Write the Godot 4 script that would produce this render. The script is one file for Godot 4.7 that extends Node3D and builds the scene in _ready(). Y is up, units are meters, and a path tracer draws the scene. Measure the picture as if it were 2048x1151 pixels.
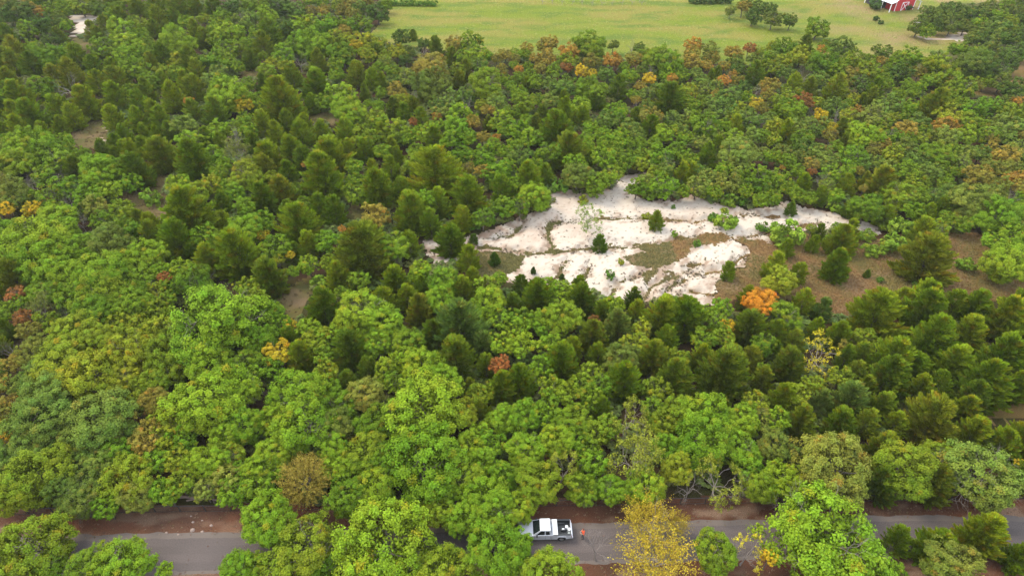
extends Node3D
# An oak and cedar wood seen from a drone: a white sand gully, a dry clearing, a meadow with a red barn, a lane with a pickup.

var rng := RandomNumberGenerator.new()
var noise := FastNoiseLite.new()
var polys := []
var rills := []
var counts := {}
var leaf_mats := {}
var crowns := {}
var stuff_rows := []
var bark: StandardMaterial3D
var twig: StandardMaterial3D
var branch_sets := {}

# ---------------------------------------------------------------- small helpers

func lin(r: float, g: float, b: float) -> Color:
	return Color(r, g, b).linear_to_srgb()

func mat(c: Color, rough := 0.8, metal := 0.0) -> StandardMaterial3D:
	var m := StandardMaterial3D.new()
	m.albedo_color = c
	m.roughness = rough
	m.metallic = metal
	return m

func grain(lo: float, freq: float, seed_: int, size := 256) -> NoiseTexture2D:
	var n := FastNoiseLite.new()
	n.seed = seed_
	n.frequency = freq
	n.fractal_octaves = 5
	var t := NoiseTexture2D.new()
	t.width = size
	t.height = size
	t.seamless = true
	t.noise = n
	var g := Gradient.new()
	g.set_color(0, Color(lo, lo, lo))
	g.set_color(1, Color(1, 1, 1))
	t.color_ramp = g
	return t

func numbered(called: String) -> String:
	var n: int = counts.get(called, 0)
	counts[called] = n + 1
	return called if n == 0 else "%s_%03d" % [called, n]

func thing(called: String, label: String, category: String, at := Vector3.ZERO, turn := 0.0, group := "") -> Node3D:
	var o := Node3D.new()
	o.name = numbered(called)
	add_child(o)
	o.position = at
	o.rotation.y = turn
	o.set_meta("label", label)
	o.set_meta("category", category)
	if group:
		o.set_meta("group", group)
	return o

func part(called: String, mesh: Mesh, m: Material, parent: Node, at := Vector3.ZERO) -> MeshInstance3D:
	var o := MeshInstance3D.new()
	var n := 0
	var nm := called
	while parent.has_node(nm):
		n += 1
		nm = "%s_%03d" % [called, n]
	o.name = nm
	o.mesh = mesh
	o.material_override = m
	o.position = at
	parent.add_child(o)
	return o

func single(called: String, mesh: Mesh, m: Material, label: String, category: String, at := Vector3.ZERO, turn := 0.0, group := "") -> MeshInstance3D:
	var o := MeshInstance3D.new()
	o.name = numbered(called)
	o.mesh = mesh
	o.material_override = m
	add_child(o)
	o.position = at
	o.rotation.y = turn
	o.set_meta("label", label)
	o.set_meta("category", category)
	if group:
		o.set_meta("group", group)
	return o

# triangles with flat shading, vertex colours optional
class Tris:
	var v := PackedVector3Array()
	var c := PackedColorArray()
	var tint := Color.WHITE
	func tri(a: Vector3, b: Vector3, d: Vector3) -> void:
		v.append(a); v.append(b); v.append(d)
		c.append(tint); c.append(tint); c.append(tint)
	func quad(a: Vector3, b: Vector3, d: Vector3, e: Vector3) -> void:
		tri(a, b, d)
		tri(a, d, e)
	func box(lo: Vector3, hi: Vector3) -> void:
		hexa([Vector3(lo.x, lo.y, lo.z), Vector3(hi.x, lo.y, lo.z), Vector3(hi.x, lo.y, hi.z), Vector3(lo.x, lo.y, hi.z), Vector3(lo.x, hi.y, lo.z), Vector3(hi.x, hi.y, lo.z), Vector3(hi.x, hi.y, hi.z), Vector3(lo.x, hi.y, hi.z)])
	func hexa(p: Array) -> void:
		quad(p[0], p[1], p[2], p[3])
		quad(p[7], p[6], p[5], p[4])
		for i in 4:
			var j := (i + 1) % 4
			quad(p[i], p[i + 4], p[j + 4], p[j])
	# a box with chamfered upright and top edges
	func soft_box(lo: Vector3, hi: Vector3, b: float) -> void:
		var pts := PackedVector2Array([Vector2(lo.x + b, lo.z), Vector2(hi.x - b, lo.z), Vector2(hi.x, lo.z + b), Vector2(hi.x, hi.z - b), Vector2(hi.x - b, hi.z), Vector2(lo.x + b, hi.z), Vector2(lo.x, hi.z - b), Vector2(lo.x, lo.z + b)])
		var mid := Vector2((lo.x + hi.x) / 2, (lo.z + hi.z) / 2)
		var rings := [[lo.y, 1.0], [hi.y - b, 1.0], [hi.y, 0.0]]
		var got := []
		for r in rings:
			var ring := []
			for q in pts:
				var w := q if r[1] > 0.5 else q - Vector2(signf(q.x - mid.x), signf(q.y - mid.y)) * b
				ring.append(Vector3(w.x, r[0], w.y))
			got.append(ring)
		for k in 2:
			for i in 8:
				var j := (i + 1) % 8
				quad(got[k][i], got[k + 1][i], got[k + 1][j], got[k][j])
		for i in range(1, 7):
			tri(got[2][0], got[2][i], got[2][i + 1])
			tri(got[0][0], got[0][i + 1], got[0][i])
	# outline in x,y pushed through z
	func prism(pts: PackedVector2Array, z0: float, z1: float) -> void:
		var idx := Geometry2D.triangulate_polygon(pts)
		for i in range(0, idx.size(), 3):
			var a := pts[idx[i]]; var b := pts[idx[i + 1]]; var d := pts[idx[i + 2]]
			tri(Vector3(a.x, a.y, z1), Vector3(b.x, b.y, z1), Vector3(d.x, d.y, z1))
			tri(Vector3(a.x, a.y, z0), Vector3(d.x, d.y, z0), Vector3(b.x, b.y, z0))
		for i in pts.size():
			var a := pts[i]; var b := pts[(i + 1) % pts.size()]
			quad(Vector3(a.x, a.y, z0), Vector3(b.x, b.y, z0), Vector3(b.x, b.y, z1), Vector3(a.x, a.y, z1))
	func tube(p: PackedVector3Array, r: PackedFloat32Array, sides := 5) -> void:
		var prev := []
		for i in p.size():
			var d := (p[mini(i + 1, p.size() - 1)] - p[maxi(i - 1, 0)]).normalized()
			var x := d.cross(Vector3.UP if absf(d.y) < 0.9 else Vector3.RIGHT).normalized()
			var y := x.cross(d)
			var ring := []
			for k in sides:
				var a := TAU * k / sides
				ring.append(p[i] + (x * cos(a) + y * sin(a)) * r[i])
			if i > 0:
				for k in sides:
					var j := (k + 1) % sides
					quad(prev[k], ring[k], ring[j], prev[j])
			else:
				for k in range(1, sides - 1):
					tri(ring[0], ring[k], ring[k + 1])
			prev = ring
		for k in range(1, sides - 1):
			tri(prev[0], prev[k + 1], prev[k])
	func mesh() -> ArrayMesh:
		var a := []
		a.resize(Mesh.ARRAY_MAX)
		a[Mesh.ARRAY_VERTEX] = v
		a[Mesh.ARRAY_COLOR] = c
		var m := ArrayMesh.new()
		m.add_surface_from_arrays(Mesh.PRIMITIVE_TRIANGLES, a)
		return m

func rv() -> Vector3:
	while true:
		var q := Vector3(rng.randf_range(-1, 1), rng.randf_range(-1, 1), rng.randf_range(-1, 1))
		var l := q.length_squared()
		if l < 1.0 and l > 0.01:
			return q / sqrt(l)
	return Vector3.UP

# ---------------------------------------------------------------- ground

func poly(kind: String, n: Array) -> void:
	var p := PackedVector2Array()
	var lo := Vector2(1e9, 1e9)
	var hi := -lo
	for i in range(0, n.size(), 2):
		var q := Vector2(n[i], n[i + 1])
		p.append(q)
		lo = lo.min(q)
		hi = hi.max(q)
	polys.append([kind, p, Rect2(lo, hi - lo).grow(1.5)])

func rill(n: Array) -> void:
	var lo := Vector2(1e9, 1e9)
	var hi := -lo
	var p := PackedVector2Array()
	for i in range(0, n.size(), 2):
		var q := Vector2(n[i], n[i + 1])
		p.append(q)
		lo = lo.min(q)
		hi = hi.max(q)
	rills.append([p, Rect2(lo, hi - lo).grow(3.0)])

func in_kind(q: Vector2, kind: String) -> bool:
	for p in polys:
		if p[0] == kind and p[2].has_point(q) and Geometry2D.is_point_in_polygon(q, p[1]):
			return true
	return false

func warp(x: float, z: float) -> Vector2:
	return Vector2(x + noise.get_noise_2d(x * 22, z * 22) * 0.9 + noise.get_noise_2d(x * 90 + 50, z * 90) * 0.5, z + noise.get_noise_2d(x * 22 + 300, z * 22) * 0.9 + noise.get_noise_2d(x * 90, z * 90 + 90) * 0.5)

func far_edge(x: float) -> float:
	return -34.75 - 0.026 * (minf(x, 42.0) + 45.5) + maxf(x - 42.0, 0.0) * 0.004

func fence_z(x: float) -> float:
	return -37.35 - 0.0173 * (x + 51.7)

# 0 wood floor, 1 sand, 2 dry grass, 3 meadow, 4 verge
func kind_at(x: float, z: float) -> int:
	var q := warp(x, z)
	if z > -39.9:
		return 4 if z > fence_z(x) - 0.7 and z < -27.0 else 0
	if in_kind(q, "tuft"):
		return 2
	if in_kind(q, "sand"):
		if z > -97.0 and z < -66.0 and x > -6.0 and noise.get_noise_2d(x * 18 + 5, z * 18) > -0.10 and rill_at(x, z) < 0.22 + 0.9 * maxf(noise.get_noise_2d(x * 30, z * 30 + 70), 0.0):
			return 2
		return 1
	if in_kind(q, "dry"):
		return 2
	if z < -120.0 and in_kind(q, "meadow"):
		return 3
	return 0

func rill_at(x: float, z: float) -> float:
	var q := Vector2(x, z)
	var best := 9.0
	for r in rills:
		if not r[1].has_point(q):
			continue
		for i in range(r[0].size() - 1):
			var c := Geometry2D.get_closest_point_to_segment(q, r[0][i], r[0][i + 1])
			best = minf(best, c.distance_to(q))
	return best

func height(x: float, z: float) -> float:
	if z > -41.0:
		return 0.0
	var h := noise.get_noise_2d(x * 2.0, z * 2.0) * 0.5 * smoothstep(-41.0, -55.0, z)
	if x > -24.0 and x < 72.0 and z < -66.0 and z > -116.0:
		var d := rill_at(x + noise.get_noise_2d(x * 30, z * 30) * 1.2, z + noise.get_noise_2d(x * 30 + 70, z * 30) * 1.2)
		h -= 0.58 * exp(-d * d / 0.9)
		h += noise.get_noise_2d(x * 14, z * 20) * 0.22 + noise.get_noise_2d(x * 60, z * 60 + 9) * 0.08
	return h

func lines(spans: Array) -> PackedFloat32Array:
	var o := PackedFloat32Array()
	for s in spans:
		var n := int(round(absf(s[1] - s[0]) / s[2]))
		for i in n:
			o.append(lerpf(s[0], s[1], float(i) / n))
	o.append(spans[-1][1])
	return o

func build_ground() -> void:
	var xs := lines([[-3000.0, -400.0, 650.0], [-400.0, -200.0, 20.0], [-200.0, -60.0, 1.4], [-60.0, -17.0, 0.7], [-17.0, 66.0, 0.3], [66.0, 84.0, 0.7], [84.0, 200.0, 1.4], [200.0, 400.0, 20.0], [400.0, 3000.0, 650.0]])
	var zs := lines([[300.0, 0.0, 50.0], [0.0, -27.0, 3.0], [-27.0, -42.0, 0.3], [-42.0, -66.0, 1.2], [-66.0, -116.0, 0.3], [-116.0, -180.0, 1.1], [-180.0, -260.0, 1.6], [-260.0, -400.0, 14.0], [-400.0, -3000.0, 650.0]])
	var nx := xs.size()
	var nz := zs.size()
	var pos := PackedVector3Array()
	var col := PackedColorArray()
	var cls := PackedByteArray()
	pos.resize(nx * nz)
	col.resize(nx * nz)
	cls.resize(nx * nz)
	for j in nz:
		for i in nx:
			var x := xs[i]
			var z := zs[j]
			var k := kind_at(x, z)
			var at := j * nx + i
			pos[at] = Vector3(x, height(x, z), z)
			cls[at] = k
			var n1 := noise.get_noise_2d(x * 6, z * 6)
			var n2 := noise.get_noise_2d(x * 40 + 11, z * 40)
			var c: Color
			if k == 1:
				c = Color(0.51, 0.435, 0.345).lerp(Color(0.38, 0.27, 0.195), clampf(0.15 + n1 * 0.9 + n2 * 0.5, 0, 1) * 0.7)
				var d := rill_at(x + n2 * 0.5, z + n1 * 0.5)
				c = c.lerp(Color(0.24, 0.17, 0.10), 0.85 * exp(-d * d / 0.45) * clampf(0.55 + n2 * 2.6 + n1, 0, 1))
				if x < -1.0 and x > -24.0:
					c = c.lerp(Color(0.36, 0.25, 0.19), clampf(0.2 + n2, 0, 1))
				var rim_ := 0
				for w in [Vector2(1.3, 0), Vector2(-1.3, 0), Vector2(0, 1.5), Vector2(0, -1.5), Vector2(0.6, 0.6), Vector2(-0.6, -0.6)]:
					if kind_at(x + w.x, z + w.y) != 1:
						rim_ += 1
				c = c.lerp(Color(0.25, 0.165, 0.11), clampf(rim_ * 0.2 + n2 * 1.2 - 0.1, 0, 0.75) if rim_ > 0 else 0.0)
				if noise.get_noise_2d(x * 120, z * 120 + 400) > 0.42:
					c = c.lerp(Color(0.22, 0.17, 0.11), 0.5)
			elif k == 2:
				c = Color(0.24, 0.135, 0.052).lerp(Color(0.185, 0.140, 0.042), clampf(0.45 + n1 * 1.2 + n2 * 0.7, 0, 1))
				if x < 27.0:
					c = Color(0.165, 0.125, 0.045).lerp(Color(0.125, 0.115, 0.036), clampf(0.5 + n1 + n2, 0, 1))
				c = c.lerp(Color(0.25, 0.165, 0.09), clampf(noise.get_noise_2d(x * 16 + 90, z * 16) * 1.6, 0, 0.8))
			elif k == 3:
				c = Color(0.180, 0.220, 0.026).lerp(Color(0.250, 0.222, 0.050), clampf(0.4 + noise.get_noise_2d(x * 2.2, z * 7.0) * 1.7 + n2 * 0.4, 0, 1))
				c = c.lerp(Color(0.125, 0.180, 0.028), clampf(noise.get_noise_2d(x * 5 + 40, z * 14) * 2.6 - 0.1, 0, 0.9))
				var tan_ := smoothstep(84.0, 128.0, x + noise.get_noise_2d(x * 3, z * 5) * 30.0) * smoothstep(-150.0, -185.0, z)
				c = c.lerp(Color(0.29, 0.215, 0.09), tan_ * clampf(0.55 + n1 * 1.2, 0, 1))
				var rim := smoothstep(-150.0, -128.0, z - 0.04 * x)
				c = c.lerp(Color(0.29, 0.215, 0.08), rim * clampf(0.5 + n1 * 1.5, 0, 1))
			elif k == 4:
				c = Color(0.205, 0.085, 0.045).lerp(Color(0.135, 0.068, 0.042), clampf(0.5 + n1 * 1.4, 0, 1))
				c *= 1.0 + 0.35 * smoothstep(-15.0, -30.0, x)
				c = c.lerp(Color(0.33, 0.215, 0.14), clampf(noise.get_noise_2d(x * 9 + 7, z * 34) * 2.2 + n2 - 0.2, 0, 0.75))
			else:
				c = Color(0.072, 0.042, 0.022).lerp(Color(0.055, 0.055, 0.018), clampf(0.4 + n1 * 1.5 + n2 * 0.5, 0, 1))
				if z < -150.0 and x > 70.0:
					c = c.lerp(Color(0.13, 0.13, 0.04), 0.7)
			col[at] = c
	var nrm := PackedVector3Array()
	nrm.resize(nx * nz)
	for j in nz:
		for i in nx:
			var i0 := maxi(i - 1, 0)
			var i1 := mini(i + 1, nx - 1)
			var j0 := maxi(j - 1, 0)
			var j1 := mini(j + 1, nz - 1)
			var dx := pos[j * nx + i1] - pos[j * nx + i0]
			var dz := pos[j1 * nx + i] - pos[j0 * nx + i]
			nrm[j * nx + i] = dx.cross(dz).normalized()
	var called := ["wood_floor", "sand_clearing", "dry_grass_ground", "meadow", "roadside_verge"]
	var says := ["brown leaf litter ground under the wood", "white eroded sand clearing with shallow gullies in the wood", "brown dry grass ground in the clearings", "wide green grass meadow beyond the wood", "reddish brown leaf covered verge along the road"]
	var scale_ := [0.35, 0.5, 0.6, 0.13, 0.7]
	var lows := [0.55, 0.80, 0.5, 0.6, 0.45]
	for k in 5:
		var map := PackedInt32Array()
		map.resize(nx * nz)
		map.fill(-1)
		var pv := PackedVector3Array()
		var pn := PackedVector3Array()
		var pc := PackedColorArray()
		var idx := PackedInt32Array()
		for j in nz - 1:
			for i in nx - 1:
				var a := j * nx + i
				var q := [a, a + 1, a + nx + 1, a + nx]
				if cls[a] != k:
					continue
				for w in q:
					if map[w] < 0:
						map[w] = pv.size()
						pv.append(pos[w])
						pn.append(nrm[w])
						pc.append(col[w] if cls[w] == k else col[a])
				idx.append_array(PackedInt32Array([map[q[0]], map[q[2]], map[q[1]], map[q[0]], map[q[3]], map[q[2]]]))
		var arr := []
		arr.resize(Mesh.ARRAY_MAX)
		arr[Mesh.ARRAY_VERTEX] = pv
		arr[Mesh.ARRAY_NORMAL] = pn
		arr[Mesh.ARRAY_COLOR] = pc
		arr[Mesh.ARRAY_INDEX] = idx
		var m := ArrayMesh.new()
		m.add_surface_from_arrays(Mesh.PRIMITIVE_TRIANGLES, arr)
		var s := mat(Color.WHITE, 0.95)
		s.metallic_specular = 0.15
		s.vertex_color_use_as_albedo = true
		s.albedo_texture = grain(lows[k], 0.03, 40 + k, 512)
		s.uv1_triplanar = true
		s.uv1_world_triplanar = true
		s.uv1_scale = Vector3.ONE * scale_[k]
		var o := MeshInstance3D.new()
		o.name = called[k]
		o.mesh = m
		o.material_override = s
		add_child(o)
		o.set_meta("kind", "structure")
		o.set_meta("label", says[k])
		o.set_meta("category", "ground")

func strip(z_far: Callable, z_near: Callable, y: float, called: String, label: String, c: Color, lo: float, tex: float, x0 := -130.0, x1 := 130.0) -> void:
	var t := Tris.new()
	var n := int((x1 - x0) / 0.4)
	for i in n:
		var xa := lerpf(x0, x1, float(i) / n)
		var xb := lerpf(x0, x1, float(i + 1) / n)
		for k in 4:
			var f := k / 4.0
			var g := (k + 1) / 4.0
			var tone := 0.80 + 0.14 * (0.5 + noise.get_noise_2d(xa * 12, (k + y * 900) * 60.0)) + 0.16 * noise.get_noise_2d(xa * 4.0, 77.0) - 0.002 * xa
			if called == "road":
				tone *= 0.90 if k == 1 or k == 3 else 1.0
			t.tint = Color(tone, tone, tone)
			t.quad(Vector3(xa, y, lerpf(z_far.call(xa), z_near.call(xa), f)), Vector3(xb, y, lerpf(z_far.call(xb), z_near.call(xb), f)), Vector3(xb, y, lerpf(z_far.call(xb), z_near.call(xb), g)), Vector3(xa, y, lerpf(z_far.call(xa), z_near.call(xa), g)))
	var m := mat(c, 0.9)
	m.vertex_color_use_as_albedo = true
	m.albedo_texture = grain(lo, 0.05, 77, 512)
	m.uv1_triplanar = true
	m.uv1_world_triplanar = true
	m.uv1_scale = Vector3.ONE * tex
	var o := MeshInstance3D.new()
	o.name = called
	o.mesh = t.mesh()
	o.material_override = m
	add_child(o)
	o.set_meta("kind", "structure")
	o.set_meta("label", label)
	o.set_meta("category", "road")

func build_road() -> void:
	var ragged := func(x: float, s: float) -> float: return noise.get_noise_2d(x * 26 + s, s) * 0.22 + noise.get_noise_2d(x * 90 + s, s) * 0.12
	strip(func(x: float) -> float: return far_edge(x) - 0.15 + ragged.call(x, 5.0), func(x: float) -> float: return far_edge(x) + 4.35 + ragged.call(x, 60.0), 0.006, "gravel_shoulder", "pale gravel shoulders along both edges of the lane", lin(0.20, 0.155, 0.125), 0.6, 0.9)
	strip(func(x: float) -> float: return far_edge(x) + 0.50 + ragged.call(x, 9.0) * 0.5, func(x: float) -> float: return far_edge(x) + 3.95 + ragged.call(x, 31.0) * 0.5, 0.012, "road", "narrow grey worn asphalt lane running through the wood", lin(0.155, 0.120, 0.105), 0.58, 0.35)

# ---------------------------------------------------------------- trees

func leaf(t: Tris, p: Vector3, n: Vector3, s: float) -> void:
	var x := n.cross(rv()).normalized()
	var y := n.cross(x)
	x *= s
	y *= s * 0.62
	var k := n * s * 0.25
	t.quad(p - x, p - y + k, p + x, p + y + k)

# rounded crown of leafy puffs, radius about 1, centred on its own middle
func oak_crown(seed_: int, puffs: int, per: int, size: float, thin := 1.0, fleck := 0.0) -> ArrayMesh:
	rng.seed = seed_
	var t := Tris.new()
	var lobes := []
	var nl := rng.randi_range(6, 10)
	var side_warm := rv()
	lobes.append([Vector3(0, 0.22, 0), 0.60])
	for i in nl:
		var a := TAU * (i + rng.randf_range(-0.3, 0.3)) / nl
		var rr := rng.randf_range(0.36, 0.74)
		lobes.append([Vector3(cos(a) * rr, rng.randf_range(-0.30, 0.26), sin(a) * rr), rng.randf_range(0.24, 0.46)])
	for i in 5:
		var a := TAU * (i + rng.randf_range(-0.4, 0.4)) / 5.0
		var rr := rng.randf_range(0.36, 0.62)
		lobes.append([Vector3(cos(a) * rr, rng.randf_range(-0.55, -0.28), sin(a) * rr), rng.randf_range(0.26, 0.38)])
	var made := 0
	var tries := 0
	while made < puffs and tries < puffs * 30:
		tries += 1
		var l = lobes[rng.randi() % lobes.size()]
		var d := rv()
		if d.y < -0.55:
			continue
		var p: Vector3 = l[0] + d * l[1] * rng.randf_range(0.74, 1.10)
		var inside := false
		for o in lobes:
			if o != l and p.distance_to(o[0]) < o[1] * 0.86:
				inside = true
		if inside or rng.randf() > thin:
			continue
		made += 1
		var pr := rng.randf_range(0.065, 0.125) if puffs > 70 else rng.randf_range(0.11, 0.19)
		var out_ := (p + Vector3(0, 0.25, 0)).normalized()
		var tone := rng.randf_range(0.58, 0.84)
		var warm := rng.randf_range(0.90, 1.08) + 0.12 * p.dot(side_warm)
		if rng.randf() < fleck:
			warm = rng.randf_range(1.3, 1.7)
		for k in per:
			var e := (rv() + out_ * 0.55).normalized()
			var q := p + Vector3(e.x, e.y * 0.8, e.z) * pr * (rng.randf_range(0.6, 1.15) if rng.randf() < 0.8 else rng.randf_range(1.1, 1.7))
			var b := tone * rng.randf_range(0.76, 1.18)
			t.tint = Color(minf(b * warm, 1.0), minf(b, 1.0), b * rng.randf_range(0.75, 1.2))
			leaf(t, q, (e * 0.8 + out_ * 0.35 + Vector3.UP * 0.35 + rv() * 0.55).normalized(), size * rng.randf_range(0.7, 1.25))
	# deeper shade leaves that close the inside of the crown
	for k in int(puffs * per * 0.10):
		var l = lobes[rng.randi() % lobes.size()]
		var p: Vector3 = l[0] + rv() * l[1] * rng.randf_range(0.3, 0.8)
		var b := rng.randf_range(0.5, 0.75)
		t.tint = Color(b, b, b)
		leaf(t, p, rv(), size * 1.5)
	return t.mesh()

# feathery cedar, height 1, radius about 0.42
func cedar_crown(seed_: int, boughs: int, per: int, wide := 0.42, point := 0.78, brown := 0.08, ragged := 1.32) -> ArrayMesh:
	rng.seed = seed_
	var t := Tris.new()
	var lean := Vector3(rng.randf_range(-0.05, 0.05), 0, rng.randf_range(-0.05, 0.05))
	var bulge := []
	for i in 7:
		bulge.append(rng.randf_range(0.74, 1.16))
	for i in boughs:
		var y := pow(rng.randf(), 1.25) * 0.97 + 0.02
		var prof := wide * (0.72 + 1.4 * y) if y < 0.2 else wide * pow((1.0 - y) / 0.8, point)
		var a := rng.randf() * TAU
		var f := a / TAU * 7.0
		var w: float = lerpf(bulge[int(f) % 7], bulge[(int(f) + 1) % 7], f - floorf(f))
		var r := (prof * w + 0.012) * (rng.randf_range(0.72, 1.0) if rng.randf() < 0.75 else rng.randf_range(1.0, ragged))
		var dir := Vector3(cos(a), 0, sin(a))
		var root := Vector3(0, maxf(y - r * 0.55, 0.03), 0)
		var tip := dir * r + Vector3(0, y, 0) + lean * y
		var grow := (tip - root).normalized()
		var tone := rng.randf_range(0.46, 0.95)
		var warm := rng.randf_range(0.90, 1.14)
		if rng.randf() < brown:
			warm = rng.randf_range(1.25, 1.6)
		for k in per:
			var s := 1.0 - pow(rng.randf(), 1.3) * 0.62
			var fan := rv() * 0.11 * (1.02 - s) + rv() * 0.010
			var p := root.lerp(tip, s) + fan
			var d := (grow * 0.75 + Vector3.UP * 0.5 + fan * 6.0 + rv() * 0.25).normalized()
			var len_ := rng.randf_range(0.036, 0.085)
			var side := d.cross(rv()).normalized() * rng.randf_range(0.008, 0.015)
			var b := tone * rng.randf_range(0.72, 1.22)
			t.tint = Color(minf(b * warm, 1.0), minf(b, 1.0), minf(b * rng.randf_range(0.7, 1.2), 1.0))
			t.tri(p - side, p + d * len_, p + side)
	return t.mesh()

# thin twiggy crown with small leaves strung along fine shoots, radius about 1
func wispy_crown(seed_: int, shoots: int, per: int, globe: bool) -> ArrayMesh:
	rng.seed = seed_
	var t := Tris.new()
	for i in shoots:
		var d := rv()
		if globe:
			d = (d + Vector3(0, 0.25, 0)).normalized()
		else:
			d = (d + Vector3(0, 0.45, 0)).normalized()
		var reach := rng.randf_range(0.82, 1.06) if globe else rng.randf_range(0.5, 1.15)
		var base := Vector3(0, -0.45, 0) + d * 0.12 + (Vector3.ZERO if globe else rv() * 0.25)
		var tip := Vector3(d.x, d.y * 0.85, d.z) * reach
		var grow := (tip - base).normalized()
		var tone := rng.randf_range(0.6, 0.88)
		for k in per:
			var s := 1.0 - rng.randf() * 0.6
			var p := base.lerp(tip, s) + Vector3(0, -0.1 * s * s, 0) + rv() * (0.035 if globe else 0.07)
			var e := (grow * 0.8 + rv() * 0.75).normalized()
			var side := e.cross(rv()).normalized() * rng.randf_range(0.008, 0.014)
			var b := tone * rng.randf_range(0.7, 1.2)
			t.tint = Color(minf(b, 1.0), minf(b * rng.randf_range(0.85, 1.1), 1.0), b * 0.9)
			var l := rng.randf_range(0.03, 0.062)
			t.quad(p - side, p + e * l * 0.5 - side * 1.2, p + e * l, p + e * l * 0.5 + side * 1.2)
	return t.mesh()

func grow_branch(t: Tris, p: Vector3, d: Vector3, len_: float, rad: float, depth: int, sides: int, tips: Array) -> void:
	var pts := PackedVector3Array([p])
	var rs := PackedFloat32Array([rad])
	var q := p
	var e := d
	for i in 3:
		e = (e + rv() * 0.26 + Vector3.UP * 0.05).normalized()
		q += e * len_ / 3.0
		pts.append(q)
		rs.append(rad * (1.0 - 0.18 * (i + 1)))
	t.tube(pts, rs, sides)
	if depth == 0:
		tips.append(q)
		return
	var n := rng.randi_range(2, 3)
	for i in n:
		var b := (e + rv() * 0.85).normalized()
		grow_branch(t, pts[3 if i < 2 else 2], b, len_ * rng.randf_range(0.62, 0.86), rad * 0.5, depth - 1, 4 if depth > 2 else 3, tips)

# trunk with limbs for a crown of radius 1 whose middle is at height `mid` (units of the radius), foot at 0
func limbs(seed_: int, mid: float, reach: float, n: int, depth: int, rad: float, tips: Array) -> ArrayMesh:
	rng.seed = seed_
	var t := Tris.new()
	var fork := mid * 0.55
	var top := Vector3(rng.randf_range(-0.08, 0.08), fork, rng.randf_range(-0.08, 0.08))
	t.tube(PackedVector3Array([Vector3(0, -0.05, 0), Vector3(0, 0.1, 0), top * 0.6, top]), PackedFloat32Array([rad * 1.7, rad * 1.15, rad, rad * 0.9]), 7)
	for i in n:
		var a := TAU * (i + rng.randf_range(-0.3, 0.3)) / n
		var d := Vector3(cos(a), rng.randf_range(0.5, 1.3), sin(a)).normalized()
		grow_branch(t, top, d, reach * rng.randf_range(0.8, 1.1), rad * 0.62, depth, 5, tips)
	return t.mesh()

func tips_crown(seed_: int, tips: Array, per: int, size: float, puff: float, share: float, mid: float) -> ArrayMesh:
	rng.seed = seed_
	var t := Tris.new()
	for p in tips:
		if rng.randf() > share:
			continue
		var tone := rng.randf_range(0.62, 0.86)
		for k in per:
			var e := rv()
			var b := tone * rng.randf_range(0.75, 1.2)
			t.tint = Color(minf(b, 1.0), minf(b * rng.randf_range(0.9, 1.08), 1.0), b)
			leaf(t, p - Vector3(0, mid, 0) + e * puff * rng.randf_range(0.3, 1.1), (e + Vector3.UP * 0.4 + rv() * 0.5).normalized(), size * rng.randf_range(0.7, 1.25))
	return t.mesh()

const TINT := {
	"ol": [0.142, 0.222, 0.012], "o": [0.124, 0.184, 0.011], "og": [0.145, 0.166, 0.023], "ob": [0.128, 0.176, 0.024], "od": [0.086, 0.124, 0.017],
	"oy": [0.172, 0.208, 0.013], "ay": [0.38, 0.28, 0.016], "ag": [0.205, 0.170, 0.025], "aob": [0.46, 0.19, 0.018], "ao": [0.31, 0.170, 0.026], "ar": [0.25, 0.105, 0.028],
	"wg": [0.23, 0.182, 0.032], "wy": [0.31, 0.235, 0.022], "c": [0.180, 0.250, 0.011], "cd": [0.155, 0.213, 0.013], "cb": [0.170, 0.210, 0.014], "cg": [0.150, 0.215, 0.032],
	"s": [0.088, 0.165, 0.017], "sl": [0.150, 0.225, 0.020], "sy": [0.21, 0.22, 0.016], "sd": [0.058, 0.098, 0.022], "cs": [0.10, 0.17, 0.014],
	"sp": [0.15, 0.17, 0.03], "sp2": [0.14, 0.21, 0.02], "sp3": [0.185, 0.205, 0.02], "sp4": [0.42, 0.36, 0.02],
}

func leaf_mat(code: String, shift := 0) -> StandardMaterial3D:
	var key := "%s%d" % [code, shift]
	if not leaf_mats.has(key):
		var c: Array = TINT[code]
		var f: float = 1.38 * [1.0, 0.86, 1.07][shift]
		var w: float = [1.0, 0.92, 1.10][shift]
		var m := mat(lin(minf(c[0] * f * w, 1.0), minf(c[1] * f, 1.0), c[2] * f), 0.62)
		m.metallic_specular = 0.12
		m.vertex_color_use_as_albedo = true
		m.cull_mode = BaseMaterial3D.CULL_DISABLED
		if code[0] != "c":
			m.backlight = Color(0.5, 0.5, 0.5)
		leaf_mats[key] = m
	return leaf_mats[key]

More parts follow.
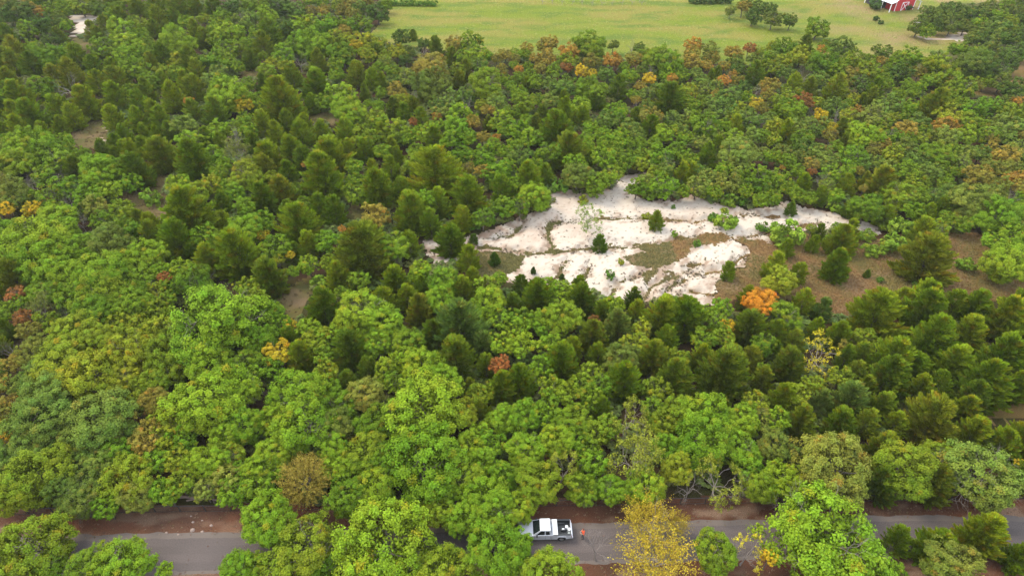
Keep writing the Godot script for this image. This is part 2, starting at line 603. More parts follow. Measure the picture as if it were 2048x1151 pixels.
func make_crowns() -> void:
	for i in 8:
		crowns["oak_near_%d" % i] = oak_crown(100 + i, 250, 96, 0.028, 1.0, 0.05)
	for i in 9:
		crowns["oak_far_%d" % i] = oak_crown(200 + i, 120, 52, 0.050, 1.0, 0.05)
	for i in 4:
		crowns["cedar_near_%d" % i] = cedar_crown(300 + i, 230, 125, [0.44, 0.40, 0.47, 0.42][i], [0.50, 0.58, 0.44, 0.52][i], 0.10, 1.18)
	for i in 5:
		crowns["cedar_far_%d" % i] = cedar_crown(320 + i, 170, 60, [0.42, 0.38, 0.46, 0.44, 0.40][i], [0.5, 0.6, 0.45, 0.54, 0.48][i], 0.08, 1.12)
	crowns["globe_0"] = wispy_crown(400, 420, 34, true)
	crowns["wisp_0"] = wispy_crown(401, 215, 31, false)
	crowns["wisp_1"] = wispy_crown(402, 215, 31, false)
	for i in 3:
		crowns["shrub_%d" % i] = oak_crown(500 + i, 34, 60, 0.085, 1.0, 0.03)
	for i in 3:
		var tips := []
		branch_sets["trunk_%d" % i] = limbs(600 + i, 1.0, 0.42, 6, 1, 0.055, [])
		branch_sets["bare_%d" % i] = limbs(620 + i, 0.9, 0.46, 6, 4, 0.042, tips)
		crowns["bare_leaf_%d" % i] = tips_crown(640 + i, tips, 4, 0.030, 0.06, 0.16, 1.0)
		crowns["thin_%d" % i] = tips_crown(660 + i, tips, 13, 0.034, 0.11, 0.85, 1.0)
		crowns["half_%d" % i] = tips_crown(680 + i, tips, 12, 0.036, 0.11, 0.42, 1.0)

const LOOKS := {"ol": "pale green", "o": "mid green", "og": "grey-olive", "ob": "bluish green", "od": "dark green", "oy": "yellow-green", "ay": "bright yellow", "ag": "golden brown", "ao": "orange", "aob": "bright orange", "ar": "rust red", "wg": "golden brown twiggy", "wy": "golden wispy", "c": "green", "cd": "dark", "cb": "olive brown", "cg": "grey-green", "b": "bare grey", "s": "green", "sl": "pale green", "sy": "yellowish", "sd": "dark green", "cs": "young", "bs": "bare grey", "sp": "thin-crowned", "sp2": "straggly", "sp3": "thinning", "sp4": "half-bare yellow"}
const MARKS := ["white pickup", "golden globe tree", "yellow round tree", "round orange tree", "half-bare yellow tree", "red-topped tree", "lone cedar on the sand", "red barn", "far sand patch", "left-edge rust tree", "red sprouts", "orange meadow-edge tree", "fallen logs", "sand's left tip", "sand's top corner", "sand's right end", "big clearing cedar", "lone meadow tree", "meadow's left corner", "right-edge orange tree", "yellow-flecked tree", "lone pale bush", "left dry glade", "golden roadside tree", "forked front tree", "pale willowy tree", "biggest roadside oak", "broad pale left oak", "shadowed right glade", "narrow path opening", "orange-topped olive tree", "dull red tree", "red twig tree", "small orange-topped tree", "far-right orange crown", "bluish left-edge tree"]
const SIDES := ["right of", "behind and right of", "behind", "behind and left of", "left of", "before and left of", "in front of", "before and right of"]
const RANKS := ["", "left of two", "right of two", "upper of two", "lower of two", "leftmost", "second from left", "third from left", "fourth from left", "fifth from left", "sixth from left", "seventh from left", "eighth from left", "ninth from left"]

var serial := 0

# one tree: kind code, foot x z, crown radius, height, 1 where it shows large, what it looks like
func t(code: String, x: float, z: float, r: float, h: float, near: int, own: String, mark := 0, close := 0, side := 0, rank := 0) -> void:
	serial += 1
	rng.seed = 9000 + serial
	var yaw := rng.randf() * TAU
	var pick := rng.randi()
	var called := "oak_tree"
	var category := "oak tree"
	var group := "oaks of the wood"
	if code in ["og", "ob", "od"]:
		called = "broadleaf_tree"; category = "broadleaf tree"; group = "darker broadleaf trees of the wood"
	elif code == "cs":
		called = "cedar_sapling"; category = "sapling"; group = "young cedars in the clearings"
	elif code == "bs":
		called = "bare_shrub"; category = "shrub"; group = "leafless shrubs"
	elif code == "b":
		called = "bare_tree"; category = "bare tree"; group = "leafless grey trees"
	elif code in ["s", "sl", "sy", "sd", "sp2"]:
		called = "shrub"; category = "bush"; group = "bushes in the open"
	elif code[0] == "c":
		called = "cedar_tree"; category = "cedar tree"; group = "cedars of the wood"
	elif code[0] == "a" or code[0] == "w":
		called = "autumn_tree"; category = "autumn tree"; group = "autumn coloured trees"
	elif code == "oy" or code.begins_with("sp"):
		called = "yellowing_tree"; category = "yellowing tree"; group = "trees turning yellow"
	var fam := 2 if category in ["bush", "shrub", "sapling"] else (1 if code[0] == "c" else 0)
	var big := "huge"
	var steps: Array = [[2.0, 3.0, 4.3], [1.9, 2.7, 3.7], [0.7, 1.3, 99.0]][fam]
	for i in 3:
		if r < steps[i]:
			big = [["small", "mid-sized", "large"], ["small", "mid-sized", "large"], ["tiny", "small", "broad"]][fam][i]
			break
	var type := "tree"
	if called == "cedar_tree":
		type = "cedar"
	elif called == "oak_tree":
		type = "oak"
	elif called == "shrub":
		type = "bush"
	elif called == "cedar_sapling":
		type = "cedar sapling"
	elif called == "bare_shrub":
		type = "shrub"
	var label := own
	if own == "":
		label = "%s %s %s %s%s the %s" % [big, LOOKS[code], type, ["", "just ", "well "][close], SIDES[side], MARKS[mark]]
		if rank > 0:
			label += ", " + RANKS[rank]
	var o := thing(called, label, category, Vector3(x, height(x, z) if r < 30.0 else 0.0, z), yaw, group)
	var size := "near" if near == 1 else "far"
	if code == "cs" or (code[0] == "c"):
		var n := 4 if near == 1 else 5
		var cr := part("crown", crowns["cedar_%s_%d" % [size, pick % n]], leaf_mat(code, pick / 64 % 3), o)
		cr.scale = Vector3(r / 0.43, h, r / 0.43)
		cr.rotation = Vector3(rng.randf_range(-0.05, 0.05), 0, rng.randf_range(-0.05, 0.05))
		if r > 1.3:
			var tk := part("trunk", branch_sets["trunk_%d" % (pick % 3)], bark, o)
			tk.scale = Vector3(r * 0.5, h * 0.45, r * 0.5)
		return
	if category == "bush" and code != "sp2":
		var cs := part("crown", crowns["shrub_%d" % (pick % 3)], leaf_mat(code), o, Vector3(0, h * 0.45, 0))
		cs.scale = Vector3(r, h * 0.62, r)
		return
	if code == "b" or code == "bs" or code.begins_with("sp") or code == "wy":
		var k := pick % 3
		var m := h / 1.75
		var br := part("branches" if code != "bs" else "stems", branch_sets["bare_%d" % k], twig, o)
		br.scale = Vector3(r * 0.92, m, r * 0.92)
		if code == "wy":
			var cw := part("crown", crowns["wisp_%d" % (pick % 2)], leaf_mat(code), o, Vector3(0, h * 0.60, 0))
			cw.scale = Vector3(r * 1.2, h * 0.44, r * 1.2)
		elif code.begins_with("sp"):
			var cf := part("crown", crowns["%s_%d" % ["half" if code == "sp4" else "thin", k]], leaf_mat(code), o, Vector3(0, m, 0))
			cf.scale = Vector3(r * 0.92, m, r * 0.92)
		return
	var trunk := part("trunk", branch_sets["trunk_%d" % (pick % 3)], bark, o)
	var mid := h - r * 0.80
	trunk.scale = Vector3(r, mid, r)
	if code == "wg":
		var g := part("crown", crowns["globe_0"], leaf_mat(code), o, Vector3(0, h * 0.58, 0))
		g.scale = Vector3(r, h * 0.47, r)
		return
	var n_oak := 8 if near == 1 else 9
	if pick / 512 % 5 == 0 or r > 5.0:
		var dead := part("dead_branches", branch_sets["bare_%d" % (pick % 3)], twig, o)
		dead.scale = Vector3(r * 0.98, (mid + r * 0.5) / 1.6, r * 0.98)
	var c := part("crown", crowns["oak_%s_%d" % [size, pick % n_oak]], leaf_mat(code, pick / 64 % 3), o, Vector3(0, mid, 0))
	var grow := 1.0 if code[0] == "a" else 1.09
	c.scale = Vector3(r, r * rng.randf_range(0.80, 1.0), r * rng.randf_range(0.88, 1.08)) * grow
	c.rotation = Vector3(rng.randf_range(-0.12, 0.12), 0, rng.randf_range(-0.12, 0.12))

# the smallest, farthest trees past the first 300 of their kind
func q(code: String, x: float, z: float, r: float, h: float) -> void:
	stuff_rows.append([code, x, z, r, h])

func multi(called: String, parent: Node, mesh: Mesh, m: Material, xs: Array, cols: Array) -> MultiMeshInstance3D:
	var mm := MultiMesh.new()
	mm.transform_format = MultiMesh.TRANSFORM_3D
	mm.use_colors = not cols.is_empty()
	mm.mesh = mesh
	mm.instance_count = xs.size()
	for i in xs.size():
		mm.set_instance_transform(i, xs[i])
		if cols:
			mm.set_instance_color(i, cols[i])
	var o := MultiMeshInstance3D.new()
	o.name = called
	o.multimesh = mm
	o.material_override = m
	parent.add_child(o)
	o.set_meta("kind", "stuff")
	return o

func build_rest() -> void:
	if stuff_rows.is_empty():
		return
	var root := thing("distant_woodland", "small far oaks and cedars that fill the wood between the larger trees", "woodland")
	root.set_meta("kind", "stuff")
	var sets := {}
	rng.seed = 777
	# the wood goes on outside the photograph's frame
	for i in 5200:
		var z := rng.randf_range(-262.0, 22.0)
		var x := rng.randf_range(-270.0, 270.0)
		var deep := 0.776 * -z + 38.9
		var out_ := absf(x) - 0.81 * deep
		if z > -41.0 and z < -26.0 or z > -26.0 and z < -18.0 and absf(x) < 58.0:
			continue
		if not (out_ > 4.5 and out_ < 60.0) and not (z > -18.0 and absf(x) < 75.0) or kind_at(x, z) != 0:
			continue
		if z < -205.0 and x > 0.0:
			continue
		var r := rng.randf_range(2.2, 4.0)
		stuff_rows.append([["ol", "o", "o", "c", "oy", "c"][rng.randi() % 6], x, z, r, 1.7 + 1.38 * r])
	for s in stuff_rows:
		var cedar: bool = s[0][0] == "c"
		var k := ("cedar_far_%d" if cedar else "oak_far_%d") % (rng.randi() % 3)
		k += "|" + s[0]
		if not sets.has(k):
			sets[k] = []
		var b := Basis(Vector3.UP, rng.randf() * TAU)
		var y := height(s[1], s[2])
		if cedar:
			sets[k].append(Transform3D(b.scaled_local(Vector3(s[3] / 0.43, s[4], s[3] / 0.43)), Vector3(s[1], y, s[2])))
		else:
			sets[k].append(Transform3D(b.scaled_local(Vector3(s[3], s[3] * 0.92, s[3])), Vector3(s[1], y + s[4] - s[3] * 0.8, s[2])))
	for k in sets:
		var w: PackedStringArray = k.split("|")
		multi("%s_crowns" % ("cedar" if w[1][0] == "c" else "oak") + ("" if not root.has_node("%s_crowns" % ("cedar" if w[1][0] == "c" else "oak")) else "_%03d" % root.get_child_count()), root, crowns[w[0]], leaf_mat(w[1]), sets[k], [])

# ---------------------------------------------------------------- ground cover

func tuft_mesh(seed_: int, blades: int, wide: float) -> ArrayMesh:
	rng.seed = seed_
	var t_ := Tris.new()
	for i in blades:
		var a := rng.randf() * TAU
		var d := Vector3(cos(a), rng.randf_range(0.8, 2.2), sin(a)).normalized()
		var p := Vector3(rng.randf_range(-0.4, 0.4), 0, rng.randf_range(-0.4, 0.4)) * wide
		var s := d.cross(rv()).normalized() * 0.09
		var b := rng.randf_range(0.6, 0.95)
		t_.tint = Color(b, b, b)
		t_.tri(p - s, p + d * rng.randf_range(0.6, 1.0), p + s)
	return t_.mesh()

func build_cover() -> void:
	var m := mat(Color.WHITE, 0.9)
	m.vertex_color_use_as_albedo = true
	m.cull_mode = BaseMaterial3D.CULL_DISABLED
	var tuft := tuft_mesh(31, 16, 1.0)
	var xs := []
	var cs := []
	var wx := []
	var wc := []
	rng.seed = 32
	for i in 60000:
		var x := rng.randf_range(-24.0, 90.0)
		var z := rng.randf_range(-116.0, -66.0)
		var k := kind_at(x, z)
		if k == 2:
			var s := rng.randf_range(0.16, 0.34)
			xs.append(Transform3D(Basis(Vector3.UP, rng.randf() * TAU).scaled_local(Vector3(s * 1.4, s, s * 1.4)), Vector3(x, height(x, z) - 0.01, z)))
			cs.append(Color(0.21, 0.175, 0.055).lerp(Color(0.17, 0.160, 0.045), rng.randf()) if x < 27.0 else Color(0.32, 0.185, 0.07).lerp(Color(0.235, 0.190, 0.055), clampf(0.4 + noise.get_noise_2d(x * 12, z * 12) * 2.0, 0, 1)))
		elif k == 1 and rng.randf() < (0.028 if z < -92.0 else 0.05) + 0.95 * exp(-pow(rill_at(x, z) / 0.75, 2)) * clampf(0.4 + noise.get_noise_2d(x * 12, z * 12) * 2.2, 0, 1):
			var s := rng.randf_range(0.10, 0.30)
			wx.append(Transform3D(Basis(Vector3.UP, rng.randf() * TAU).scaled_local(Vector3(s * 1.5, s, s * 1.5)), Vector3(x, height(x, z) - 0.01, z)))
			wc.append([Color(0.11, 0.11, 0.03), Color(0.14, 0.09, 0.05), Color(0.09, 0.06, 0.04)][rng.randi() % 3])
	for i in 16000:
		var x := rng.randf_range(-110.0, -10.0)
		var z := rng.randf_range(-210.0, -70.0)
		if kind_at(x, z) == 2:
			var s := rng.randf_range(0.2, 0.4)
			xs.append(Transform3D(Basis(Vector3.UP, rng.randf() * TAU).scaled_local(Vector3(s * 1.4, s, s * 1.4)), Vector3(x, height(x, z) - 0.01, z)))
			cs.append(Color(0.18, 0.125, 0.05))
	var a := multi("dry_grass", self, tuft, m, xs, cs)
	a.set_meta("label", "short brown and olive grass tufts covering the dry clearings")
	a.set_meta("category", "grass")
	var w := multi("sand_weeds", self, tuft, m, wx, wc)
	w.set_meta("label", "small dark weed tufts dotted over the white sand and its gullies")
	w.set_meta("category", "weeds")
	var gx := []
	var gc := []
	for i in 9000:
		var x := rng.randf_range(-60.0, 190.0)
		var z := rng.randf_range(-250.0, -130.0)
		if kind_at(x, z) == 3:
			var s := rng.randf_range(0.25, 0.5)
			gx.append(Transform3D(Basis(Vector3.UP, rng.randf() * TAU).scaled_local(Vector3(s * 2.0, s * 0.45, s * 2.0)), Vector3(x, height(x, z) - 0.02, z)))
			gc.append(Color(0.25, 0.30, 0.04).lerp(Color(0.32, 0.29, 0.07), rng.randf()))
	var g := multi("meadow_grass", self, tuft, m, gx, gc)
	g.set_meta("label", "clumps of longer grass scattered over the green meadow")
	g.set_meta("category", "grass")
	var lx := []
	var lc := []
	for i in 5200:
		var x := rng.randf_range(-62.0, 62.0)
		var z := rng.randf_range(-38.8, -30.0)
		if z > far_edge(x) + 0.2 and z < far_edge(x) + 4.1 and rng.randf() > 0.07 or z < fence_z(x) - 0.6:
			continue
		var s := rng.randf_range(0.05, 0.13)
		lx.append(Transform3D(Basis(rv(), rng.randf() * 0.9).scaled_local(Vector3(s * 2.0, s * 0.7, s * 2.0)), Vector3(x, 0.0, z)))
		lc.append([Color(0.19, 0.075, 0.035), Color(0.26, 0.18, 0.11), Color(0.12, 0.05, 0.03), Color(0.16, 0.12, 0.05)][rng.randi() % 4])
	var l := multi("fallen_leaves", self, tuft, m, lx, lc)
	l.set_meta("label", "fallen reddish brown leaves covering the road verges")
	l.set_meta("category", "leaves")
	var ux := []
	var uc := []
	var bush: ArrayMesh = crowns["shrub_0"]
	var um := mat(Color.WHITE, 0.7)
	um.vertex_color_use_as_albedo = true
	um.cull_mode = BaseMaterial3D.CULL_DISABLED
	for i in 6500:
		var z := -pow(rng.randf(), 0.75) * 205.0 - 39.5
		var x := rng.randf_range(-0.86, 0.86) * (-z * 0.86 + 20.0)
		if kind_at(x, z) != 0 or (z < -150.0 and x > 95.0 and rng.randf() < 0.6):
			continue
		var s := rng.randf_range(0.6, 1.7)
		ux.append(Transform3D(Basis(Vector3.UP, rng.randf() * TAU).scaled_local(Vector3(s, s * rng.randf_range(0.5, 0.9), s)), Vector3(x, height(x, z) + s * 0.25, z)))
		uc.append(Color(0.13, 0.205, 0.018).lerp(Color(0.175, 0.175, 0.024), rng.randf()))
	var u := multi("undergrowth", self, bush, um, ux, uc)
	u.set_meta("label", "low green undergrowth filling the gaps beneath the trees")
	u.set_meta("category", "undergrowth")

# ---------------------------------------------------------------- pickup, person, barn, fence, logs

func build_pickup(at: Vector3, turn: float) -> void:
	var o := thing("pickup_truck", "silver white extended cab pickup stopped on the lane, toolbox across its bed", "pickup truck", at, turn)
	var paint := mat(lin(0.46, 0.46, 0.475), 0.28)
	paint.clearcoat_enabled = true
	paint.clearcoat = 0.6
	var black := mat(lin(0.012, 0.013, 0.014), 0.55)
	var glass := mat(lin(0.012, 0.018, 0.018), 0.06)
	var rubber := mat(lin(0.015, 0.015, 0.015), 0.9)
	var chrome := mat(lin(0.55, 0.55, 0.56), 0.3, 0.9)
	var b := Tris.new()
	# side outline of the front body with its wheel arch, nose towards -x
	var arch := func(cx: float, r: float) -> PackedVector2Array:
		var w := PackedVector2Array()
		for i in 9:
			var q := PI - PI * i / 8.0
			w.append(Vector2(cx + cos(q) * r, 0.40 + sin(q) * r))
		return w
	var side := PackedVector2Array([Vector2(-2.70, 0.52), Vector2(-2.74, 0.78), Vector2(-2.70, 0.98)])
	side.append_array(PackedVector2Array([Vector2(-2.55, 1.05), Vector2(-1.32, 1.15), Vector2(0.60, 1.16), Vector2(0.60, 0.40)]))
	var w1: PackedVector2Array = arch.call(-1.78, 0.46)
	w1.reverse()
	side.append_array(w1)
	side.append(Vector2(-2.40, 0.44))
	b.prism(side, -0.90, 0.90)
	# hood bulge and fender edges
	b.hexa([Vector3(-2.52, 1.04, -0.62), Vector3(-1.36, 1.14, -0.68), Vector3(-1.36, 1.14, 0.68), Vector3(-2.52, 1.04, 0.62), Vector3(-2.44, 1.09, -0.52), Vector3(-1.36, 1.20, -0.60), Vector3(-1.36, 1.20, 0.60), Vector3(-2.44, 1.09, 0.52)])
	part("body", b.mesh(), paint, o)
	var bd := Tris.new()
	for s in [-1.0, 1.0]:
		var bed := PackedVector2Array([Vector2(0.63, 0.40), Vector2(0.63, 1.16), Vector2(2.62, 1.16), Vector2(2.68, 1.02), Vector2(2.68, 0.56)])
		bed.append(Vector2(2.30, 0.46))
		var w2: PackedVector2Array = arch.call(1.66, 0.46)
		w2.reverse()
		bed.append_array(w2)
		bd.prism(bed, minf(s * 0.90, s * 0.80), maxf(s * 0.90, s * 0.80))
		# flared rear fender
		bd.hexa([Vector3(1.16, 0.86, s * 0.90), Vector3(2.16, 0.86, s * 0.90), Vector3(2.10, 0.86, s * 0.95), Vector3(1.22, 0.86, s * 0.95), Vector3(1.30, 1.0, s * 0.90), Vector3(2.02, 1.0, s * 0.90), Vector3(1.96, 0.97, s * 0.93), Vector3(1.36, 0.97, s * 0.93)])
	bd.box(Vector3(0.63, 0.66, -0.797), Vector3(0.72, 1.155, 0.797))
	part("bed_side", bd.mesh(), paint, o)
	var tg := Tris.new()
	tg.soft_box(Vector3(2.62, 0.62, -0.795), Vector3(2.70, 1.13, 0.795), 0.02)
	part("tailgate", tg.mesh(), paint, o)
	var ln := Tris.new()
	ln.box(Vector3(0.72, 0.62, -0.797), Vector3(2.617, 0.70, 0.797))
	for s in [-1.0, 1.0]:
		ln.box(Vector3(0.72, 0.70, minf(s * 0.797, s * 0.74)), Vector3(2.617, 1.175, maxf(s * 0.797, s * 0.74)))
		ln.soft_box(Vector3(1.25, 0.70, minf(s * 0.74, s * 0.54)), Vector3(2.05, 0.92, maxf(s * 0.74, s * 0.54)), 0.05)
		ln.box(Vector3(0.80, 1.163, minf(s * 0.91, s * 0.74)), Vector3(2.60, 1.19, maxf(s * 0.91, s * 0.74)))
	for i in 9:
		ln.box(Vector3(0.74, 0.70, -0.5 + i * 0.12), Vector3(2.60, 0.715, -0.46 + i * 0.12))
	part("bed_liner", ln.mesh(), black, o)
	# cab
	var cb := Tris.new()
	cb.hexa([Vector3(-1.28, 1.155, -0.84), Vector3(0.58, 1.155, -0.86), Vector3(0.58, 1.155, 0.86), Vector3(-1.28, 1.155, 0.84), Vector3(-0.52, 1.72, -0.66), Vector3(0.46, 1.74, -0.68), Vector3(0.46, 1.74, 0.68), Vector3(-0.52, 1.72, 0.66)])
	var cab := part("cab", cb.mesh(), paint, o)
	var rf := Tris.new()
	rf.soft_box(Vector3(-0.60, 1.70, -0.70), Vector3(0.50, 1.785, 0.70), 0.05)
	part("roof", rf.mesh(), mat(lin(0.58, 0.58, 0.58), 0.3), o)
	var ws := Tris.new()
	ws.quad(Vector3(-1.275, 1.185, -0.76), Vector3(-1.275, 1.185, 0.76), Vector3(-0.585, 1.69, 0.61), Vector3(-0.585, 1.69, -0.61))
	part("windscreen", ws.mesh(), glass, o)
	var rw := Tris.new()
	rw.quad(Vector3(0.572, 1.28, 0.70), Vector3(0.572, 1.28, -0.70), Vector3(0.482, 1.68, -0.60), Vector3(0.482, 1.68, 0.60))
	part("rear_window", rw.mesh(), glass, o)
	for s in [-1.0, 1.0]:
		var zz := func(y: float) -> float: return s * (0.868 - (y - 1.155) * 0.318)
		var d1 := Tris.new()
		d1.quad(Vector3(-0.98, 1.22, zz.call(1.22)), Vector3(-0.12, 1.22, zz.call(1.22)), Vector3(-0.12, 1.66, zz.call(1.66)), Vector3(-0.48, 1.66, zz.call(1.66)))
		part("side_window", d1.mesh(), glass, o)
		var d2 := Tris.new()
		d2.quad(Vector3(0.00, 1.22, zz.call(1.22)), Vector3(0.42, 1.22, zz.call(1.22)), Vector3(0.38, 1.64, zz.call(1.64)), Vector3(0.00, 1.66, zz.call(1.66)))
		part("side_window", d2.mesh(), glass, o)
		var mr := Tris.new()
		mr.soft_box(Vector3(-0.98, 1.16, minf(s * 0.90, s * 1.08)), Vector3(-0.84, 1.34, maxf(s * 0.90, s * 1.08)), 0.03)
		part("mirror", mr.mesh(), black, o)
		var hl := Tris.new()
		hl.box(Vector3(-2.755, 0.80, minf(s * 0.60, s * 0.88)), Vector3(-2.70, 0.97, maxf(s * 0.60, s * 0.88)))
		part("headlight", hl.mesh(), mat(lin(0.6, 0.62, 0.65), 0.1), o)
		var tl := Tris.new()
		tl.box(Vector3(2.66, 0.72, minf(s * 0.805, s * 0.905)), Vector3(2.705, 1.02, maxf(s * 0.805, s * 0.905)))
		part("tail_light", tl.mesh(), mat(lin(0.35, 0.015, 0.01), 0.25), o)
		var dh := Tris.new()
		dh.soft_box(Vector3(-0.28, 1.02, minf(s * 0.90, s * 0.93)), Vector3(-0.10, 1.06, maxf(s * 0.90, s * 0.93)), 0.008)
		part("door_handle", dh.mesh(), chrome, o)
		var seam := Tris.new()
		for x in [-1.16, -0.03, 0.50]:
			seam.box(Vector3(x, 0.48, minf(s * 0.895, s * 0.902)), Vector3(x + 0.014, 1.13, maxf(s * 0.895, s * 0.902)))
		part("door_seam", seam.mesh(), black, o)
		for x in [-1.78, 1.66]:
			var wh := Node3D.new()
			var nn := 0
			var wn := "wheel"
			while o.has_node(wn):
				nn += 1
				wn = "wheel_%03d" % nn
			wh.name = wn
			o.add_child(wh)
			wh.position = Vector3(x, 0.385, s * 0.78)
			var ty := Tris.new()
			var ps := PackedVector3Array([Vector3(0, 0, -0.125), Vector3(0, 0, -0.10), Vector3(0, 0, 0.10), Vector3(0, 0, 0.125)])
			ty.tube(ps, PackedFloat32Array([0.34, 0.385, 0.385, 0.34]), 20)
			part("tyre", ty.mesh(), rubber, wh)
			var rm := Tris.new()
			rm.tube(PackedVector3Array([Vector3(0, 0, s * 0.05), Vector3(0, 0, s * 0.128), Vector3(0, 0, s * 0.135)]), PackedFloat32Array([0.22, 0.22, 0.10]), 16)
			part("rim", rm.mesh(), chrome, wh)
	for x in [[-2.80, -2.66], [2.70, 2.84]]:
		var bp := Tris.new()
		bp.soft_box(Vector3(x[0], 0.44, -0.86), Vector3(x[1], 0.64, 0.86), 0.04)
		part("bumper", bp.mesh(), chrome, o)
	var gr := Tris.new()
	gr.box(Vector3(-2.752, 0.74, -0.56), Vector3(-2.72, 0.96, 0.56))
	for i in 4:
		gr.box(Vector3(-2.765, 0.755 + i * 0.055, -0.55), Vector3(-2.74, 0.775 + i * 0.055, 0.55))
	part("grille", gr.mesh(), black, o)
	var tb := Tris.new()
	tb.soft_box(Vector3(0.735, 0.86, -0.735), Vector3(1.215, 1.16, 0.735), 0.02)
	tb.soft_box(Vector3(0.70, 1.195, -0.88), Vector3(1.25, 1.30, 0.88), 0.03)
	var box := part("toolbox", tb.mesh(), mat(lin(0.58, 0.58, 0.57), 0.35), o)
	box.set_meta("label", "white toolbox across the front of the bed")
	var la := Tris.new()
	for z in [-0.5, 0.0, 0.5]:
		la.soft_box(Vector3(0.93, 1.298, z - 0.07), Vector3(1.03, 1.312, z + 0.07), 0.01)
	part("latch", la.mesh(), chrome, box)

func on_bed(lx: float, ly: float, lz: float, at: Vector3, turn: float) -> Vector3:
	return at + Basis(Vector3.UP, turn) * Vector3(lx, ly, lz)

func build_bed_load(at: Vector3, turn: float) -> void:
	var white := mat(lin(0.75, 0.75, 0.73), 0.5)
	var dark := mat(lin(0.02, 0.02, 0.022), 0.6)
	for k in 2:
		var lx: float = [2.22, 2.46][k]
		var lz: float = [-0.12, 0.16][k]
		var bk := thing("bucket", ["white lidded bucket in the pickup bed, farther from the camera", "white lidded bucket in the pickup bed against the tailgate"][k], "bucket", on_bed(lx, 0.715, lz, at, turn), turn, "buckets in the pickup bed")
		var t_ := Tris.new()
		t_.tube(PackedVector3Array([Vector3(0, 0, 0), Vector3(0, 0.18, 0), Vector3(0, 0.36, 0)]), PackedFloat32Array([0.125, 0.135, 0.145]), 16)
		part("body", t_.mesh(), white, bk)
		var l := Tris.new()
		l.tube(PackedVector3Array([Vector3(0, 0.36, 0), Vector3(0, 0.385, 0), Vector3(0, 0.39, 0)]), PackedFloat32Array([0.155, 0.155, 0.12]), 16)
		part("lid", l.mesh(), white, bk)
	var cs := thing("equipment_case", "black case with a small white label in the pickup bed", "case", on_bed(1.86, 0.715, 0.08, at, turn), turn)
	var c := Tris.new()
	c.soft_box(Vector3(-0.24, 0, -0.17), Vector3(0.24, 0.26, 0.17), 0.03)
	part("body", c.mesh(), dark, cs)
	var p := Tris.new()
	p.box(Vector3(-0.12, 0.258, -0.06), Vector3(0.12, 0.266, 0.04))
	part("sticker", p.mesh(), white, cs)
	var tr := thing("long_toolcase", "pale long tool case lying at the tailgate corner of the pickup bed", "case", on_bed(2.42, 0.715, 0.47, at, turn), turn)
	var d := Tris.new()
	d.soft_box(Vector3(-0.10, 0, -0.10), Vector3(0.12, 0.16, 0.22), 0.02)
	part("body", d.mesh(), mat(lin(0.35, 0.38, 0.36), 0.5), tr)
	var hn := Tris.new()
	hn.tube(PackedVector3Array([Vector3(0, 0.15, -0.02), Vector3(0, 0.20, 0.0), Vector3(0, 0.20, 0.10), Vector3(0, 0.15, 0.12)]), PackedFloat32Array([0.012, 0.012, 0.012, 0.012]), 5)
	part("handle", hn.mesh(), dark, tr)

